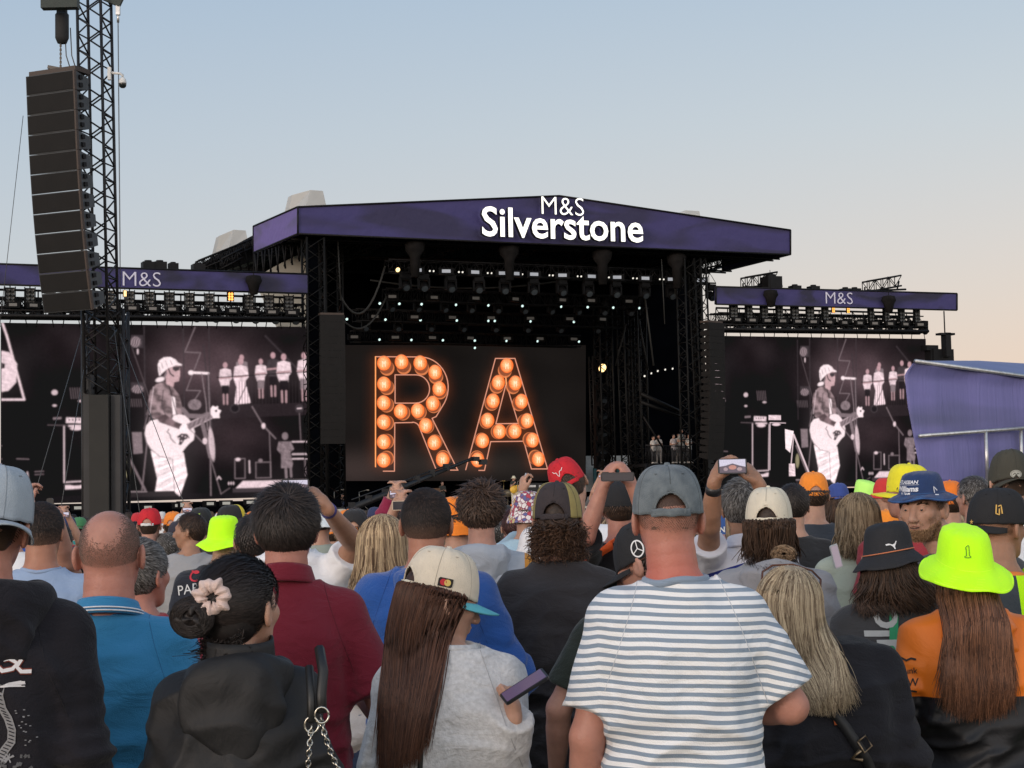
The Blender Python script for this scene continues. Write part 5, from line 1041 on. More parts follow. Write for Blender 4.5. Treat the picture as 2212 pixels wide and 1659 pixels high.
def strands(name, curves, radii, vals, m, parent, sides=3):
    """curves (n, k, 3) -> tapering strand tubes in one mesh"""
    C_ = np.asarray(curves, float); n, k, _ = C_.shape; T = np.gradient(C_, axis=1); T /= np.linalg.norm(T, axis=2)[..., None] + 1e-9
    up = np.array([.31, .2, .93]); X_ = np.cross(T, up); X_ /= np.linalg.norm(X_, axis=2)[..., None] + 1e-9; Y_ = np.cross(T, X_); a = 2 * np.pi * np.arange(sides) / sides
    R_ = np.asarray(radii)[..., None, None] if np.ndim(radii) == 2 else np.asarray(radii)[None, :, None, None]
    V = C_[:, :, None, :] + R_ * (np.cos(a)[None, None, :, None] * X_[:, :, None, :] + np.sin(a)[None, None, :, None] * Y_[:, :, None, :]); V = V.reshape(-1, 3)
    s_ = np.arange(sides); b0 = (np.arange(n)[:, None, None] * k + np.arange(k - 1)[None, :, None]) * sides
    F = np.stack([b0 + s_, b0 + (s_ + 1) % sides, b0 + sides + (s_ + 1) % sides, b0 + sides + s_], -1).reshape(-1, 4); me = np_mesh(name, V, F, m); set_attr(me, np.repeat(vals, k * sides)); return link(name, me, parent)
def hair_long(fig, parent, m, length=.45, width=.15, n=900, seed=2, wave=.006, back=-.10, hat=None, vol=.016, tipw=.6, side=0.0, front=True, r0=.0028, streak=.28, tie=None):
    g = np.random.default_rng(seed); hc, HR = fig.hc, fig.HR.astype(float)
    def shell(P_):
        q = fig.H2(P_); d = ell(q, (0, -.015, .018), (.078, .097, .094)) - (vol if hat is None else vol * np.clip((hat - q[:, 2]) / .06, -.1, 1)); d = smin(d, ell(q, (0, -.035, -.075), (.070, .054, .085)) - vol * .2, .04)
        d = smax(d, q[:, 1] - .035 + np.clip(-q[:, 2], 0, .2) * .35 - np.clip(q[:, 2] - .05, 0, 1) * 1.2, .01); d = d - vnoise(q.astype(np.float32) * np.array([1, 1, .25], np.float32), 130, seed, 4) * .0035
        if hat is not None: d = np.maximum(d, q[:, 2] - hat)
        return d * fig.hs
    o = sdf_obj('hair', shell, fig.hc - np.array([.16, .18, .22]), fig.hc + .16, .0065, m, parent); v = np.empty(len(o.data.vertices) * 3); o.data.vertices.foreach_get('co', v); v = v.reshape(-1, 3)
    set_attr(o.data, np.clip(.42 + .3 * vnoise(v.astype(np.float32) * np.array([1, 1, .1], np.float32), 240, seed + 3, 5), 0, 1))
    th = g.uniform(-2.05, 2.05, n); th = np.where(g.uniform(0, 1, n) < .65, th * .75, th); tt = np.linspace(0, 1, 16); up = g.uniform(.15, 1.0, n)
    sx, cy_ = np.sin(th), -np.cos(th)      # around the back of the head
    C_ = np.zeros((n, 16, 3)); lay = g.uniform(0, 1, n)
    if hat is not None: hi_ = (hat - .018) / .11 - .02; up = g.uniform(hi_ - .35, hi_, n)
    clump = np.round(th * 11) / 11; th = th * .8 + clump * .2; LL_ = length * g.uniform(.35, 1, n) ** .28 * (1 - .16 * (th / 1.8) ** 2); wild = (g.uniform(0, 1, n) < .10) * 1.0; tx = g.normal(0, .012, n); tip_ph = g.uniform(0, 6.28, n)
    for k, t in enumerate(tt):
        L_ = length * (1 - .10 * g.uniform(0, 1, n) * (k == 15)) ; hh = .115 * up
        arcl = np.clip(t * 3.2, 0, 1); fall = np.clip((t - .25) / .75, 0, 1)
        a_ = arcl * np.pi / 2; vg = vol if hat is None else vol * min(1, t * 5) - .003; rx = (.083 + vg + .006 * lay); ry = (.101 + vg + .006 * lay)
        rr = np.sin(np.arccos(np.clip(up, 0, 1)) * (1 - arcl) + np.pi / 2 * arcl); x = sx * rx * rr; y = cy_ * ry * rr - .015; z = .018 + (.094 + vol) * np.cos(np.arccos(np.clip(up, 0, 1)) * (1 - arcl) + np.pi / 2 * arcl)
        z = z + (np.minimum(up, 0) * .11 if hat is not None else 0) - fall * LL_; x = x * (1 - fall * (1 - tipw)) + width * 0; y = y * (1 - .35 * fall) + fall * back + wave * np.sin(7 * t + seed + 5 * lay) * fall; x = x + side * fall + wave * np.sin(9 * t + 6 * lay + th * 2) * fall * 1.2 + tx * fall ** 2 * 1.3 + wild * .014 * np.sin(6 * t + tip_ph) * fall; y = y - wild * .008 * fall
        C_[:, k] = np.stack([x, y, z], 1)
    W_ = C_.copy(); head = W_ * fig.hs @ HR.T + hc
    # below the head the hair hangs straight down whatever the tilt of the head
    base = (np.stack([C_[:, :, 0], C_[:, :, 1], np.maximum(C_[:, :, 2], -.10)], -1) * fig.hs) @ HR.T + hc; drop = np.minimum(C_[:, :, 2] + .10, 0); base[:, :, 2] += drop
    if hasattr(fig, 'cloth'):      # hair lies on the clothes
        for it in range(7):
            D_ = fig.cloth(base.reshape(-1, 3).astype(np.float32)).reshape(n, 16)
            if hasattr(fig, 'hoodfn'): D_ = np.minimum(D_, fig.hoodfn(base.reshape(-1, 3).astype(np.float32)).reshape(n, 16))
            base[:, :, 1] -= np.clip(.006 + .010 * lay[:, None] - D_, 0, .03) * (base[:, :, 2] < fig.ncb[2] + .08)
        base[:, 1:-1] = (base[:, :-2] + base[:, 1:-1] * 2 + base[:, 2:]) / 4
    rad_ = r0 * np.concatenate([np.linspace(.7, 1, 4), np.ones(7), np.linspace(.95, .25, 5)]); vals = np.clip(.5 + streak * .7 * np.sin(th * 9 + seed) * np.sin(th * 23 + 2 * seed) + g.normal(0, .24, n), 0, 1)
    strands('strands', base, rad_, vals, m, o); return o
def curls(fig, parent, m, n=260, seed=4, zlo=-.10, zhi=.03, r=.012, ln=.05, r0=.0028, top=False):
    g = np.random.default_rng(seed); hc, HR = fig.hc, fig.HR.astype(float); C_ = []
    for i in range(n):
        if top: d = g.normal(size=3); d[2] = abs(d[2]) * .9 - .15; d[1] -= .3; d /= np.linalg.norm(d)
        else: a = g.uniform(-1.9, 1.9); d = np.array([math.sin(a), -math.cos(a), 0])
        z = .022 + .092 * d[2] if top else g.uniform(zlo, zhi); b0 = np.array([d[0] * .082, d[1] * .10 - .012, z]); dn = NR(np.array([d[0] * .5, d[1] * .4, -1.0 if not top else d[2] * .8]) + g.normal(0, .35, 3)); ax_ = np.cross(dn, d); ax_ /= np.linalg.norm(ax_) + 1e-6; ax2 = np.cross(dn, ax_)
        ph, tn = g.uniform(0, 6.28), g.uniform(5, 9); C_.append([b0 + dn * ln * t * g.uniform(.9, 1.1) + (ax_ * math.cos(ph + tn * t) + ax2 * math.sin(ph + tn * t)) * r * (.4 + .7 * t) for t in np.linspace(0, 1, 10)])
    C_ = np.array(C_) * fig.hs @ HR.T + hc; return strands('curls', C_, r0 * np.linspace(1, .35, 10), np.clip(g.normal(.5, .3, n), 0, 1), m, parent)

# ------------------------------------------------------------------ hats (built in head coordinates, then posed)
def pose_mesh(o, fig, dz=0.0):
    M_ = Matrix.Translation(Vector(fig.hc)) @ Matrix([list(r) for r in fig.HR.astype(float)]).to_4x4() @ Matrix.Scale(fig.hs, 4); o.data.transform(M_)
def grid_mb(mb, fn, nu, nv, m=0, closed=False, skip=None, smooth=True):
    vs = [fn(i / nu, j / nv) for j in range(nv + 1) for i in range(nu + (0 if closed else 1))]; w_ = nu if closed else nu + 1; fs = []
    for j in range(nv):
        for i in range(nu):
            if skip and skip((i + .5) / nu, (j + .5) / nv): continue
            fs.append((j * w_ + i, j * w_ + (i + 1) % w_, (j + 1) * w_ + (i + 1) % w_, (j + 1) * w_ + i))
    mb.add(vs, fs, m, smooth)
def cap_hat(fig, parent, mc, brim_m=None, yaw=0.0, tilt=.08, rim=.018, hgt=.115, opening=True, panel=None, band=None, button=True, curve=.022, blen=.075, flat=0.0, under=None, size=1.0, puff=0.0, strap_m=None, seams=True):
    """baseball cap: six-panel crown with a cut-out and strap at its rear, curved peak in front (yaw turns the cap on the head)"""
    rx, ry = .0865 * size, .106 * size; ca, sa = math.cos(yaw), math.sin(yaw); ct, st = math.cos(tilt), math.sin(tilt)
    def T(p):   # cap local: peak towards +Y
        x, y, z = p; y, z = y * ct + z * st * 0 , z + y * st; x, y = x * ca - y * sa, x * sa + y * ca; return V3((x, y - .008, z + rim))
    def crown(u, v, off=0.0):
        lowz = min(v, 0.0) * .16; v = max(v, 0.0)
        a = 2 * math.pi * u; e = v; r_ = max(0.0, math.cos(e * math.pi / 2)) ** .52 if e < 1 else 0.0; z = hgt * max(0.0, math.sin(min(e, 1) * math.pi / 2)) ** 1.05
        pin = 1 - .010 * abs(math.cos(a * 3)) ** 8 * (1 - e) ; x = (rx + off) * r_ * math.cos(a) * pin; y = (ry + off) * r_ * math.sin(a) * pin
        if y > 0: z += puff * math.sin(e * math.pi) * math.sin(a) * .02
        dn = .0018 * math.sin(a * 7 + 3 * e) * math.sin(e * 3.1) + .0012 * math.sin(a * 13 + 8 * e)
        z += off * (math.sin(e * math.pi / 2)) + dn + lowz; return T((x * (1 + dn), y * (1 + dn), z))
    NU = 72
    def sk(u, v):
        a = (u * 360) % 360; da = abs(a - 270); return opening and da < 29 and v < .30 * math.sqrt(max(0, 1 - (da / 29) ** 2)) 
    mb = MB()
    grid_mb(mb, lambda u, v: crown(u, v), NU, 22, 0, True, sk)
    if panel is not None:
        k = 0
        for i, f in enumerate(mb.f):
            pass
    o = mb.build('cap', [mc] + ([panel[0]] if panel else []), parent)
    if panel is not None:
        me = o.data; 
        vv = [v.co.copy() for v in me.vertices]
        for pl in me.polygons:
            i0 = min(pl.vertices); u = (i0 % NU) / NU * 360; 
            if panel[1] <= u < panel[2] or (len(panel) > 3 and panel[3] <= u < panel[4]): pl.material_index = 1
    pose_mesh(o, fig); md = o.modifiers.new('thickness', 'SOLIDIFY'); md.thickness = .0028; md.offset = 1
    if seams:
        sb = MB()
        for k in range(6):
            u = k / 6 + .25 if True else 0
            pts = [crown(u, v, .0022) for v in np.linspace(.0 if not (opening and abs((u * 360) % 360 - 270) < 10) else .42, .98, 14)]; sb.path(pts, .0016, 4)
        for k in range(6):
            p_ = crown(k / 6 + .25 + 1 / 12, .62, .002); sb.lathe([(.0028, 0), (.0048, .0008), (.0028, .0016)], 8, 0, p_)
        pts = [crown(i / 60, .035, .0022) for i in range(61) if not sk(i / 60, .035)]
        so_ = sb.build('seam', mat('seam', tuple(c * .62 for c in mc.node_tree.nodes['Principled BSDF'].inputs['Base Color'].default_value[:3]), .8), o); pose_mesh(so_, fig)
    if button:
        bb = MB(); bb.lathe([(0, .007), (.006, .006), (.0085, .002), (.009, -.002)], 12, 0, crown(0, .9999, .002)); bo = bb.build('button', mc, o); pose_mesh(bo, fig)
    if opening:
        sb = MB(); sm = strap_m or mc
        grid_mb(sb, lambda u, v: crown((270 - 33 + 66 * u) / 360, .0 + .115 * v - .03, .0015 + .003 * math.sin(math.pi * u)), 20, 3, 0); so2 = sb.build('strap', sm, o); pose_mesh(so2, fig); md = so2.modifiers.new('thickness', 'SOLIDIFY'); md.thickness = .0025; md.offset = 1
        eb = MB(); pts = []
        for k in range(25):
            t = -1 + 2 * k / 24; pts.append(crown((270 + 29 * t) / 360, .30 * math.sqrt(max(0, 1 - t * t)) , .0018))
        eb.path(pts, .0026, 5); eo = eb.build('opening_edge', mc, o); pose_mesh(eo, fig)
        kb = MB(); p_ = crown((270 + 20) / 360, .05, .004); kb.box(p_, (.012, .004, .014)); ko = kb.build('buckle', mc, o); pose_mesh(ko, fig)
    pb_ = MB()
    def peak(u, v):
        a = math.pi * (.5 + (u - .5) * .86); x0, y0 = rx * math.cos(a), ry * math.sin(a); w_ = math.sin(math.pi * u) ** .55 if 0 < u < 1 else 0
        x = x0 * (1 + .06 * v * w_); y = y0 + blen * v * w_ ; z = -.004 - curve * (abs(x) / rx) ** 2 * (.35 + .65 * v) - .012 * v * (1 - flat) * w_; return T((x, y, z))
    grid_mb(pb_, peak, 28, 8, 0); po = pb_.build('peak', brim_m or mc, o); pose_mesh(po, fig); md = po.modifiers.new('thickness', 'SOLIDIFY'); md.thickness = .004; md.offset = 0
    return o
def bucket_hat(fig, parent, m, rim=.022, hgt=.102, brim=.052, drop=.030, rt=.072, size=1.0, tilt=.05, yaw=0.0, band=None, wob=.004, seed=0, edge_m=None, flare=1.0, roll=0.0):
    ca, sa = math.cos(yaw), math.sin(yaw); rx, ry = .087 * size, .107 * size
    def T(x, y, z): z = z + y * math.sin(tilt) + x * math.sin(roll); x, y = x * ca - y * sa, x * sa + y * ca; return V3((x, y - .008, z + rim))
    prof = [(0, hgt + .008, 0), (.35, hgt + .006, 0), (.66, hgt + .000, 0), (.78, hgt - .007, 0), (.85, hgt - .020, 0), (.91, hgt * .55, 0), (.955, hgt * .25, 0), (1.0, .004, 0), (1.0, 0, .004), (1.0, -.08 * drop, .006), (1, -.3 * drop, brim * .36), (1, -.62 * drop, brim * .70), (1, -drop, brim), (1, -drop - .002, brim)]
    n = 72; mb = MB(); vs = []; 
    for j, (r_, z, e) in enumerate(prof):
        for i in range(n):
            a = 2 * math.pi * i / n; k = r_ ; ex = e * flare; w_ = wob * math.sin(a * 3 + seed) * (e / brim) + wob * .6 * math.sin(a * 5 + 2 * seed) * (e / brim) + .0012 * math.sin(a * 9 + j + seed); x = (rx * k + ex) * math.cos(a); y = (ry * k + ex) * math.sin(a)
            vs.append(T(x * (1 + .010 * math.sin(5 * a + j * .8 + seed) * (0 < j < 10)), y, z + w_))
    fs = [(j * n + i, j * n + (i + 1) % n, (j + 1) * n + (i + 1) % n, (j + 1) * n + i) for j in range(1, len(prof) - 1) for i in range(n)]; fs = [tuple(range(n, 2 * n))[::1]] + fs
    mb.add(vs, [tuple(reversed(f)) if len(f) == 4 else f for f in fs], 0, True); o = mb.build('bucket_hat', m, parent); pose_mesh(o, fig)
    md = o.modifiers.new('thickness', 'SOLIDIFY'); md.thickness = .0028; md.offset = 1
    st = MB()
    for e_ in (.25, .42, .58, .74, .88, .985):
        st.path([T((rx + brim * flare * e_) * math.cos(a), (ry + brim * flare * e_) * math.sin(a), -drop * np.interp(e_, [0, .36, .7, 1], [.08, .3, .62, 1]) + wob * math.sin(a * 3 + seed) * e_ + wob * .6 * math.sin(a * 5 + 2 * seed) * e_ + .0024) for a in np.linspace(0, 2 * math.pi, 65)], .0009 if e_ < .95 else .0022, 4)
    for r_, z in ((.80, hgt - .014), (1.0, .006)): st.path([T(rx * (r_ + .02) * math.cos(a), ry * (r_ + .02) * math.sin(a), z) for a in np.linspace(0, 2 * math.pi, 65)], .0013, 4)
    base = m.node_tree.nodes['Principled BSDF'].inputs['Base Color'].default_value[:3]; so_ = st.build('stitching', edge_m or mat('stitching', tuple(c * .72 for c in base), .8), o); pose_mesh(so_, fig)
    if band is not None:
        bb = MB(); bb.path([T(rx * (1.035) * math.cos(a), ry * 1.03 * math.sin(a), .010) for a in np.linspace(0, 2 * math.pi, 65)], .0022, 5); bo = bb.build('hat_band', band, o); pose_mesh(bo, fig)
    return o

# ------------------------------------------------------------------ prints laid on a surface
def decal(name, V2, F2, o_base, origin, xdir, ydir, m, parent, off=.0022, sub=0, thick=0.0):
    """lays a flat drawing on the surface of o_base: origin/xdir/ydir in the local frame of the thing"""
    dg = bpy.context.evaluated_depsgraph_get(); me0 = o_base.data; bvh = BVHTree.FromPolygons([v.co for v in me0.vertices], [tuple(p.vertices) for p in me0.polygons])
    xd, yd = Vector(xdir).normalized(), Vector(ydir).normalized(); nd = xd.cross(yd).normalized(); org = Vector(origin); vs = []
    if sub:
        me = bpy.data.meshes.new('t'); me.from_pydata([(x, y, 0) for x, y in V2], [], F2); bm = bmesh.new(); bm.from_mesh(me); bmesh.ops.triangulate(bm, faces=bm.faces); bmesh.ops.subdivide_edges(bm, edges=bm.edges, cuts=sub, use_grid_fill=True); V2 = [(v.co.x, v.co.y) for v in bm.verts]; bm.verts.index_update(); F2 = [tuple(v.index for v in f.verts) for f in bm.faces]; bm.free()
    for x, y in V2:
        p = org + xd * float(x) + yd * float(y) + nd * .25; h_ = bvh.ray_cast(p, -nd, .6)
        vs.append((h_[0] + nd * off) if h_[0] is not None else None)
    fs = [f for f in F2 if all(vs[i] is not None for i in f)]; vs = [v if v is not None else org for v in vs]; mb = MB(); mb.add(vs, fs, 0, False); return mb.build(name, m, parent)
def stroke2d(pts, wd, closed=False):
    p = np.array(pts, float); q = []
    for a, b in zip(p[:-1], p[1:]):
        n_ = max(2, int(np.hypot(*(b - a)) / (wd * 1.2)) + 1); q += [a + (b - a) * t for t in np.linspace(0, 1, n_)[:-1]]
    q.append(p[-1]); q = np.array(q); T = np.gradient(q, axis=0); T /= np.hypot(T[:, 0], T[:, 1])[:, None] + 1e-9; n_ = np.stack([-T[:, 1], T[:, 0]], 1); w_ = np.broadcast_to(wd, (len(q),))[:, None] / 2
    V = np.concatenate([q + n_ * w_, q - n_ * w_]); k = len(q); return [tuple(v) for v in V], [(i, i + 1, k + i + 1, k + i) for i in range(k - 1)]
def merge2d(*ps):
    V, F = [], []
    for v, f in ps: b = len(V); V += [tuple(x) for x in v]; F += [tuple(i + b for i in g_) for g_ in f]
    return V, F
def xf2d(vf, dx=0, dy=0, s=1, rot=0): c_, s_ = math.cos(rot), math.sin(rot); return [((x * c_ - y * s_) * s + dx, (x * s_ + y * c_) * s + dy) for x, y in vf[0]], vf[1]
def ring2d(rx, ry, wd, n=28, a0=0, a1=360): return stroke2d([(rx * math.cos(rad(a0 + (a1 - a0) * i / n)), ry * math.sin(rad(a0 + (a1 - a0) * i / n))) for i in range(n + 1)], wd)
def disc2d(rx, ry, n=24): return [(0, 0)] + [(rx * math.cos(2 * math.pi * i / n), ry * math.sin(2 * math.pi * i / n)) for i in range(n)], [(0, i + 1, (i + 1) % n + 1) for i in range(n)]

# ------------------------------------------------------------------ the figure as Blender objects
SK = dict(fair=(.43, .245, .175), tan=(.34, .18, .115), red=(.41, .215, .16), pale=(.48, .30, .23), dark=(.13, .065, .04), olive=(.31, .175, .115))
M_JEANS = fabric('denim', (.04, .06, .12), .2, .8); M_SHORT = fabric('shorts', (.05, .05, .055), .1)
def make_person(u, vtop, d, label, H=None, skin='fair', yaw=0.0, res=.008, group=None, hat_h=0.0, foot=None, sex='m', wd=1.0, fat=0.0, head=(0, 0, 0), arms=('down', 'down'), lean=0.0, hx=0.0, neck=1.0, sh=1.0, hd=0.0, red=0.0, face=False, trousers=None, shorts=False, hs=1.0, leg_len=None):
    """u, vtop: where the top of the head (with hat) stands in the photograph; d: metres away along the view"""
    T = P(u, vtop, d); Hh = (T.z - hat_h) if H is None else H; root_loc = Vector((T.x - hx * math.cos(yaw), T.y + hx * -math.sin(yaw), 0)); 
    fig = Fig(Hh, wd, sex, fat, head, arms, lean, hx, neck, sh, hd, hs); lo, hi = fig.bounds(); sm = skin_mat(SK[skin], red)
    fn = lambda P_: fig.body(P_, face=face); V, F = snets(fn, lo, hi, res * RES); me = np_mesh('person', V, F, sm); o = link('person', me); o.location = (root_loc.x, root_loc.y, 0); o.rotation_euler = (0, 0, yaw); tag(o, label, 'person', group); fig.o = o; fig.sm = sm
    tm = trousers or M_JEANS; k = fig.k
    def leg(P_): D_ = smin(fig.legs(P_, .016), loft(P_, fig.tors[:3], .010), .03); D_ = np.maximum(D_, P_[:, 2] - .98 * k); return np.maximum(D_, (.42 if shorts else .07) * k - P_[:, 2]) - folds(P_, 5, .004, 18)
    sdf_obj('shorts' if shorts else 'trousers', leg, (-.30 * wd, -.24, .0), (.30 * wd, .24, 1.05), max(res, .012), tm, o)
    mb = MB()
    for sd_ in (-1, 1):
        x = sd_ * .115 * wd * k; sh_ = empty('tmp'); bpy.data.objects.remove(sh_)
        s_ = MB(); grid_mb(s_, lambda a, b_: V3((x + .048 * math.cos(2 * math.pi * a) * (1 - .25 * (b_ > .6)), .05 + .135 * math.sin(2 * math.pi * a) * (1 - .3 * (b_ > .6)), .001 + .085 * b_)), 16, 5, 0, True); s_.build('shoe', mat('shoe_white', (.5, .5, .48), .6), o)
    fig.res = res; return fig
# ================================================================== THE AUDIENCE, near to far
HR_, MR_ = .0058, .009
QK = float(os.environ.get('QK', '1'))
if QK != 1: RES = QK
def L(fig, u, v, y):           # photograph point at distance y -> local point of a figure
    fig_m = Matrix.Translation(fig.o.location) @ Matrix.Rotation(fig.o.rotation_euler[2], 4, 'Z'); return fig_m.inverted() @ P(u, v, y)
def Lw(T, yaw, hx, u, v, y):   # same before the figure exists
    root = Vector((T.x - hx * math.cos(yaw), T.y - hx * math.sin(yaw), 0)); return np.array((Matrix.Translation(root) @ Matrix.Rotation(yaw, 4, 'Z')).inverted() @ P(u, v, y))
def top(fig, kind, seed, m, hem=.80, long=False, **kw):
    lo, hi = cloth_box(fig, hem); o = sdf_obj(kind, cloth_top(fig, kind, seed, hem=hem, long=long, **kw), lo, hi, max(fig.res * 1.1, .0065), m, fig.o); fig.shirt = o; return o
def rib_collar(fig, m, r=.071, zc=.052, t=.008, tilt=.18, name='collar'):
    k = fig.k; c = fig.ncb; b = MB(); r = fig.neckr + .003; sh_ = fig.shirt; bv_ = BVHTree.FromPolygons([v.co for v in sh_.data.vertices], [tuple(p.vertices) for p in sh_.data.polygons]); zs = []; an = np.linspace(0, 2 * math.pi, 41)
    for a in an:
        q = [bv_.ray_cast(V3((c[0] + (r + e) * k * math.cos(a), c[1] + .006 + (r + e) * k * math.sin(a), c[2] + .2)), V3((0, 0, -1)), .35)[0] for e in (.002, .008, .014)]; q = [p.z for p in q if p is not None]; zs.append(max(q) if q else c[2] + .03)
    zs = np.array(zs); zs = np.convolve(np.concatenate([zs[-6:-1], zs, zs[1:6]]), np.ones(5) / 5, 'same')[5:-5]
    b.path([V3((c[0] + (r + .003) * k * math.cos(a), c[1] + .006 + (r + .003) * k * math.sin(a), z)) for a, z in zip(an, zs)], t, 8); return b.build(name, m, fig.o)
def seams(fig, m, hems=True, sleeve=.62):
    fn = fig.cloth; b = MB()
    def ring(c, ax, r=.0014, out=.0):
        q = Vector(ax).to_track_quat('Z', 'Y'); pts = []
        for a in np.linspace(0, 2 * math.pi, 37):
            d = q @ V3((math.cos(a), math.sin(a), 0)); ts = np.linspace(.01, .24, 70); Q = np.array([tuple(V3(c) + d * t) for t in ts], np.float32); D_ = fn(Q); i = max(1, int(np.argmax(D_ > 0)) if (D_ > 0).any() else 69); t0, t1 = D_[i - 1], D_[i]; pts.append(V3(c) + d * float(ts[i - 1] + (ts[i] - ts[i - 1]) * (-t0 / (t1 - t0 + 1e-9) if t0 < 0 < t1 else 0)))
        b.path(pts, r, 4)
    for a in fig.arm:
        b = MB(); S, E = Vector(a['S']), Vector(a['E']); ring(S + V3((-a['sd'] * .012, 0, -.01)), (a['sd'] * 1.0, 0, .35), .0012); b.build('seam', m, fig.shirt)
def polo_collar(fig, m, trim=None, h_=.045, r=.070, z0=.035, spread=.016):
    k = fig.k; c = fig.ncb; b = MB()
    grid_mb(b, lambda u, v: V3((c[0] + (r + spread * (1 - v) ) * k * math.cos(u * 2 * math.pi), c[1] - .002 + (r + spread * (1 - v)) * k * 1.0 * math.sin(u * 2 * math.pi), c[2] + (z0 + h_ * v) * k - .25 * r * k * math.sin(u * 2 * math.pi) - .02 * (math.sin(u * 2 * math.pi) > .8))), 48, 5, 0, True); o = b.build('collar', m, fig.o)
    md = o.modifiers.new('thickness', 'SOLIDIFY'); md.thickness = .005
    if trim:
        for zz in (.14, .34):
            t = MB(); t.path([V3((c[0] + (r + spread * (1 - zz) + .004) * k * math.cos(a), c[1] - .002 + (r + spread * (1 - zz) + .004) * k * math.sin(a), c[2] + (z0 + h_ * zz) * k - .25 * r * k * math.sin(a))) for a in np.linspace(math.pi * .95, 2.05 * math.pi, 40)], .0022, 4); t.build('collar_stripe', trim, o)
    return o
def hood(fig, m, seed=1, size=1.0, up=0.0, name='hood', dy=0.0):
    k = fig.k; c = fig.ncb
    def fn(P_):
        q = P_ - c.astype(np.float32); a = np.arctan2(q[:, 1] - .0, q[:, 0]); r = np.hypot(q[:, 0], q[:, 1] * .95) ; zc_ = .030 + up - .16 * r * np.sin(a) + .02 * np.sin(a)
        D_ = np.hypot(r - .098 * size * k, (q[:, 2] - zc_ * k) * .75) - (.030 + .012 * np.clip(-np.sin(a), 0, 1)) * size
        D_ = smin(D_, ell(q, (0, -.105 * size + dy, -.045), (.112 * size, .026 * size, .088 * size)), .04); D_ = smin(D_, ell(q, (0, -.122 * size + dy, -.11), (.05 * size, .016, .05 * size)), .04)
        D_ = np.maximum(D_, -(cap(P_, c + np.array([0, .01, -.1]), c + np.array([0, .01, .25]), .062 * k)))
        return D_ - folds(P_, seed, .009, 30)
    fig.hoodfn = fn; return sdf_obj(name, fn, c - np.array([.2, .24, .26]), c + np.array([.2, .18, .14]), .0075, m, fig.o)
def strap_path(fig, shirt, pts, wd, m, name='strap', th=.004):
    """a flat strap resting on the clothing; pts are (x, z) seen from behind"""
    bvh = BVHTree.FromPolygons([v.co for v in shirt.data.vertices], [tuple(p.vertices) for p in shirt.data.polygons]); V_, F_ = stroke2d(pts, wd); vs = []
    for x, z in V_:
        h_ = bvh.ray_cast(Vector((x, -.8, z)), Vector((0, 1, 0)), 1.6); vs.append((h_[0] + Vector((0, -.004, 0))) if h_[0] is not None else Vector((x, -.1, z)))
    mb = MB(); mb.add(vs, F_, 0, True); o = mb.build(name, m, fig.o); md = o.modifiers.new('thickness', 'SOLIDIFY'); md.thickness = th; md.offset = -1; return o
def phone(c, xd, yd, label, lit=True, w_=.150, h_=.073, scr=None, mc_=(.015, .015, .018)):
    """phone: c centre, xd along its long side, yd up its short side; the screen faces xd x yd"""
    xd = Vector(xd).normalized(); nd = xd.cross(Vector(yd)).normalized(); yd = nd.cross(xd); M_ = Matrix((xd, yd, nd)).transposed().to_4x4(); o = empty('phone', mat=Matrix.Translation(c) @ M_); tag(o, label, 'phone')
    b = MB(); 
    pts = [(sx * (w_ / 2 - .008 + .008 * math.cos(a)), sy * (h_ / 2 - .008 + .008 * math.sin(a))) for sx, sy, a in [(1, 1, 0), (1, 1, math.pi / 4), (1, 1, math.pi / 2), (-1, 1, math.pi / 2), (-1, 1, math.pi / 4), (-1, 1, 0), (-1, -1, 0), (-1, -1, math.pi / 4), (-1, -1, math.pi / 2), (1, -1, math.pi / 2), (1, -1, math.pi / 4), (1, -1, 0)]]
    b.prism([(x, y, -.004) for x, y in pts], (0, 0, .008)); b.box((-w_ * .36, h_ * .22, -.006), (.03, .028, .004)); b.build('case', mat('phone_case', mc_, .35), o)
    if lit:
        cv = Canvas(60, 30, 0, 0, 60, 30, (.62, .58, .72)); cv.poly([(0, 16), (14, 14), (30, 9), (46, 14), (60, 17), (60, 30), (0, 30)], (.10, .07, .10)); cv.ell((30, 18), 9, 5, (.5, .22, .18)); cv.ell((14, 22), 5, 4, (.35, .25, .28)); cv.ell((46, 22), 6, 4, (.4, .28, .3)); cv.C *= 1 + .2 * cv.noise(1.1, 7)[..., None]
        if scr is not None: cv.C[:] = scr
        ww, hh = w_ / 2 - .006, h_ / 2 - .004; xs = np.linspace(-ww, ww, 61); ys = np.linspace(hh, -hh, 31); G_ = np.stack([*np.meshgrid(xs, ys), np.full((31, 61), .0048)], -1).reshape(-1, 3); idx = np.arange(31 * 61).reshape(31, 61)
        m_ = bpy.data.materials.new('phone_screen'); m_.use_nodes = True; t = m_.node_tree; bs = t.nodes['Principled BSDF']; at = t.nodes.new('ShaderNodeAttribute'); at.attribute_name = 'diode'; t.links.new(at.outputs['Color'], bs.inputs['Emission Color']); bs.inputs['Emission Strength'].default_value = 1; bs.inputs['Base Color'].default_value = (.01, .01, .01, 1); bs.inputs['Roughness'].default_value = .2
        me = np_mesh('phone_screen', G_, np.stack([idx[:-1, :-1], idx[1:, :-1], idx[1:, 1:], idx[:-1, 1:]], -1).reshape(-1, 4), m_, False); ca = me.color_attributes.new('diode', 'FLOAT_COLOR', 'CORNER'); q = np.ones((1800, 4, 4), np.float32); q[:, :, :3] = np.clip(cv.C, 0, 2).reshape(-1, 1, 3); ca.data.foreach_set('color', q.ravel()); link('phone_screen', me, o)
    else:
        b = MB(); b.box((0, 0, .0045), (w_ - .01, h_ - .008, .001)); b.build('phone_screen', mat('dark_glass', (.03, .03, .04), .12), o)
    return o
M_WHT = fabric('white_cotton', (.78, .78, .80), .03); M_BLK = fabric('black_cotton', (.014, .014, .016), .15, .9, spec=.15)
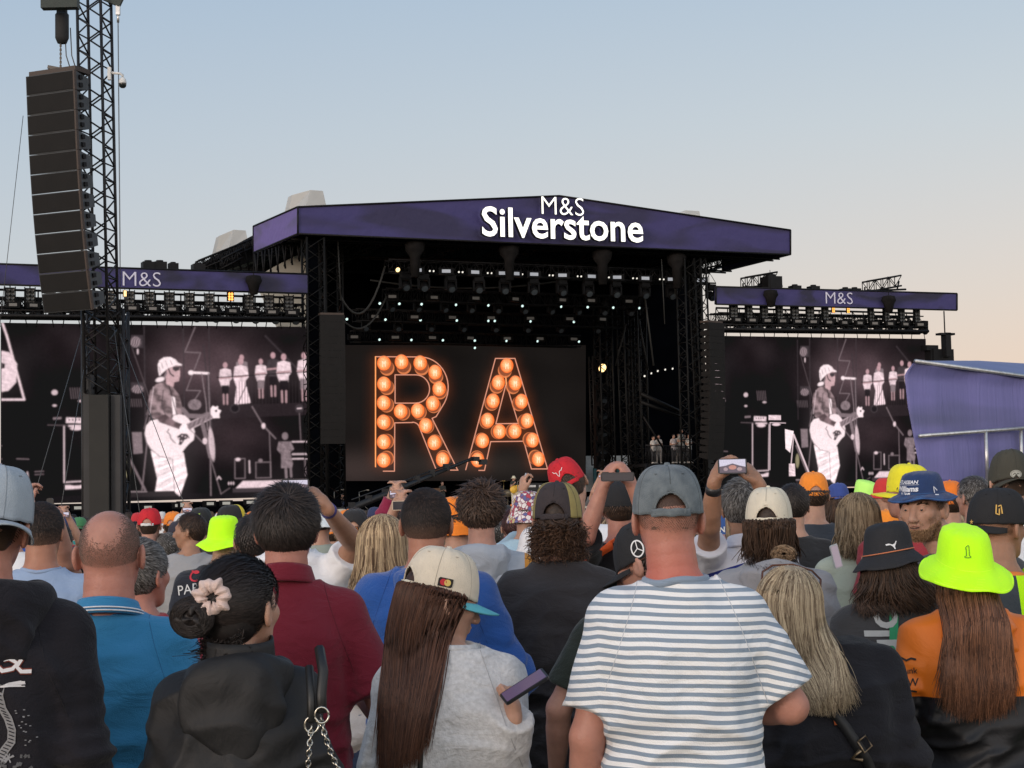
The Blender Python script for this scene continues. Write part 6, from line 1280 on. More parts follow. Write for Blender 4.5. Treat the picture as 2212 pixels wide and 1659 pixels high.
H_DK = hair_mat((.010, .007, .006), (.045, .032, .026)); H_BR = hair_mat((.020, .011, .007), (.085, .048, .030)); H_GREY = hair_mat((.03, .025, .022), (.20, .19, .18)); H_BLOND = hair_mat((.085, .052, .028), (.52, .40, .26)); H_BLACK = hair_mat((.008, .006, .006), (.030, .022, .020)); H_RED = hair_mat((.03, .010, .010), (.10, .035, .03)); H_GING = hair_mat((.05, .022, .012), (.17, .085, .045)); H_SAND = hair_mat((.10, .065, .035), (.36, .27, .17)); H_AUB = hair_mat((.030, .012, .008), (.15, .065, .038))
def ink(c, r=.8): return mat('print_ink', c, r, 0, .05, 30)

# ---------- man in the striped T-shirt and washed grey cap
T = P(1441, 1010, 4.85)
f = make_person(1441, 1010, 4.85, 'large man in a blue and white striped T-shirt and washed grey cap', hat_h=.022, res=HR_, skin='red', wd=.99, fat=.6, red=1.0, neck=1.13, sh=.98, arms=({'E': (-.245, -.02, 1.16), 'W': (-.25, .08, .91), 'hd': (0, .2, -1), 'pn': (1, 0, 0)}, {'E': (.285, .0, 1.225), 'W': (.13, .20, 1.20), 'hd': (-.8, .5, .1), 'pn': (0, -.4, .8)}), trousers=fabric('navy_shorts', (.02, .025, .04), .1), shorts=True, hx=-.02)
def stripes(m, t, b, tcn):
    sp = t.nodes.new('ShaderNodeSeparateXYZ'); n = t.nodes.new('ShaderNodeTexNoise'); n.inputs['Scale'].default_value = 3.0; n.inputs['Detail'].default_value = 2; t.links.new(tcn.outputs['Object'], n.inputs['Vector']); t.links.new(tcn.outputs['Object'], sp.inputs[0])
    mm = t.nodes.new('ShaderNodeMath'); mm.operation = 'MULTIPLY_ADD'; t.links.new(n.outputs[0], mm.inputs[0]); mm.inputs[1].default_value = .035; t.links.new(sp.outputs[2], mm.inputs[2])
    ab = t.nodes.new('ShaderNodeMath'); ab.operation = 'ABSOLUTE'; t.links.new(sp.outputs[0], ab.inputs[0]); m1 = t.nodes.new('ShaderNodeMapRange'); t.links.new(ab.outputs[0], m1.inputs[0]); m1.inputs[1].default_value = .215; m1.inputs[2].default_value = .33; m1.inputs[3].default_value = 0; m1.inputs[4].default_value = .022; m1.clamp = True
    xs = t.nodes.new('ShaderNodeMath'); xs.operation = 'MULTIPLY_ADD'; t.links.new(sp.outputs[0], xs.inputs[0]); xs.inputs[1].default_value = .05; t.links.new(mm.outputs[0], xs.inputs[2]); ad = t.nodes.new('ShaderNodeMath'); ad.operation = 'ADD'; t.links.new(xs.outputs[0], ad.inputs[0]); t.links.new(m1.outputs[0], ad.inputs[1])
    fr = t.nodes.new('ShaderNodeMath'); fr.operation = 'PINGPONG'; t.links.new(ad.outputs[0], fr.inputs[0]); fr.inputs[1].default_value = .0108
    r = t.nodes.new('ShaderNodeValToRGB'); e = r.color_ramp.elements; mr = t.nodes.new('ShaderNodeMapRange'); t.links.new(fr.outputs[0], mr.inputs[0]); mr.inputs[2].default_value = .0108; t.links.new(mr.outputs[0], r.inputs[0]); e[0].position = .44; e[0].color = (.215, .275, .345, 1); e[1].position = .53; e[1].color = (.78, .78, .78, 1); t.links.new(r.outputs[0], b.inputs['Base Color'])
s_ = top(f, 'shirt', 3, fabric('striped_cotton', (.5, .5, .5), extra=stripes), hem=.84, sleeve=.80, loose=.012, famp=.0075, off=.018)
rib_collar(f, fabric('collar_rib', (.22, .28, .36)), r=.080, zc=.050, t=.011); seams(f, mat('thread_grey', (.48, .50, .53), .9), True, .80)
hair_short(f, f.o, hair_mat((.07, .04, .03), (.26, .15, .11)), .006, 'fade', 5000, .001, hat=.09, seed=5, wid=.0009, low=.022)
cap_hat(f, f.o, mat('washed_canvas', (.125, .145, .155), .9, 0, .30, 28, .35, 300, col2=(.085, .105, .12), sheen=.1), rim=.014, hgt=.124, tilt=.02, size=1.05)
# ---------- woman in the cream cap looking at her phone
T = P(958, 1190, 5.0); ya = 0.0; hx_ = -.025
ew = Lw(T, ya, hx_, 1085, 1665, 5.0); ww = Lw(T, ya, hx_, 1118, 1548, 4.88); w2 = Lw(T, ya, hx_, 1075, 1492, 4.95)
f = make_person(950, 1190, 5.0, 'woman in a cream cap and pale grey sweatshirt looking down at her phone', hat_h=.022, res=.0052, sex='f', head=(-.30, -.42, 0)[::1] and (-1.12, -.24, .0), hx=hx_, lean=.05, wd=1.0, arms=({'E': (-.20, .03, 1.08), 'W': tuple(w2 + np.array([-.06, .06, -.02])), 'hd': (.7, .2, .25), 'pn': (.2, .6, .9), 'curl': .8}, {'E': tuple(ew), 'W': tuple(ww), 'hd': (-.1, .35, .8), 'pn': (-.9, .1, .3), 'curl': 1.7}))
SW = fabric('grey_marl', (.50, .50, .51), .14, .95, .3, 200, sheen=.3, vs=90)
s_ = top(f, 'sweatshirt', 11, SW, hem=.86, long=True, off=.026, loose=.016, famp=.010, neckr=.075)
rib_collar(f, SW, r=.084, zc=.045, t=.012); seams(f, mat('thread_marl', (.33, .33, .34), .9), False)
for a in f.arm:   # ribbed cuffs
    b = MB(); ax_ = Vector(NR(a['W'] - a['E'])); w0 = Vector(a['W']); b.tube(w0 - ax_ * .075, w0 - ax_ * .012, .048, 16, 0, .036); b.build('cuff', SW, f.o)
hair_long(f, f.o, H_AUB, .49, n=4300, seed=12, wave=.006, back=-.055, hat=.035, vol=.013, tipw=.62, side=-.015, r0=.0016, streak=.12)
hair_short(f, f.o, H_AUB, .004, 'short', 300, .002, hat=.075, seed=94)
c0 = cap_hat(f, f.o, mat('cream_canvas', (.66, .58, .46), .9, 0, .06, 30, .3, 300, sheen=.1), brim_m=mat('turquoise_peak', (.10, .42, .50), .8, 0, .08, 20), rim=.016, hgt=.122, tilt=-.02, strap_m=mat('cream_strap', (.70, .64, .5), .8))

def on_cap(fig, capo, lx, ly, lz, V2, F2, m, ydir=(0, 0, 1), name='emblem', size=1.0, sub=0):
    """prints on a hat: (lx, ly, lz) head coordinates just outside the hat, drawing faces outward horizontally"""
    p = Vector(fig.hc) + M3(fig) @ V3((lx, ly, lz)); nrm = (M3(fig) @ V3((lx, ly, 0))).normalized(); yd = M3(fig) @ V3(ydir); xd = yd.cross(nrm).normalized(); yd = nrm.cross(xd); return decal(name, V2, F2, capo, p - nrm * .0, xd, yd, m, capo, .0062, sub)
def M3(fig): return Matrix([list(r) for r in fig.HR.astype(float)])
d1 = disc2d(.5, .5)
sq = ([(-.020, -.012), (.016, -.012), (.020, -.008), (.020, .012), (-.016, .012), (-.020, .008)], [(0, 1, 2, 3, 4, 5)])
on_cap(f, c0, .085, -.035, .045, *sq, ink((.012, .010, .010)), name='badge')
on_cap(f, c0, .085, -.035, .045, *xf2d(disc2d(.009, .009), -.006), ink((.45, .02, .03)), name='badge_disc'); on_cap(f, c0, .084, -.035, .045, *xf2d(disc2d(.009, .009), .006), ink((.62, .45, .12)), name='badge_disc')
phone(P(1133, 1483, 4.78), (.84, .1, .5), (-.2, .85, .3), 'phone held by the woman in the cream cap', True, scr=(.10, .065, .13), w_=.13, h_=.062)
strap_path(f, s_, [(-.02, f.ncb[2] - .0), (-.045, 1.30), (-.075, 1.15), (-.085, 1.0), (-.09, .87)], .013, mat('black_leather', (.012, .012, .012), .5), 'bag_strap')
# ---------- woman with a bun and black rain jacket
f = make_person(516, 1200, 4.45, 'woman with a dark bun and cream scrunchie in a black hooded rain jacket', hat_h=.016, res=HR_, sex='f', wd=.98, sh=.98, arms=('bent', 'bent'), head=(-.42, 0, 0), hx=.0)
def crinkle(m, t, b, tcn):
    n = t.nodes.new('ShaderNodeTexNoise'); n.inputs['Scale'].default_value = 9; n.inputs['Detail'].default_value = 5; n.inputs['Distortion'].default_value = 1.2; t.links.new(tcn.outputs['Object'], n.inputs['Vector']); bp = t.nodes.new('ShaderNodeBump'); bp.inputs['Strength'].default_value = .45; bp.inputs['Distance'].default_value = .015; t.links.new(n.outputs[0], bp.inputs['Height']); t.links.new(bp.outputs[0], b.inputs['Normal'])
RJ = mat('rain_nylon', (.014, .014, .015), .62, 0, .1, 20, spec=.3, extra=crinkle)
s_ = top(f, 'jacket', 21, RJ, hem=.74, long=True, off=.024, loose=.018, famp=.012, neckr=.078, neckz=.075)
hood(f, RJ, 5, 1.08, up=-.02)
b = MB(); grid_mb(b, lambda u, v: V3((f.ncb[0] + (.088 - .006 * v) * math.cos(u * 2 * math.pi), f.ncb[1] + .0 + (.084 - .004 * v) * math.sin(u * 2 * math.pi), f.ncb[2] + .035 + .075 * v + .01 * math.sin(u * 6))), 40, 5, 0, True); o = b.build('collar', RJ, f.o); md = o.modifiers.new('thickness', 'SOLIDIFY'); md.thickness = .006
hair_short(f, f.o, H_BLACK, .06, 'long', 9000, .011, seed=9, wid=.0010, low=-.035, flow_to=(-.04, -.13, -.005))
hc = f.hc; HRm = f.HR.astype(float); bc = hc + HRm @ np.array([-.045, -.135, -.012])
def bun(P_):
    q = P_ - bc.astype(np.float32); return ell(q, (0, 0, 0), (.050, .034, .046)) - .006 * np.sin(np.arctan2(q[:, 2], q[:, 0]) * 3 + 90 * vlen(q)) - vnoise(q, 150, 4, 4) * .002
bo = sdf_obj('hair_bun', bun, bc - .075, bc + .075, .0045, H_BLACK, f.o); g = np.random.default_rng(5); set_attr(bo.data, g.uniform(0, .6, len(bo.data.vertices)))
C_ = []
for i in range(420):      # coiled strands round the bun and loose ones at the nape
    a0 = g.uniform(0, 6.28); r_ = g.uniform(.020, .052); C_.append([bc + np.array([r_ * math.cos(a0 + t * 3.2) * 1.02, -.036 * math.sqrt(max(0.02, 1 - (r_ / .056) ** 2)) + g.normal(0, .001), r_ * math.sin(a0 + t * 3.2) * .95]) for t in np.linspace(0, 1, 10)])
for i in range(160):
    x = g.uniform(-.055, .055); p0 = hc + HRm @ np.array([x, -.085, -.06 + g.uniform(-.01, .02)]); C_.append([p0 + np.array([g.normal(0, .004) + .02 * t * g.normal(), -.012 * t + g.normal(0, .002), -.085 * t * g.uniform(.6, 1)]) for t in np.linspace(0, 1, 10)])
strands('bun_strands', np.array(C_), .0017 * np.linspace(1, .35, 10), np.clip(g.normal(.45, .3, len(C_)), 0, 1), H_BLACK, bo)
sc = bc + np.array([.046, -.012, .046])
def scr(P_):
    q = P_ - sc.astype(np.float32); a = np.arctan2(q[:, 2], q[:, 0]); return np.hypot(np.hypot(q[:, 0], q[:, 2]) - .027 - .004 * np.sin(a * 7), q[:, 1]) - .0165 - .003 * np.sin(a * 11 + 2) - vnoise(q, 160, 8, 3) * .002
sdf_obj('scrunchie', scr, sc - .06, sc + .06, .0032, fabric('satin_cream', (.62, .47, .42), .05, .55), f.o)
# chain strap bag
def chain(pts, m, parent, r=.0075, name='chain_strap'):
    b = MB(); pts = [Vector(p) for p in pts]; ds = [0]
    for a_, c_ in zip(pts, pts[1:]): ds.append(ds[-1] + (c_ - a_).length)
    n = int(ds[-1] / (r * 1.5))
    for i in range(n):
        s0 = ds[-1] * i / n; k = max(j for j in range(len(ds)) if ds[j] <= s0); k = min(k, len(pts) - 2); t = (s0 - ds[k]) / (ds[k + 1] - ds[k]); p = pts[k].lerp(pts[k + 1], t); dr = (pts[k + 1] - pts[k]).normalized(); sd_ = Vector((1, 0, 0)) if i % 2 else Vector((.2, -.98, 0)); sd_ = (sd_ - dr * sd_.dot(dr)).normalized()
        b.path([p + dr * (r * 1.15 * math.cos(a)) + sd_ * (r * .75 * math.sin(a)) for a in np.linspace(0, 2 * math.pi, 9)], .0020, 4)
    return b.build(name, m, parent)
bag = empty('shoulder_bag', f.o.location + Vector((.235, -.09, .78))); tag(bag, 'black shoulder bag with a silver chain strap on the rain jacket', 'bag')
q0 = bag.location; LL = lambda u, v, y: P(u, v, y) - q0
sl_ = mat('chain_silver', (.62, .58, .5), .3, 1.0, .1, 30)
chain([LL(672, 1572, 4.22), LL(668, 1620, 4.2), LL(664, 1670, 4.2), LL(662, 1740, 4.2)], sl_, bag); chain([LL(693, 1552, 4.24), LL(702, 1590, 4.22), LL(716, 1630, 4.22), LL(735, 1670, 4.22), LL(750, 1740, 4.22)], sl_, bag)
for u, v in ((673, 1566), (695, 1545)):
    b = MB(); c = LL(u, v, 4.22); b.path([c + V3((.016 * math.cos(a), 0, .018 * math.sin(a))) for a in np.linspace(0, 2 * math.pi, 17)], .0025, 5); b.build('ring', sl_, bag)
b = MB(); b.path([LL(690, 1400, 4.30), LL(698, 1450, 4.25), LL(694, 1500, 4.24), LL(695, 1540, 4.23)], .012, 6); b.path([LL(668, 1440, 4.28), LL(672, 1500, 4.24), LL(673, 1560, 4.22)], .010, 6); b.build('leather_strap', mat('black_leather', (.012, .012, .012), .5), bag)
b = MB(); b.box((.02, -.02, -.12), (.26, .09, .18)); b.build('bag_body', mat('black_leather', (.012, .012, .012), .5), bag)
# ---------- bald man in the blue polo
def baldmix(m, t, b, tcn): pass
f = make_person(235, 1105, 4.9, 'bald man in a bright blue polo shirt with white collar stripes', res=HR_, skin='red', wd=1.0, fat=.35, neck=1.18, red=.35, arms=('bent', 'bent'), trousers=fabric('maroon_shorts', (.13, .028, .026), .1), shorts=True)
POLO = fabric('blue_pique', (.035, .215, .42), .05, .85, .35, 420)
s_ = top(f, 'polo_shirt', 31, POLO, hem=.86, sleeve=.62, off=.014, loose=.012, famp=.0055); polo_collar(f, POLO, M_WHT, h_=.040, r=.078); seams(f, mat('thread_blue', (.02, .13, .27), .9), True, .62)
st_m = hair_mat((.10, .06, .045), (.22, .15, .115), .7)
hair_short(f, f.o, st_m, .0042, 'fade', 11000, -.0045, seed=6, wid=.0009, low=-.035, bald=lambda q: np.clip(1.15 - (np.hypot(q[:, 0] / .055, (q[:, 2] - .075) / .062)) ** 4 * 1.0, 0, 1) * (q[:, 2] > 0))
# ---------- man in the maroon polo
f = make_person(617, 1045, 5.6, 'man with short dark hair in a maroon polo shirt', hat_h=.026, res=HR_, skin='red', wd=1.02, fat=.2, neck=1.12, red=.5, arms=('bent', {'E': (.30, -.03, 1.14), 'W': (.20, .22, 1.18), 'hd': (-.8, .5, .1), 'pn': (0, -.4, .8)}), trousers=fabric('navy_floral_shorts', (.05, .09, .16), .5, vs=40, col2=(.012, .02, .05)), shorts=True)
MAR = fabric('maroon_pique', (.175, .012, .026), .06, .85, .35, 420)
top(f, 'polo_shirt', 41, MAR, hem=.84, sleeve=.74, off=.014, loose=.013, famp=.006); polo_collar(f, MAR, None, h_=.052, r=.074, z0=.040); seams(f, mat('thread_maroon', (.09, .006, .014), .9), True, .74)
hair_short(f, f.o, H_DK, .036, 'short', 13000, .016, seed=14, wid=.0013, low=.0)
# ---------- man in the blue hoodie
f = make_person(919, 1052, 6.55, 'man with a cropped fade haircut in a royal blue hooded sweatshirt', hat_h=.018, res=.0065, skin='tan', wd=1.06, neck=1.12, fat=.2, red=.35, arms=('bent', {'E': (.29, -.04, 1.17), 'W': (.15, .22, 1.15), 'hd': (-.8, .5, .1), 'pn': (0, -.4, .8)}), trousers=fabric('blue_shorts', (.03, .06, .14), .1), shorts=True)
BH = fabric('blue_fleece', (.016, .075, .29), .08, .95, .35, 240, sheen=.3)
top(f, 'hoodie', 51, BH, hem=.86, long=True, off=.024, loose=.012, famp=.010); hood(f, BH, 52, .95, up=-.03); seams(f, mat('thread_navy', (.008, .04, .17), .9), False)
H_FD = hair_mat((.012, .008, .007), (.17, .10, .07), .65)
hair_short(f, f.o, H_FD, .013, 'fade', 12000, .009, seed=16, wid=.0012, low=.0)
hair_short(f, f.o, hair_mat((.05, .03, .02), (.14, .09, .06), .7), .006, 'short', 5000, -.003, hat=-.02, seed=17, wid=.0011, low=-.02)
# ---------- neon bucket hat girl with the orange and black jacket
f = make_person(2085, 1147, 5.9, 'woman with long auburn hair, neon yellow bucket hat and orange and black jacket', hat_h=.016, res=.0065, sex='f', wd=1.05, sh=1.12, arms=({'E': (-.26, -.03, 1.13), 'W': (-.20, .18, 1.02), 'hd': (.3, .8, .1), 'pn': (.5, 0, .6)}, 'bent'), hx=-.01, trousers=M_JEANS)
def two_tone(m, t, b, tcn):
    sp = t.nodes.new('ShaderNodeSeparateXYZ'); t.links.new(tcn.outputs['Object'], sp.inputs[0]); ab = t.nodes.new('ShaderNodeMath'); ab.operation = 'ABSOLUTE'; t.links.new(sp.outputs[0], ab.inputs[0]); g1 = t.nodes.new('ShaderNodeMath'); g1.operation = 'LESS_THAN'; t.links.new(ab.outputs[0], g1.inputs[0]); g1.inputs[1].default_value = .235
    g2 = t.nodes.new('ShaderNodeMath'); g2.operation = 'LESS_THAN'; t.links.new(sp.outputs[2], g2.inputs[0]); g2.inputs[1].default_value = 1.145; mu = t.nodes.new('ShaderNodeMath'); mu.operation = 'MULTIPLY'; t.links.new(g1.outputs[0], mu.inputs[0]); t.links.new(g2.outputs[0], mu.inputs[1]); mx_ = t.nodes.new('ShaderNodeMix'); mx_.data_type = 'RGBA'; t.links.new(mu.outputs[0], mx_.inputs[0]); mx_.inputs[6].default_value = (.72, .17, .012, 1); mx_.inputs[7].default_value = (.012, .012, .014, 1); t.links.new(mx_.outputs[2], b.inputs['Base Color']); crinkle(m, t, b, tcn)
JK = mat('orange_nylon', (.72, .17, .012), .5, 0, 0, spec=.35, extra=two_tone)
s_ = top(f, 'jacket', 61, JK, hem=.70, long=True, off=.030, loose=.018, famp=.013, neckz=.07, neckr=.08); hood(f, mat('orange_hood', (.72, .17, .012), .5, 0, .05, spec=.35, extra=crinkle), 62, 1.0, up=-.02)
SP = L(f, 1958, 1452, 5.8)
for i, (tx, zz) in enumerate((('splunk', SP.z), ('CFW', SP.z - .032))):
    V_, F_ = text2d(tx, .026 if i == 0 else .033, .01); decal('print', V_, F_, s_, (SP.x, -.1, zz), (1, -.25, .05), (0, 0, 1), ink((.02, .015, .012)), s_, .003)
for q in (SP.z + .036, SP.z - .062): V_, F_ = stroke2d([(-.03, 0), (-.015, .006), (0, -.002), (.015, .004), (.03, 0)], .006); decal('print', V_, F_, s_, (SP.x, -.1, q), (1, -.25, .05), (0, 0, 1), ink((.02, .015, .012)), s_, .003)
hair_long(f, f.o, hair_mat((.055, .024, .014), (.26, .115, .060)), .41, n=4300, seed=33, wave=.004, back=-.055, hat=-.015, vol=.008, tipw=.98, side=-.02, r0=.0016, streak=.30)
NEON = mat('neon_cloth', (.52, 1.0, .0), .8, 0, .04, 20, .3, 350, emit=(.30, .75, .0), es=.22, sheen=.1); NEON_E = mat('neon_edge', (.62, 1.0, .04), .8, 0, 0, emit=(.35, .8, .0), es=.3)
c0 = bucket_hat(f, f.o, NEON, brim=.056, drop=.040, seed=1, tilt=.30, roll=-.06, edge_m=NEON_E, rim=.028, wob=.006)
V_, F_ = merge2d(stroke2d([(-.005, .012), (.001, .018), (.006, .018), (.006, -.014), (.010, -.014), (.010, -.019), (-.008, -.019), (-.008, -.014), (-.003, -.014), (-.003, .010), (-.006, .008)], .0022)); on_cap(f, c0, -.018, -.112, .065, V_, F_, ink((.03, .12, .02)), name='number')
# ---------- woman with sunglasses on her blonde head, black jacket
f = make_person(1702, 1216, 5.6, 'blonde woman with sunglasses on her head in a black fleece with an orange stripe', hat_h=.018, res=.0065, sex='f', wd=1.12, hx=-.11, arms=('bent', 'bent'), head=(-.1, .12, .15), sh=1.1)
FL = fabric('black_fleece', (.014, .014, .018), .12, .95, .3, 200, sheen=.06)
s_ = top(f, 'fleece_jacket', 71, FL, hem=.72, long=True, off=.032, loose=.02, famp=.011, neckz=.06, neckr=.076)
LF = lambda u, v: (lambda q: (q.x, q.z))(L(f, u, v, 5.45))
strap_path(f, s_, [LF(1756, 1402), LF(1774, 1450), LF(1790, 1500)], .012, mat('orange_piping', (.85, .20, .06), .7), 'orange_stripe'); strap_path(f, s_, [LF(1793, 1520), LF(1801, 1545), LF(1805, 1565)], .010, mat('orange_piping', (.85, .20, .06), .7), 'orange_stripe')
strap_path(f, s_, [LF(1722, 1430), LF(1770, 1500), LF(1825, 1570), LF(1870, 1640), LF(1900, 1700)], .030, mat('strap_black', (.008, .008, .009), .6), 'bag_strap', .006)
b = MB(); bm_ = mat('buckle_bronze', (.30, .22, .14), .35, .8); cx_, cz_ = LF(1862, 1605); b.path([V3((cx_, -.185, cz_)) + V3(q) for q in ((-.018, 0, .008), (.004, 0, .026), (.022, 0, -.004), (.0, 0, -.024), (-.018, 0, .008))], .0032, 5); b.path([V3((cx_ - .012, -.185, cz_ - .015)), V3((cx_ - .035, -.18, cz_ - .04)), V3((cx_ - .005, -.18, cz_ - .045))], .006, 5); b.build('buckle', bm_, f.o)
hair_long(f, f.o, hair_mat((.13, .085, .050), (.62, .50, .34)), .30, n=3400, seed=42, wave=.012, back=-.075, vol=.014, tipw=.9, side=.07, r0=.0015, streak=.35)
b = MB(); 
b.path([V3(f.hc) + M3(f) @ V3(q) for q in ((-.088, -.045, .04), (-.088, .03, .088), (-.06, .055, .108), (0, .06, .118), (.06, .055, .108), (.088, .03, .088), (.088, -.045, .04))], .0035, 6); b.build('sunglasses', mat('tortoiseshell', (.10, .035, .015), .2), f.o)
# ---------- black hoodie at the left edge
f = make_person(-24, 1012, 4.35, 'man at the left edge in a pale grey cap and black printed hoodie', hat_h=.022, res=HR_, skin='red', wd=1.0, sh=1.0, arms=('down', 'down'), head=(0, 0, .15), hx=.0, red=.4)
BK_ = fabric('black_fleece2', (.0125, .0115, .0155), .1, .95, .3, 220, sheen=.08)
s_ = top(f, 'hoodie', 81, BK_, hem=.78, long=True, off=.022, loose=.015, famp=.011); hood(f, BK_, 82, 1.15, up=.0); seams(f, mat('thread_black', (.008, .007, .010), .9), False)
LF = lambda u, v: (lambda q: (q.x, q.z))(L(f, u, v, 4.2))
o_ = LF(0, 1430); WI = ink((.62, .60, .60)); GI = ink((.22, .22, .23)); RI = ink((.14, .025, .012))
def pj(pts): r_ = []; [r_.append((LF(*p)[0] - o_[0], LF(*p)[1] - o_[1])) for p in pts]; return r_
def dr(pts, wd, m, name='print', off=.004): V_, F_ = stroke2d(pj(pts), wd); return decal(name, V_, F_, s_, (o_[0], -.3, o_[1]), (1, 0, 0), (0, 0, 1), m, s_, off)
sc1 = [(-40, 1440), (-20, 1436), (0, 1426), (22, 1422), (38, 1432), (30, 1444), (10, 1448), (0, 1440)]; sc2 = [(46, 1424), (38, 1440), (48, 1450), (68, 1450)]
for q in (sc1, sc2): dr(q, .014, RI, 'script_outline', .003); dr(q, .0085, WI, 'script_print', .0045)
gg = np.random.default_rng(2)
body_ = [(8, 1475), (4, 1500), (10, 1530), (22, 1550), (30, 1575), (28, 1600), (12, 1620), (0, 1640), (-6, 1659)]
dr(body_, .020, GI, 'dragon_print', .003)
for k in range(26):
    t = k / 25 * (len(body_) - 1.01); i = int(t); x = body_[i][0] + (body_[i + 1][0] - body_[i][0]) * (t - i); y = body_[i][1] + (body_[i + 1][1] - body_[i][1]) * (t - i); dr([(x - 6, y - 2), (x + 6, y + 2)], .0022, BK_, 'scale_print', .0052)
for k in range(9): a_ = gg.uniform(-.4, .5); dr([(6, 1482), (25, 1476 + 10 * a_), (48 + gg.uniform(0, 12), 1474 + 16 * a_)], .0022, WI, 'dragon_print')
for k in range(10): a_ = gg.uniform(0, 6.28); dr([(22, 1636), (22 + 14 * math.cos(a_), 1636 + 10 * math.sin(a_))], .003, GI, 'dragon_print')
for k in range(18): x, y = 56 + gg.normal(0, 10), 1530 + gg.uniform(0, 80); dr([(x, y), (x + 4, y)], .002, GI, 'speck_print')
for k in range(30): x, y = gg.uniform(-10, 70), gg.uniform(1630, 1665); dr([(x, y), (x + gg.uniform(-8, 8), y + gg.uniform(-5, 5))], .008, ink((.08, .08, .085)), 'cloud_print', .003)
hair_short(f, f.o, H_BR, .008, 'fade', 2500, .001, hat=.03, seed=19, wid=.0013)
c0 = cap_hat(f, f.o, mat('grey_canvas', (.30, .35, .40), .85, 0, .07, 20, .25, 300, sheen=.1), rim=.010, hgt=.128, yaw=math.pi + .5, opening=False, size=1.06, blen=.07, tilt=.12, curve=.045)
V_, F_ = merge2d(stroke2d([(-.012, .012), (-.002, .002), (.010, -.008), (.020, -.010)], .004), stroke2d([(-.002, .002), (-.006, .022)], .004), stroke2d([(.0, .0), (-.012, -.012)], .0035)); 
on_cap(f, c0, .06, -.13, -.012, V_, F_, ink((.02, .03, .05)), name='emblem')

# ---------- middle rows
f = make_person(1203, 1048, 6.9, 'man with curly brown hair under a black and mustard cap in a charcoal T-shirt', hat_h=.022, res=.0075, skin='red', wd=.98, arms=('down', 'down'), trousers=fabric('khaki_shorts', (.10, .09, .065), .1), shorts=True)
top(f, 'shirt', 91, fabric('charcoal_cotton', (.030, .027, .030), .1), hem=.78, sleeve=.72, loose=.026, famp=.009, off=.016); rib_collar(f, fabric('charcoal_cotton', (.030, .027, .030), .1))
curls(f, f.o, hair_mat((.028, .014, .009), (.16, .085, .050)), 900, 6, -.115, -.0, .009, .050, .0022)
hair_long(f, f.o, H_BR, .02, n=20, seed=3, hat=.02, vol=.012)
cap_hat(f, f.o, mat('brown_black_canvas', (.035, .026, .028), .85, 0, .1, 20, .3, 300), rim=.012, hgt=.130, tilt=.0, yaw=-.15, panel=(mat('mustard_panel', (.30, .24, .085), .85, 0, .08, 30, .3, 300), 310, 358, 182, 214), size=1.05)
hair_short(f, f.o, H_BR, .004, 'short', 300, .002, hat=.075, seed=92)
f = make_person(1230, 992, 9.6, 'tall man in a bright red cap and plain white T-shirt', hat_h=.022, res=MR_, skin='fair', wd=1.08, arms=('bent', 'bent'), head=(0, 0, -.45), fat=.2)
top(f, 'shirt', 101, M_WHT, hem=.80, sleeve=.7, loose=.022, famp=.008); rib_collar(f, M_WHT); hair_short(f, f.o, H_BR, .014, 'short', 2500, .006, hat=.08, seed=21)
c0 = cap_hat(f, f.o, mat('red_canvas', (.55, .012, .022), .8, 0, .06, 20, .3, 300), rim=.014, hgt=.130, size=1.04)
V_, F_ = merge2d(stroke2d([(-.030, .022), (-.022, .012), (-.010, .010), (-.006, -.004), (0, -.014), (.006, -.004), (.010, .010), (.022, .012), (.030, .022)], .0035)); on_cap(f, c0, -.030, -.105, .078, V_, F_, ink((.75, .7, .7)), name='emblem')
on_cap(f, c0, .075, .065, .055, *merge2d(stroke2d([(-.012, -.018), (-.006, .018), (0, -.004), (.006, .016), (.012, -.018)], .007)), ink((.75, .7, .7)), name='emblem')
f = make_person(1038, 1038, 8.3, 'man with tousled curly brown hair in a light grey hoodie with mustard sleeves', hat_h=.028, res=.0085, skin='red', wd=1.0, arms=('bent', 'bent'))
def body_sleeve(c1, c2, x0=.21):
    def ex(m, t, b, tcn):
        sp = t.nodes.new('ShaderNodeSeparateXYZ'); t.links.new(tcn.outputs['Object'], sp.inputs[0]); ab = t.nodes.new('ShaderNodeMath'); ab.operation = 'ABSOLUTE'; t.links.new(sp.outputs[0], ab.inputs[0]); g1 = t.nodes.new('ShaderNodeMath'); g1.operation = 'GREATER_THAN'; t.links.new(ab.outputs[0], g1.inputs[0]); g1.inputs[1].default_value = x0; mx_ = t.nodes.new('ShaderNodeMix'); mx_.data_type = 'RGBA'; t.links.new(g1.outputs[0], mx_.inputs[0]); mx_.inputs[6].default_value = (*c1, 1); mx_.inputs[7].default_value = (*c2, 1); t.links.new(mx_.outputs[2], b.inputs['Base Color'])
    return fabric('two_colour_cotton', c1, .0, extra=ex)
top(f, 'hoodie', 111, body_sleeve((.36, .39, .44), (.55, .24, .04), .19), hem=.8, long=True, off=.022, loose=.015, famp=.010); hood(f, fabric('pale_grey_cotton', (.36, .39, .44), .04), 112, 1.05, up=-.02)
hair_short(f, f.o, H_BR, .03, 'short', 4000, .018, curl=.5, seed=23, wid=.0026); curls(f, f.o, H_BR, 500, 8, 0, 0, .010, .035, .0026, top=True)
f = make_person(826, 1110, 7.4, 'woman with long streaked blonde hair and a black strap over a cream top', hat_h=.016, res=MR_, sex='f', wd=1.0, arms=('bent', 'bent'))
s_ = top(f, 'shirt', 121, fabric('cream_cotton', (.62, .56, .52), .04), hem=.8, sleeve=.6); hair_long(f, f.o, hair_mat((.10, .055, .028), (.62, .46, .28)), .34, n=2000, seed=51, wave=.014, back=-.05, vol=.016, tipw=1.15, r0=.0022, streak=.4)
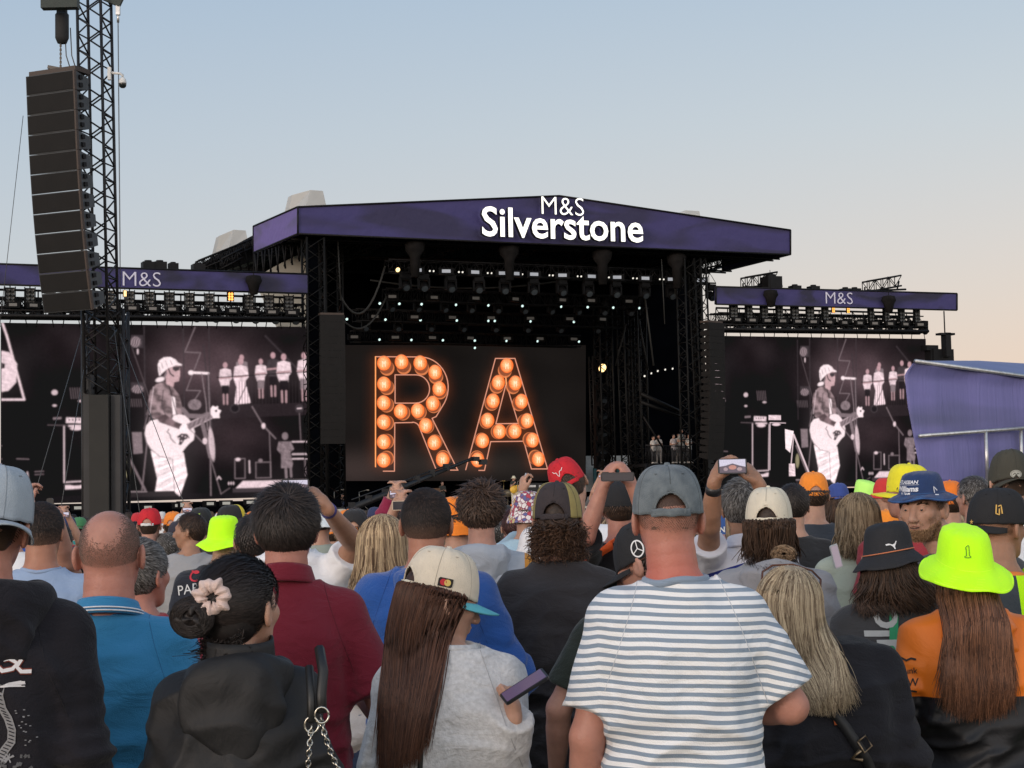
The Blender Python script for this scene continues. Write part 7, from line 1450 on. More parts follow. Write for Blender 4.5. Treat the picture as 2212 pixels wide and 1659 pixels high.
strap_path(f, s_, [(.0, f.ncb[2] + .01), (-.05, f.ncb[2] - .02), (-.12, 1.38)], .02, M_BLK, 'bag_strap')
# man filming above his head, white and blue striped polo
T = P(1604, 1030, 8.0); wl = Lw(T, 0, 0, 1543, 1040, 7.62); el = Lw(T, 0, 0, 1533, 1135, 7.75); wr_ = Lw(T, 0, 0, 1640, 1048, 7.65); er = Lw(T, 0, 0, 1668, 1120, 7.8)
f = make_person(1604, 1030, 8.0, 'grey haired man in a white and blue polo filming with raised arms', hat_h=.022, res=.0075, skin='tan', wd=1.0, arms=({'E': tuple(el), 'W': tuple(wl), 'hd': (.45, .05, 1), 'pn': (.7, .3, 0), 'curl': .7}, {'E': tuple(er), 'W': tuple(wr_), 'hd': (-.55, .05, 1), 'pn': (-.7, .3, 0), 'curl': .7}))
def bands(m, t, b, tcn):
    sp = t.nodes.new('ShaderNodeSeparateXYZ'); t.links.new(tcn.outputs['Object'], sp.inputs[0]); ab = t.nodes.new('ShaderNodeMath'); ab.operation = 'ABSOLUTE'; t.links.new(sp.outputs[0], ab.inputs[0]); m1 = t.nodes.new('ShaderNodeMath'); m1.operation = 'MULTIPLY_ADD'; t.links.new(ab.outputs[0], m1.inputs[0]); m1.inputs[1].default_value = .28; t.links.new(sp.outputs[2], m1.inputs[2])
    mr = t.nodes.new('ShaderNodeMapRange'); t.links.new(m1.outputs[0], mr.inputs[0]); mr.inputs[1].default_value = 1.0; mr.inputs[2].default_value = 1.6; r = t.nodes.new('ShaderNodeValToRGB'); r.color_ramp.interpolation = 'CONSTANT'; e = r.color_ramp.elements; e[0].position = 0; e[0].color = (.7, .7, .72, 1); e[1].position = .675; e[1].color = (.022, .035, .22, 1); q = e.new(.845); q.color = (.68, .67, .72, 1); t.links.new(mr.outputs[0], r.inputs[0]); t.links.new(r.outputs[0], b.inputs['Base Color'])
WP = fabric('polo_bands', (.7, .7, .72), 0, extra=bands); top(f, 'polo_shirt', 131, WP, hem=.8, sleeve=.6, famp=.007); polo_collar(f, fabric('lilac_white', (.68, .67, .74), .03), h_=.05)
hair_short(f, f.o, H_GREY, .024, 'short', 4500, .014, seed=25, wid=.002)
b = MB(); a = f.arm[0]; ax_ = Vector(NR(a['W'] - a['E'])); b.tube(Vector(a['W']) - ax_ * .055, Vector(a['W']) - ax_ * .020, .034, 16, 0, .032); b.build('wristwatch', mat('watch_black', (.02, .02, .022), .4), f.o)
b = MB(); a = f.arm[1]; ax_ = Vector(NR(a['W'] - a['E'])); b.tube(Vector(a['W']) - ax_ * .05, Vector(a['W']) - ax_ * .030, .033, 16, 0, .032); b.build('bracelet', M_STEEL, f.o)
phone(P(1582, 1007, 7.55), (1, 0, 0), (0, .1, 1), 'phone showing the stage in the raised hands of the grey haired man', w_=.118, h_=.062)
f = make_person(1660, 1058, 7.0, 'woman in a cream cap with a low bun and grey hooded sweatshirt', hat_h=.022, res=.0085, sex='f', wd=1.08, arms=('bent', 'bent'), sh=1.05)
GH = fabric('grey_cotton', (.27, .27, .29), .05); top(f, 'hoodie', 141, GH, hem=.78, long=True, off=.026, loose=.018, famp=.010); hood(f, GH, 142, 1.0, up=-.015)
hair_long(f, f.o, H_BR, .16, n=700, seed=61, wave=.012, back=.01, hat=.03, vol=.014, tipw=.85); c_ = f.hc + np.array([.035, -.115, -.105]); C_ = []
g = np.random.default_rng(61)
for i in range(260): a0 = g.uniform(0, 6.28); r_ = g.uniform(.008, .040); C_.append([c_ + np.array([r_ * 1.2 * math.cos(a0 + t * 3), -.02 + g.normal(0, .004) + r_ * .3, r_ * .8 * math.sin(a0 + t * 3)]) for t in np.linspace(0, 1, 8)])
strands('hair_bun', np.array(C_), .003 * np.linspace(1, .5, 8), np.clip(g.normal(.6, .3, len(C_)), 0, 1), hair_mat((.06, .035, .02), (.30, .20, .12)), f.o)
cap_hat(f, f.o, mat('cream_canvas2', (.66, .60, .48), .9, 0, .05, 30, .3, 300), rim=.014, hgt=.126, yaw=.12 - .35, tilt=.0); hair_short(f, f.o, H_BR, .004, 'short', 300, .002, hat=.075, seed=93)
# bearded man in the blue bucket hat looking back over his shoulder
f = make_person(1990, 1021, 7.2, 'bearded man in a blue bucket hat looking back over his shoulder', hat_h=.028, res=.0042, skin='fair', wd=1.0, yaw=0.0, head=(2.55, -.10, .0), arms=('down', 'down'), face=True, hx=-.17, hd=-.02, neck=1.05)
o_f = f
top(f, 'shirt', 151, fabric('grey_tee', (.060, .060, .062), .08), hem=.8, sleeve=.7, neckr=.082); rib_collar(f, fabric('grey_tee', (.060, .060, .062), .08), r=.082)
HB = M3(f)
for sx in (-1, 1):
    b = MB(); b.lathe([(0, .0122), (.0062, .0105), (.0106, .006), (.0122, 0), (.0106, -.006), (0, -.0122)], 16, 0, V3(f.hc) + HB @ V3((sx * .032, .0800, .0065)), HB @ Matrix.Rotation(rad(-90), 3, 'X')); eo = b.build('eye', mat('eye_white', (.32, .28, .26), .2, 0, 0), f.o)
    b = MB(); b.lathe([(.0001, .0128), (.0058, .0113)], 14, 0, V3(f.hc) + HB @ V3((sx * .032, .0803, .0065)), HB @ Matrix.Rotation(rad(-90), 3, 'X')); b.build('iris', mat('iris_dark', (.03, .035, .035), .15, 0, 0), eo)
g = np.random.default_rng(8); C_ = []
q_all = []
bv = BVHTree.FromPolygons([v.co for v in f.o.data.vertices], [tuple(p.vertices) for p in f.o.data.polygons])
def shoot(x, z, y=.25):
    p = V3(f.hc) + HB @ V3((x, y, z)); h_ = bv.ray_cast(p, -(HB @ V3((0, 1, 0))), .4); return (h_[0], h_[1]) if h_[0] is not None else (None, None)
def fuzz(cond, n, ln, dn, xr=.072, zr=(-.115, .06)):
    k = 0
    while k < n:
        x, z = g.uniform(-xr, xr), g.uniform(*zr); k += 1
        if not cond(x, z): continue
        p, nn = shoot(x, z)
        if p is None: continue
        dd = HB @ V3((x * 3 * .5, .4, -1)) if dn is None else HB @ V3(dn(x)); dd = (dd.normalized() + nn * .55 + V3(g.normal(0, .25, 3))).normalized(); C_.append([p + dd * ln * g.uniform(.5, 1.2) * t for t in np.linspace(0, 1, 4)])
fuzz(lambda x, z: (z < -.070 - .35 * max(0, abs(x) - .045) * 0 + .9 * max(0, abs(x) - .040)) and not (abs(x) < .022 and z > -.070), 8500, .012, None)
fuzz(lambda x, z: abs(x) < .030 and -.0545 < z < -.040 and abs(x) > .002, 1200, .007, None)
fuzz(lambda x, z: abs(x) > .050 and z < -.02, 1500, .006, None)
strands('beard', np.array([[tuple(p) for p in c] for c in C_]), .0011 * np.linspace(1, .4, 4), np.clip(g.normal(.5, .3, len(C_)), 0, 1), hair_mat((.17, .09, .045), (.46, .29, .16)), f.o)
C_ = []; fuzz(lambda x, z: .014 < abs(x) < .050 and abs(z - (.0265 + .006 * math.sin((abs(x) - .014) / .036 * 3.1))) < .0035, 9000, .007, lambda x: (2.5 * (1 if x > 0 else -1), .3, .1)); strands('eyebrows', np.array([[tuple(p) for p in c] for c in C_]), .0013 * np.linspace(1, .4, 4), np.full(len(C_), .3), hair_mat((.05, .026, .015), (.10, .06, .035)), f.o)
b = MB()
for sx in (-1,1):
    pass
V_, F_ = merge2d(stroke2d([(-.022, .001), (-.012, .005), (-.004, .003), (0, .0045), (.004, .003), (.012, .005), (.022, .001)], .0045), stroke2d([(-.018, -.008), (-.008, -.012), (.008, -.012), (.018, -.008)], .006)); o_ = V3(f.hc) + HB @ V3((0, .12, -.0605)); decal('lips', V_, F_, f.o, o_, HB @ V3((-1, 0, 0)), HB @ V3((0, 0, 1)), mat('lip', (.34, .12, .10), .45), f.o, .0008)
V_, F_ = stroke2d([(-.019, -.002), (0, -.0045), (.019, -.002)], .0045); decal('mouth', V_, F_, f.o, o_, HB @ V3((-1, 0, 0)), HB @ V3((0, 0, 1)), mat('mouth_dark', (.03, .008, .008), .6), f.o, .0011)
hair_short(f, f.o, hair_mat((.04, .022, .014), (.14, .08, .05)), .022, 'short', 4200, .009, hat=.035, seed=28, wid=.0015)
BB = mat('blue_hat_cloth', (.009, .032, .115), .85, 0, .12, 30, .3, 300, sheen=.15)
c0 = bucket_hat(f, f.o, BB, brim=.044, drop=.020, seed=2, tilt=.03, roll=.0, edge_m=mat('blue_hat_stitch', (.04, .12, .30), .8), rim=.058, wob=.005, size=.97, hgt=.078)
for tx, sz, dz, bo in (('ATLASSIAN', .018, .112, .020), ('Williams', .028, .087, .034), ('F1 TEAM', .012, .069, .015)):
    V_, F_ = text2d(tx, sz, bo, 0, 1.0); on_cap(f, c0, .035, .118, dz, V_, F_, ink((.70, .72, .78)), name='hat_print')
on_cap(f, c0, .035, .118, .102, *stroke2d([(-.05, 0), (.05, 0)], .0016), ink((.5, .52, .6)), name='hat_print'); on_cap(f, c0, -.092, .055, .078, *merge2d(stroke2d([(-.008, -.012), (-.006, .012), (.008, -.004)], .004), stroke2d([(-.010, -.018), (.010, -.020)], .004)), ink((.6, .62, .7)), name='hat_print')
# woman in the black bucket hat
f = make_person(1920, 1132, 6.5, 'woman in a black bucket hat with orange piping and a charcoal sweatshirt', hat_h=.016, res=.0085, sex='f', wd=1.02, arms=('bent', 'bent'), head=(-.25, -.12, -.06))
s_ = top(f, 'sweatshirt', 161, fabric('charcoal_fleece', (.032, .033, .037), .1), hem=.78, long=True, off=.024, loose=.016, famp=.009)
hair_long(f, f.o, H_BR, .17, n=1000, seed=71, wave=.016, back=-.03, hat=-.005, vol=.009, tipw=1.35, r0=.0026, side=.02)
BKH = mat('black_hat_cloth', (.013, .013, .016), .8, 0, .1, 20, .3, 300); c0 = bucket_hat(f, f.o, BKH, brim=.038, drop=.040, seed=3, tilt=.12, roll=.10, band=mat('orange_band', (.62, .20, .09), .7), rim=.020, wob=.003, hgt=.106, edge_m=mat('black_hat_stitch', (.022, .022, .025), .8))
cat_ = ([(-.022, .006), (-.020, .001), (-.006, .003), (.004, -.004), (.008, -.012), (.012, -.012), (.010, -.002), (.014, .006), (.018, .016), (.015, .017), (.010, .008), (.002, .004), (-.010, .008)], [tuple(range(13))]); on_cap(f, c0, .022, -.118, .040, *cat_, ink((.7, .7, .72)), name='emblem')
LF = lambda u, v: (lambda q: (q.x, q.z))(L(f, u, v, 6.3)); V_, F_ = text2d('aulo', .16, .018, 0, .95); zz = LF(1915, 1390); decal('back_print', V_, F_, s_, (zz[0], -.3, zz[1]), (0, 0, 1), (-1, 0, 0), ink((.30, .32, .33)), s_, .004, sub=1)
V_, F_ = stroke2d([(-.10, 0), (.10, 0)], .030); zz = LF(1941, 1345); decal('back_stripe', V_, F_, s_, (zz[0], -.3, zz[1]), (.1, 0, 1), (-1, 0, 0), ink((.012, .20, .09)), s_, .004)
# man in the black cap with the golden wreath
f = make_person(2158, 1060, 6.7, 'man in a black cap with golden wreath and star beside the right edge', hat_h=.022, res=.007, skin='tan', wd=1.05, arms=('bent', 'bent'), head=(-.85, -.05, 0), neck=1.15, hx=.02)
def neon_panel(m, t, b, tcn):
    sp = t.nodes.new('ShaderNodeSeparateXYZ'); t.links.new(tcn.outputs['Object'], sp.inputs[0]); g1 = t.nodes.new('ShaderNodeMath'); g1.operation = 'GREATER_THAN'; t.links.new(sp.outputs[0], g1.inputs[0]); g1.inputs[1].default_value = .045; mx_ = t.nodes.new('ShaderNodeMix'); mx_.data_type = 'RGBA'; t.links.new(g1.outputs[0], mx_.inputs[0]); mx_.inputs[6].default_value = (.045, .055, .065, 1); mx_.inputs[7].default_value = (.50, .95, .0, 1); t.links.new(mx_.outputs[2], b.inputs['Base Color'])
top(f, 'jacket', 171, fabric('grey_neon_jacket', (.045, .055, .065), 0, extra=neon_panel), hem=.75, long=True, off=.022, neckz=.03); rib_collar(f, mat('orange_collar', (.75, .20, .03), .7), r=.078, zc=.035, t=.014)
hair_short(f, f.o, H_BR, .005, 'fade', 3000, .0, hat=.03, seed=29, wid=.0013)
c0 = cap_hat(f, f.o, mat('black_canvas', (.013, .013, .015), .85, 0, .1, 20, .3, 300), rim=.012, hgt=.128, opening=False, size=1.08, yaw=math.pi - .35, blen=.055, curve=.03, tilt=-.02, panel=(mat('orange_panel', (.72, .20, .03), .8), 330, 355))
GO = ink((.62, .38, .10)); wr2 = []
for k in range(9): x = -.035 + k * .010; wr2 += [xf2d(disc2d(.007, .0028, 8), x, .004, 1, .7), xf2d(disc2d(.007, .0028, 8), x, -.004, 1, -.7)]
for lx, ly, lz, vf in ((.055, -.115, -.002, merge2d(*wr2)), (-.030, -.120, .018, merge2d(*[stroke2d([(0, 0), (.008 * math.sin(2 * math.pi * i / 5), .008 * math.cos(2 * math.pi * i / 5))], .003) for i in range(5)])), (.060, -.085, .062, merge2d(stroke2d([(-.010, .018), (-.012, -.014), (0, -.018), (.0, .004)], .0045), stroke2d([(-.004, .012), (.006, .016), (.010, -.014)], .0045)))): on_cap(f, c0, lx, ly, lz, *vf, GO, name='gold_emblem')
# khaki cap man
f = make_person(2178, 982, 8.3, 'tall man in a dark khaki cap with an oval patch at the right edge', hat_h=.022, res=MR_, skin='fair', wd=1.0, head=(.1, 0, 0)); top(f, 'shirt', 181, M_WHT, hem=.8); hair_short(f, f.o, H_BR, .01, 'fade', 1200, .002, hat=.03, seed=31)
c0 = cap_hat(f, f.o, mat('khaki_canvas', (.050, .048, .036), .85, 0, .08, 20, .3, 300), rim=.002, hgt=.145, opening=False, yaw=math.pi, blen=.05, curve=.03, tilt=.25)
on_cap(f, c0, -.005, -.115, .045, *disc2d(.026, .018), ink((.40, .40, .36)), name='patch'); on_cap(f, c0, -.005, -.118, .045, *ring2d(.022, .014, .0015), ink((.05, .05, .04)), name='patch_ring'); on_cap(f, c0, -.005, -.118, .045, *stroke2d([(-.014, -.003), (-.006, .005), (0, -.003), (.008, .004), (.014, 0)], .003), ink((.05, .05, .04)), name='patch_script'); on_cap(f, c0, .050, -.115, .005, *merge2d(ring2d(.013, .013, .0035), stroke2d([(-.008, -.006), (.008, .006)], .004)), ink((.45, .45, .43)), name='patch')
# blonde in the pale green T-shirt, with a phone
f = make_person(1851, 1062, 8.8, 'woman with shoulder length blonde hair in a pale sage T-shirt', hat_h=.016, res=MR_, sex='f', wd=1.0, head=(.25, 0, 0), hx=.0, arms=({'E': (-.20, .02, 1.10), 'W': (-.16, .20, 1.18), 'hd': (.2, .8, .5), 'pn': (.6, 0, .6)}, 'bent')); top(f, 'shirt', 191, fabric('sage_cotton', (.40, .44, .36), .04), hem=.8, sleeve=.55); hair_long(f, f.o, H_SAND, .22, n=1000, seed=81, wave=.012, back=-.04, vol=.014, tipw=1.2, streak=.35)
phone(P(1806, 1202, 8.5), (.25, .1, -1), (1, .3, .2), 'phone in a pale case held low beside the sage T-shirt', w_=.11, h_=.04, mc_=(.5, .5, .5), scr=(.35, .28, .33))
# the raised forearm with the purple wristband: white polo
T = P(628, 1040, 7.9); ew = Lw(T, 0, 0, 768, 1178, 7.8); ww = Lw(T, 0, 0, 706, 1098, 7.45)
f = make_person(628, 1040, 7.9, 'man in a white polo raising an arm with a purple wristband', hat_h=.02, res=.0068, skin='tan', wd=1.05, arms=('bent', {'E': tuple(ew), 'W': tuple(ww), 'hd': (-.62, -.05, .85), 'pn': (-.5, .3, -.8), 'curl': .75}))
top(f, 'polo_shirt', 201, M_WHT, hem=.8, sleeve=.68, famp=.007); polo_collar(f, M_WHT); hair_short(f, f.o, H_BR, .03, 'short', 2500, .018, seed=33)
a = f.arm[1]; ax_ = Vector(NR(a['W'] - a['E'])); b = MB(); b.tube(Vector(a['W']) - ax_ * .030, Vector(a['W']) - ax_ * .008, .034, 18, 0, .032); b.build('wristband', mat('purple_band', (.05, .04, .20), .6), f.o)
phone(P(638, 1046, 7.4), (1, 0, 0), (0, 0, 1), 'phone held sideways by the raised hand with the purple wristband', w_=.11, h_=.04)
# left: fade haircut, light blue T-shirt
f = make_person(89, 1083, 7.9, 'man with a dark faded haircut in a light blue T-shirt', hat_h=.02, res=.008, skin='tan', wd=1.1, neck=1.15, red=.2); top(f, 'shirt', 211, fabric('sky_cotton', (.27, .36, .52), .04), hem=.8, famp=.006); rib_collar(f, fabric('sky_cotton', (.27, .36, .52), .04)); hair_short(f, f.o, H_FD, .016, 'fade', 5000, .012, seed=35, wid=.002)
T = P(118, 1128, 8.9); wl = Lw(T, 0, 0, 128, 1108, 8.3); el = Lw(T, 0, 0, 148, 1215, 8.5); wr_ = Lw(T, 0, 0, 70, 1100, 8.4)
f = make_person(112, 1120, 8.9, 'person behind the light blue T-shirt shielding a phone with raised bare arms', hat_h=.02, res=.0075, skin='red', wd=1.0, arms=({'E': (-.35, .1, 1.35), 'W': tuple(wr_), 'hd': (-.1, .2, 1), 'pn': (.8, .3, 0), 'curl': .8}, {'E': tuple(el), 'W': tuple(wl), 'hd': (-.85, -.1, .45), 'pn': (-.3, .1, -.9), 'curl': .6})); top(f, 'shirt', 212, M_BLK, hem=.8); hair_short(f, f.o, H_DK, .02, 'short', 1500, .012, seed=36)
phone(P(108, 1087, 8.2), (0, 0, 1), (1, 0, 0), 'small lit phone in the raised hands at the left edge', w_=.045, h_=.03, scr=(.55, .6, .75))
f = make_person(303, 1160, 6.4, 'man with greying hair tucked behind the bald man in a red top', hat_h=.02, res=.008, skin='red', wd=.92, head=(-.5, 0, 0), red=.3); top(f, 'shirt', 213, fabric('red_cotton', (.35, .015, .03), .05), hem=.8); hair_short(f, f.o, H_GREY, .022, 'short', 4500, .012, seed=37, wid=.002)
f = make_person(322, 1097, 14.0, 'man in a red cap with white strap and white T-shirt with red cuffs', hat_h=.022, res=.011, skin='red', wd=1.0); top(f, 'shirt', 214, M_WHT, hem=.8); rib_collar(f, mat('red_trim', (.4, .02, .03), .8)); cap_hat(f, f.o, mat('red_canvas', (.55, .012, .022), .8, 0, .06, 20, .3, 300), strap_m=mat('white_strap', (.7, .7, .7), .8), rim=.012, seams=False); hair_short(f, f.o, H_BR, .012, 'short', 800, .004, hat=.02, seed=38)
for a in f.arm: b = MB(); ax_ = Vector(NR(a['E'] - a['S'])); e = Vector(a['S']).lerp(Vector(a['E']), .62); b.tube(e - ax_ * .015, e + ax_ * .012, .086, 16, 0, .088); b.build('sleeve_trim', mat('red_trim', (.4, .02, .03), .8), f.o)
# neon hat with the dark jacket
f = make_person(482, 1117, 10.2, 'person in a neon yellow bucket hat and navy jacket with red lettering', hat_h=.016, res=.0095, wd=1.0, arms=('bent', 'bent'), hx=.03)
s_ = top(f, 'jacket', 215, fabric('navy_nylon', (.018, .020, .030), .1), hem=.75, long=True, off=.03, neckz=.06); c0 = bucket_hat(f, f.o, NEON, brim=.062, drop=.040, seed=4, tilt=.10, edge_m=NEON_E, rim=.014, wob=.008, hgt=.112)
LF = lambda u, v: (lambda q: (q.x, q.z))(L(f, u, v, 10)); 
for i, tx in enumerate(('MC', 'C', 'C')): V_, F_ = text2d(tx, .085, .006, 0, 1.0); zz = LF(412 + 8 * (i == 0), 1212 + 17 * i); decal('jacket_print', V_, F_, s_, (zz[0], -.3, zz[1]), (1, 0, 0), (0, 0, 1), ink((.55, .03, .05)), s_, .005)
V_, F_ = text2d('PARIS', .075, .0, 0, 1.0); zz = LF(412, 1272); decal('jacket_print', V_, F_, s_, (zz[0], -.3, zz[1]), (1, 0, .15), (-.15, 0, 1), ink((.6, .6, .6)), s_, .005)
# black cap man filming
T = P(1337, 1035, 8.8); wl = Lw(T, 0, 0, 1302, 1052, 8.4); wr_ = Lw(T, 0, 0, 1366, 1052, 8.4)
f = make_person(1337, 1035, 8.8, 'man in a black cap filming with both hands, orange patch on his black shirt', hat_h=.022, res=.0085, wd=1.02, skin='red', red=.5, arms=({'E': tuple(wl + np.array([-.08, .05, -.22])), 'W': tuple(wl), 'hd': (.4, 0, 1), 'pn': (.7, .3, 0)}, {'E': tuple(wr_ + np.array([.09, .05, -.2])), 'W': tuple(wr_), 'hd': (-.4, 0, 1), 'pn': (-.7, .3, 0)})); s_ = top(f, 'shirt', 216, M_BLK, hem=.8, sleeve=.9); LF = lambda u, v: (lambda q: (q.x, q.z))(L(f, u, v, 8.65)); strap_path(f, s_, [LF(1266, 1216), LF(1300, 1190), LF(1342, 1166)], .040, mat('orange_flash', (.95, .14, .03), .7, emit=(.9, .12, .02), es=.1), 'shoulder_flash'); hair_short(f, f.o, H_BR, .02, 'short', 1600, .008, hat=.01, seed=39); cap_hat(f, f.o, mat('black_canvas', (.013, .013, .015), .85, 0, .1, 20, .3, 300), rim=.010, opening=False, seams=False)
phone(P(1334, 1030, 8.3), (1, 0, 0), (0, 0, 1), 'dark phone held up before the lamp ladder by the man in the black cap', False, w_=.15, h_=.04)
# dark cap with a three pointed emblem beside the striped man
f = make_person(1396, 1128, 5.9, 'person in a black cap with a round white emblem half hidden by the striped man', hat_h=.022, res=.0075, wd=1.02, skin='red', head=(1.0, -.30, 0), hx=.02, arms=({'E': (-.27, .0, 1.12), 'W': (-.28, .10, .90), 'hd': (0, .2, -1)}, 'down')); top(f, 'shirt', 218, fabric('black_green_cotton', (.016, .022, .018), .1), hem=.8, sleeve=.7, loose=.02)
c0 = cap_hat(f, f.o, mat('black_canvas', (.013, .013, .015), .85, 0, .1, 20, .3, 300), rim=.008, hgt=.13, tilt=-.1, opening=False, size=1.05, blen=.07)
on_cap(f, c0, -.10, -.035, .045, *merge2d(ring2d(.020, .026, .0045), *[stroke2d([(0, 0), (.018 * math.sin(2 * math.pi * i / 3), .024 * math.cos(2 * math.pi * i / 3))], .003) for i in range(3)]), ink((.72, .72, .72)), name='emblem')
hair_short(f, f.o, H_DK, .015, 'short', 1500, .008, hat=.01, seed=41)
# ---------- smaller figures further forward, each from its own place in the photograph
CLO = {}
def cl(c): return fabric('cotton', c, .06)
def cv(name, c): return mat(name, c, .85, 0, .08, 25, .2, 200, sheen=.1)
def quick(u, v, d, label, shirt, hat=None, hair=None, hairk='short', hatk='cap', sex='m', skin='fair', arms=('down', 'down'), long=False, head=(0, 0, 0), hatkw=None, res=.0125, wd=1.0, hd_=None, **kw):
    f = make_person(u, v, d, label, hat_h=.02 if (hat or hair) else .004, res=res, sex=sex, skin=skin, arms=arms, head=head, wd=wd, **kw)
    top(f, 'shirt', int(u), shirt if not isinstance(shirt, tuple) else cl(shirt), hem=.8, long=long, off=.018 if long else .012); hm = hair or H_BR
    if hairk == 'short': hair_short(f, f.o, hm, .02, 'short', 900, .012, hat=(.01 if hatk == 'bucket' else .03) if hat else None, seed=int(u), wid=.003)
    elif hairk == 'long': hair_long(f, f.o, hm, .26, n=260, seed=int(u), wave=.01, back=-.04, hat=.02 if hat else None, r0=.005, tipw=1.1)
    if hat: 
        hk = dict(seams=False); hk.update(hatkw or {})
        if hatk == 'cap': f.hat = cap_hat(f, f.o, cv('cap_cloth', hat) if isinstance(hat, tuple) else hat, **hk)
        else: hk.pop('seams'); f.hat = bucket_hat(f, f.o, cv('hat_cloth', hat) if isinstance(hat, tuple) else hat, **hk)
    return f
f = quick(985, 1063, 9.4, 'person in an orange hat with black swooshes between the blue hoodie and grey hoodie', (.02, .02, .022), (.85, .22, .015), hatk='bucket', hatkw=dict(brim=.012, hgt=.13, drop=.05, rim=-.03))
for q, wd_ in (([(-.03, .05), (0, .03), (.02, .0)], .006), ([(-.02, -.02), (.02, -.012), (.03, -.03)], .008)): on_cap(f, f.hat, -.01, -.13, .03, *stroke2d(q, wd_), M_BLK, name='swoosh')
quick(1112, 1095, 12.0, 'person with dark red hair in a turquoise top beside the patterned hat', (.06, .40, .50), hair=H_RED)
def patt(m, t, b, tcn):
    v = t.nodes.new('ShaderNodeTexVoronoi'); v.feature = 'DISTANCE_TO_EDGE'; v.inputs['Scale'].default_value = 42; t.links.new(tcn.outputs['Object'], v.inputs['Vector']); v2 = t.nodes.new('ShaderNodeTexVoronoi'); v2.inputs['Scale'].default_value = 42; t.links.new(tcn.outputs['Object'], v2.inputs['Vector'])
    r = t.nodes.new('ShaderNodeValToRGB'); r.color_ramp.interpolation = 'CONSTANT'; e = r.color_ramp.elements; e[0].color = (.7, .66, .66, 1); e[1].position = .55; e[1].color = (.10, .12, .28, 1); q = e.new(.68); q.color = (.45, .06, .09, 1); q = e.new(.8); q.color = (.5, .42, .2, 1); sp = t.nodes.new('ShaderNodeSeparateColor'); t.links.new(v2.outputs['Color'], sp.inputs[0]); t.links.new(sp.outputs[0], r.inputs[0])
    g1 = t.nodes.new('ShaderNodeMath'); g1.operation = 'LESS_THAN'; t.links.new(v.outputs[0], g1.inputs[0]); g1.inputs[1].default_value = .07; mx_ = t.nodes.new('ShaderNodeMix'); mx_.data_type = 'RGBA'; t.links.new(g1.outputs[0], mx_.inputs[0]); t.links.new(r.outputs[0], mx_.inputs[6]); mx_.inputs[7].default_value = (.22, .05, .09, 1); t.links.new(mx_.outputs[2], b.inputs['Base Color'])
PT = mat('patterned_cloth', (.6, .5, .5), .85, 0, 0, extra=patt)
T = P(1136, 1056, 11.0); wl = Lw(T, 0, 0, 1130, 1066, 11.3)
f = quick(1136, 1056, 11.0, 'person in a pink patterned bucket hat raising a phone beside the guitarist', (.35, .5, .6), PT, hatk='bucket', hatkw=dict(brim=.03, drop=.06, hgt=.11, rim=.0), arms=({'E': tuple(wl + np.array([.03, .03, -.25])), 'W': tuple(wl), 'hd': (0, 0, 1), 'pn': (.8, .3, 0), 'curl': .9}, 'down'), res=.009)
phone(P(1134, 1036, 11.3), (.25, 0, 1), (.15, 1, 0), 'phone seen edge on above the patterned bucket hat', False, w_=.08, h_=.05, mc_=(.3, .32, .36))
quick(1757, 1022, 11.0, 'man in an orange cap and dark grey hooded jacket in front of the right screen', (.035, .042, .055), (.85, .25, .02), hatkw=dict(rim=.01, hgt=.125), long=True, res=.010, wd=1.1)
quick(1810, 1045, 15.0, 'person in a blue cap with a red back panel beside the orange cap', (.03, .03, .04), (.03, .06, .25), hatkw=dict(opening=False, yaw=math.pi, blen=.02), hairk='long').hat.data.materials.append(cv('red_cloth', (.45, .05, .05)))
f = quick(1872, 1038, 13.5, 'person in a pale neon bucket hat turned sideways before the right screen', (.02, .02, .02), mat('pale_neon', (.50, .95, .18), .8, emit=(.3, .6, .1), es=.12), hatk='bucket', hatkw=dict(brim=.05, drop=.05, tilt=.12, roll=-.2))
f = quick(1962, 1003, 8.6, 'tall man in a yellow cap directly behind the blue bucket hat', (.35, .04, .05), (.78, .70, .02), hatkw=dict(opening=False, rim=.0, hgt=.13), skin='red', head=(1.2, 0, 0), res=.010)
quick(1917, 1034, 13.0, 'bearded man in a red cap facing left beside the yellow cap', (.02, .02, .025), (.55, .03, .03), head=(1.5, 0, 0), hatkw=dict(opening=False))
quick(2052, 1039, 11.5, 'person in a deep orange cap to the right of the blue bucket hat', (.02, .02, .022), (.80, .19, .015), hatkw=dict(rim=.0, hgt=.13, yaw=-.4), res=.0105)
quick(2101, 1026, 11.0, 'man with short grey hair and a pale patterned collar near the right edge', (.22, .24, .2), hair=H_GREY, skin='red', head=(.5, 0, 0), res=.010, wd=1.1)
quick(1915, 1104, 9.6, 'person in an orange cap low behind the black bucket hat', (.03, .035, .04), (.85, .26, .02), hatkw=dict(opening=False, yaw=math.pi, blen=.03), wd=1.05)
quick(1712, 1043, 10.5, 'person with dark brown hair behind the cream cap with the bun', (.02, .02, .022), hair=H_DK)
f = quick(1733, 1050, 12.5, 'person in a black and yellow cap with a small golden emblem', (.015, .015, .016), (.015, .015, .016), hatkw=dict(panel=(cv('yellow_cloth', (.72, .62, .02)), 200, 260), rim=.0, opening=False)); on_cap(f, f.hat, 0, -.13, .03, *merge2d(stroke2d([(-.03, .015), (-.015, 0), (0, -.02), (.015, 0), (.03, .015)], .006)), GO, name='emblem')
f = quick(500, 1088, 13.0, 'person in a black cap with yellow front and peak pointing right', (.04, .035, .03), (.014, .014, .015), head=(-1.1, 0, 0), hatkw=dict(opening=False, brim_m=cv('yellow_cloth', (.70, .55, .03)), panel=(cv('yellow_cloth', (.70, .55, .03)), 35, 145), rim=.005), res=.010); on_cap(f, f.hat, .03, .12, .07, *merge2d(ring2d(.018, .022, .006, 14, 120, 290), stroke2d([(.005, .018), (.02, .01), (.012, -.02)], .006)), M_BLK, name='emblem')
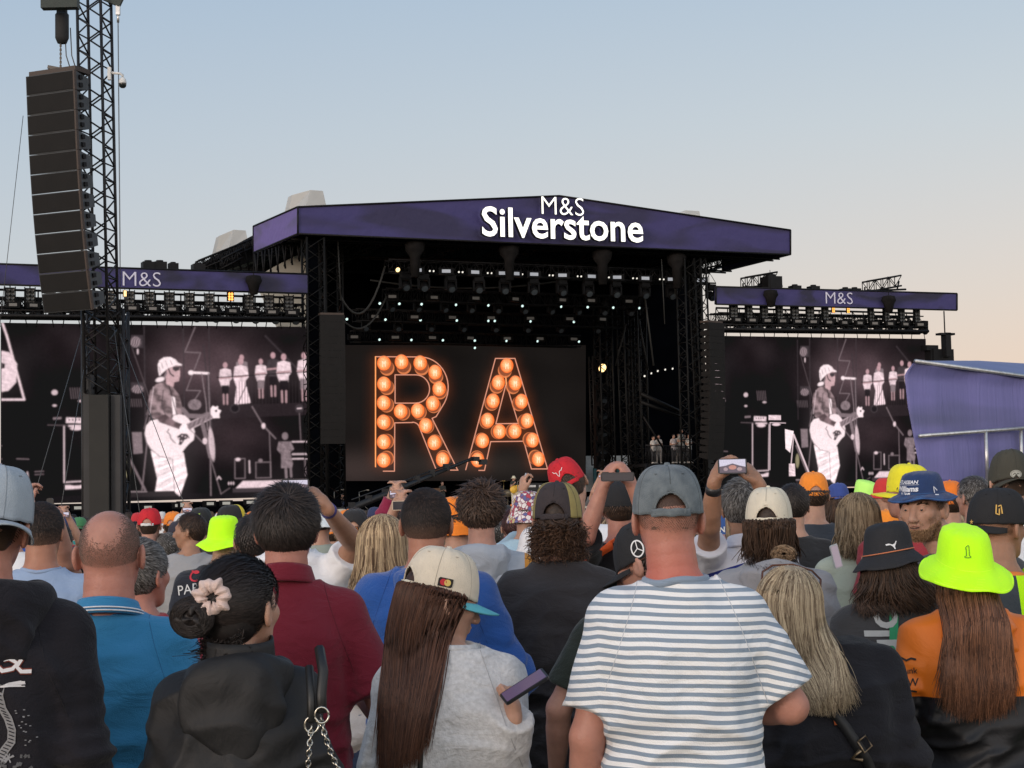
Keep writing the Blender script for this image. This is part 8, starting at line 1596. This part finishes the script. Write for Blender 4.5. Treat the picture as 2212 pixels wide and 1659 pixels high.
f = quick(432, 1098, 13.4, 'person in a black cap with yellow marks left of the yellow cap', (.03, .03, .03), (.014, .015, .015), hatkw=dict(opening=True, strap_m=cv('pale_yellow', (.6, .5, .2)))); on_cap(f, f.hat, -.02, -.12, .08, *stroke2d([(-.03, .01), (-.02, -.01), (0, .008), (.03, .012)], .006), mat('neon_print', (.5, .7, .1), .8), name='mark')
quick(408, 1106, 12.6, 'man in sunglasses and a pale grey hoodie in profile facing left', (.30, .30, .31), hair=H_BR, head=(1.4, 0, 0), long=True, skin='tan', wd=1.1)
f = quick(385, 1127, 15.0, 'woman in a dark navy cap with a long braid over an orange top', (.75, .20, .03), (.025, .022, .035), sex='f', hairk='long'); b = MB(); b.path([V3((.01 * math.sin(k * 1.6), -.13, f.hc[2] - .06 - k * .032)) for k in range(14)], [.022 - .0009 * k for k in range(14)], 8); b.build('braid', H_DK, f.o)
quick(362, 1150, 14.0, 'person in a beige T-shirt low beside the red cap', (.40, .34, .24), hair=H_GREY)
quick(548, 1108, 8.6, 'man with dark hair showing an ear behind the maroon polo', (.55, .56, .6), hair=H_DK, wd=1.05, res=.010)
quick(690, 1080, 12.0, 'person in a floppy white sun hat behind the raised forearm', (.3, .34, .3), (.68, .74, .76), hatk='bucket', hatkw=dict(brim=.04, drop=.06), hairk='short')
quick(765, 1101, 11.4, 'person in a black cap with an orange strap behind the blonde woman', (.5, .56, .66), (.015, .014, .015), hatkw=dict(strap_m=cv('orange_cloth', (.8, .22, .03))))
for k, (u, v, d, lab, c_, sl) in enumerate(((858, 1068, 12.0, 'phone filming the stage above a maroon sleeve', (.25, .02, .06), True), (868, 1092, 10.0, 'cream backed phone held by spread fingers behind the blonde woman', (.03, .03, .03), False), (138, 1112, 17.0, 'bright phone screen beside the bald head', (.05, .06, .08), True), (405, 1102, 19.0, 'small lit phone above the dark navy cap', (.1, .1, .1), True), (1300, 1030, 30.0, 'distant phone glowing near the lamp ladder', (.1, .1, .1), True))):
    hu, hv = u - 4 + (k % 2) * 9, v + 34 * 11 / d; T = P(hu, hv, d); wl = Lw(T, 0, 0, u - 800 / d / 5, v + 70 / d, d - .35); wr_ = Lw(T, 0, 0, u + 800 / d / 5, v + 70 / d, d - .35)
    quick(hu, hv, d, ['person in a maroon top filming with raised hands', 'person with sandy hair filming behind the blonde woman', 'person filming low beside the bald head', 'person filming above the dark navy cap', 'person filming far off near the lamp ladder'][k], c_, hair=[H_BR, H_SAND, H_DK, H_GREY, H_BR][k], arms=({'E': tuple(wl + np.array([-.09, .06, -.22])), 'W': tuple(wl), 'hd': (.4, 0, 1), 'pn': (.7, .3, 0)}, {'E': tuple(wr_ + np.array([.09, .06, -.22])), 'W': tuple(wr_), 'hd': (-.4, 0, 1), 'pn': (-.7, .3, 0)}), long=(k == 0), res=.010 if d < 15 else .013)
    phone(P(u, v, d - .45), (1, 0, 0), (0, 0, 1), lab, sl, w_=.10, h_=.05, mc_=(.02, .02, .02) if k != 1 else (.5, .4, .3))
# printed blue bag between the filming man and his neighbour
b = MB(); bg_ = P(1547, 1122, 9.2); b.prism([(bg_.x - .045, bg_.y, bg_.z - .07), (bg_.x + .045, bg_.y, bg_.z - .075), (bg_.x + .045, bg_.y, bg_.z + .055), (bg_.x - .045, bg_.y, bg_.z + .06)], (0, .02, 0)); b.box(bg_ + V3((0, .01, .066)), (.09, .022, .012), 1); bo_ = b.build('printed_bag', [mat('blue_print', (.03, .10, .34), .6), M_WHITE]); tag(bo_, 'blue printed bag with white emblem and letters beside the filming forearm', 'bag')
for body_, z_, w_ in (('ON', -.05, .045),): V_, F_ = text2d(body_, .038, .03); mb = MB(); mb.add([bg_ + V3((x + .012, -.003, y + z_)) for x, y in V_], F_); lo_ = mb.build('lettering', M_WHITE, bo_)
mb = MB(); 
for a in (-.6, 0, .6): V_, F_ = disc2d(.0055, .015, 10); mb.add([bg_ + V3((x * math.cos(a) + (y + .010) * math.sin(a), -.003 - .0004 * abs(a), .018 + (y + .010) * math.cos(a) - x * math.sin(a))) for x, y in V_], F_)
mb.build('emblem', M_WHITE, bo_)

# ---------- stage and balcony people (small)
def far_person(p, label, shirt, hair=H_DK, hat=None, H=1.72, arms=('down', 'down'), sex='m', trousers=None, yaw=math.pi, group=None, head=(0, 0, 0)):
    f = make_person(1106, 800, 10, label, H=H, res=.020, sex=sex, arms=arms, trousers=trousers, head=head, group=group); f.o.matrix_world = SM @ Matrix.Translation(p) @ Matrix.Rotation(yaw, 4, 'Z')
    lo, hi = cloth_box(f, .78); sdf_obj('shirt', cloth_top(f, 'shirt', 3, hem=.78, famp=.0), lo, hi, .018, cl(shirt), f.o)
    if hat: bucket_hat(f, f.o, hat)
    else: hair_short(f, f.o, hair, .02, 'short', 0, .014, seed=3)
    return f
sp = h(1109, 1028, 5.5); gu = far_person(V3((sp.x, 5.5, zf)), 'guitarist in a pale hat playing a yellow guitar on the stage', (.03, .035, .03), hat=mat('pale_hat', (.7, .66, .5), .8), H=sp.z - zf - .02, arms=('bent', {'E': (.30, .05, 1.15), 'W': (.32, .30, 1.30), 'hd': (0, .5, .6)}), trousers=fabric('cream_trousers', (.6, .55, .4)), yaw=math.pi + .5)
gt = empty('guitar', mat=SM @ Matrix.Translation(V3((sp.x - .02, 5.3, zf + 1.0))) @ Matrix.Rotation(-.35, 4, 'Y')); tag(gt, 'yellow acoustic guitar held by the guitarist on stage', 'guitar')
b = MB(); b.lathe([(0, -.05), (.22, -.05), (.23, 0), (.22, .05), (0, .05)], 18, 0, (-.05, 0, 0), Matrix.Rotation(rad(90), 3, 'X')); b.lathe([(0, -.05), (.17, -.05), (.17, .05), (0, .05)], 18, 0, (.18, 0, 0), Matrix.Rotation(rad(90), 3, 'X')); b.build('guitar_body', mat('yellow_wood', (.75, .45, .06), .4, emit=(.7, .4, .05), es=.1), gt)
b = MB(); b.box((.6, 0, 0), (.55, .05, .05)); b.box((.92, 0, 0), (.14, .04, .09)); b.build('guitar_neck', mat('dark_wood', (.08, .04, .02), .5), gt)
sp = h(742, 1066, 3); far_person(V3((sp.x, 3, zf)), 'stagehand in black bending over at the left side of the stage', (.015, .015, .016), H=sp.z - zf, arms=('phone', 'bent'), yaw=math.pi * .5)
sp = h(955, 1040, 9); far_person(V3((sp.x, 9, zf)), 'dim seated band member behind the drum kit on stage', (.05, .05, .045), H=max(1.3, sp.z - zf), arms=('bent', 'bent'))
bz = h(1420, 1001, 7.6).z
for k, (u, c_, lab, sx, H_) in enumerate(((1412, (.6, .58, .55), 'left of two balcony guests in white, arms folded', 'f', 1.6), (1424, (.66, .62, .58), 'balcony guest in a long pale dress', 'f', 1.68), (1456, (.55, .5, .5), 'balcony guest in a pale shirt left in the larger group', 'm', 1.7), (1467, (.66, .64, .62), 'balcony guest in white shirt and pale shorts', 'm', 1.75), (1473, (.3, .3, .28), 'balcony guest sitting high on shoulders above the group', 'f', 2.0), (1480, (.03, .03, .03), 'balcony guest in black beside the white shirts', 'm', 1.7), (1489, (.62, .6, .56), 'rightmost balcony guest in white', 'm', 1.72))):
    q = h(u, 1000, 7.6 + .3 * (k % 2)); far_person(V3((q.x, q.y, bz)), lab, c_, H=H_, arms=('bent', 'bent'), sex=sx, trousers=fabric('pale_cloth', (.45, .42, .4)) if k in (1, 3) else M_SHORT, group='guests on the side balcony', yaw=math.pi + .3 * (-1) ** k)

# ---------- the audience between: individuals copied from a few bodies, each with its own clothes
shirts = [('white', (.72, .72, .74)), ('black', (.016, .016, .018)), ('navy', (.02, .03, .08)), ('grey', (.22, .23, .25)), ('red', (.42, .03, .04)), ('orange', (.75, .20, .03)), ('sky blue', (.22, .38, .58)), ('teal', (.03, .22, .22)), ('olive', (.10, .11, .05)), ('pink', (.55, .28, .30)), ('beige', (.42, .35, .26)), ('charcoal', (.05, .05, .055)), ('maroon', (.16, .02, .03)), ('royal blue', (.02, .08, .32)), ('sage green', (.28, .36, .24)), ('cream', (.6, .54, .44)), ('yellow', (.65, .55, .06)), ('purple', (.14, .07, .25))]
heads = [('dark hair', None, H_DK), ('brown hair', None, H_BR), ('grey hair', None, H_GREY), ('sandy hair', None, H_SAND), ('black hair', None, H_BLACK), ('a black cap', (.015, .015, .016), H_BR), ('an orange cap', (.8, .22, .02), H_BR), ('a navy cap', (.02, .03, .09), H_DK), ('a white cap', (.65, .65, .66), H_BR), ('a red cap', (.5, .02, .03), H_DK), ('a green cap', (.05, .20, .08), H_BR), ('a beige bucket hat', (.45, .38, .27), H_GREY), ('long blonde hair', 'long', H_BLOND), ('long brown hair', 'long', H_BR), ('long dark hair', 'long', H_BLACK), ('ginger hair', None, H_GING)]
rng = random.Random(11); protos = []
for i in range(len(heads)):
    nm, ht, hm = heads[i]; lg = ht == 'long'
    f = Fig(1.74 - (.09 if lg else 0), 1.0 + .05 * (i % 3), 'f' if lg else 'm', .2 * (i % 4), (rng.uniform(-.4, .4), 0, 0), (('down', 'bent')[i % 2], ('bent', 'down', 'out')[i % 3])); lo, hi = f.bounds(); sm = skin_mat(SK[('fair', 'red', 'tan', 'olive', 'pale', 'red')[i % 6]])
    V, F = snets(lambda P_: f.body(P_), lo, hi, .019 * RES); o = link('person', np_mesh('person', V, F, sm)); f.o = o
    lo, hi = cloth_box(f); sdf_obj('shirt', cloth_top(f, 'shirt', i, hem=.8, famp=.006, long=(i % 4 == 0)), lo, hi, .015, cl((.5, .5, .5)), o)
    sdf_obj('trousers', lambda P_: np.maximum(np.maximum(smin(f.legs(P_, .016), loft(P_, f.tors[:3], .010), .03), P_[:, 2] - .98), .06 - P_[:, 2]), (-.3, -.24, 0), (.3, .24, 1.05), .022, (M_JEANS, M_SHORT)[i % 2], o)
    if lg: hair_long(f, o, hm, .24, n=120, seed=i, r0=.007, tipw=1.1, back=-.04)
    else: hair_short(f, o, hm, .022, 'short', 500, .013, hat=.02 if ht else None, seed=i, wid=.0035)
    if ht:
        if 'bucket' in nm: bucket_hat(f, o, cv('hat_cloth', ht))
        elif not lg: cap_hat(f, o, cv('cap_cloth', ht), opening=(i % 2 == 0), yaw=(0, math.pi, .3)[i % 3], seams=False)
    protos.append(o)
NAMED = [(o.location.x, o.location.y) for o in bpy.data.objects if o.get('category') == 'person' and o.location.y < 30]
TAKEN = list(NAMED); where = [(14, 'in the nearer middle rows'), (20, 'in the middle of the crowd'), (28, 'in the farther rows'), (99, 'far off below the stage')]
used = set(); cnt_ = 0; grp = 'audience members standing between the near rows and the stage'
def side_of(x, y):
    u = 1106 + 4000 * x / y
    return ('below the left screen' if u < 640 else 'below the bulb letter R' if u < 970 else 'below the bulb letter A' if u < 1240 else 'below the dark stage side' if u < 1540 else 'below the right screen' if u < 1960 else 'below the purple tent')
shirt_cache = {}
for row in range(24):
    y = 13.6 + row * .80
    half = .292 * y; n_ = int(2 * half / .80)
    for j in range(n_ + 1):
        ylast = y; x = -half + (j + rng.uniform(-.3, .3) + .5 * (row % 2)) * .80; yy = y + rng.uniform(-.3, .3)
        if any(abs(x - a) < .40 and abs(yy - c) < .40 for a, c in TAKEN): continue
        if cnt_ >= 235 or (row < 3 and rng.random() < .2): continue
        if yy < 14 and any(c > yy and abs(a / c - x / yy) * 4000 < 50 + 380 / yy for a, c in NAMED): continue
        k = rng.randrange(len(protos)); si = rng.randrange(len(shirts)); tries = 0
        while (k, si) in used and tries < 400: k = rng.randrange(len(protos)); si = rng.randrange(len(shirts)); tries += 1
        used.add((k, si)); TAKEN.append((x, yy)); src = protos[k]; o = copy_tree(src); s = rng.uniform(.93, 1.03); o.location = (x, yy, 0); o.rotation_euler = (0, 0, rng.uniform(-.25, .25)); o.scale = (s, s, s); cnt_ += 1
        for ch in o.children:
            if ch.name.startswith('shirt'):
                me_ = shirt_cache.get((k, si))
                if me_ is None: me_ = ch.data.copy(); me_.materials[0] = cl(shirts[si][1]); shirt_cache[(k, si)] = me_
                ch.data = me_
        tag(o, 'person with %s, %s %s top, %s' % (heads[k][0] if 'cap' not in heads[k][0] else heads[k][0], 'an' if shirts[si][0][0] in 'aeio' else 'a', shirts[si][0], side_of(x, yy)), 'person', grp)
print('INDIVIDUALS', cnt_)
# beyond them the crowd reads as one mass of heads and shoulders
V_all, F_all, M_all = [], [], []; base_m = []
mb = MB(); cm = [cl(s_[1]) for s_ in shirts[:12]] + [skin_mat(SK['fair']), H_DK, H_BR, H_SAND, cv('hat_cloth', (.6, .6, .6)), cv('cap_cloth', (.75, .2, .02))]
YL_ = max(o_.location.y for o_ in bpy.data.objects if o_.get('group') == grp) + .9
for row in range(56):
    if YL_ + row * 1.15 > 88: break
    y = YL_ + row * 1.15; half = .295 * y + 1
    for j in range(int(2 * half / .95)):
        x = -half + (j + rng.uniform(-.35, .35)) * .95; yy = y + rng.uniform(-.4, .4); q = W2S(Vector((x, yy, 0)))
        if q.y > -6.6 or (abs(x - (P(222, 1105, 40.5).x)) < 1.4 and abs(yy - 40.5) < 1.2) or (x > 8.6 and yy > 40.5): continue
        Hh = rng.uniform(1.58, 1.86); c0_ = V3((x, yy, 0)); si = rng.randrange(12); n_ = 7
        mb.lathe([(.02, 0), (.14, .02), (.15, .5), (.17, .95), (.16, 1.15), (.225, Hh - .38), (.20, Hh - .31), (.07, Hh - .27), (.055, Hh - .2)], n_, si, c0_); hs_ = 13 + rng.randrange(3) if rng.random() < .75 else 16 + rng.randrange(2)
        mb.lathe([(.05, Hh - .24), (.072, Hh - .18), (.07, Hh - .14)], n_, 12, c0_); mb.lathe([(.078, Hh - .15), (.085, Hh - .08), (.06, Hh - .01), (.0, Hh)], n_, hs_, c0_)
o = mb.build('crowd', cm); tag(o, None, None, None, 'stuff')
for p_ in protos:
    for ch in list(p_.children):
        for g_ in list(ch.children): bpy.data.objects.remove(g_)
        bpy.data.objects.remove(ch)
    bpy.data.objects.remove(p_)
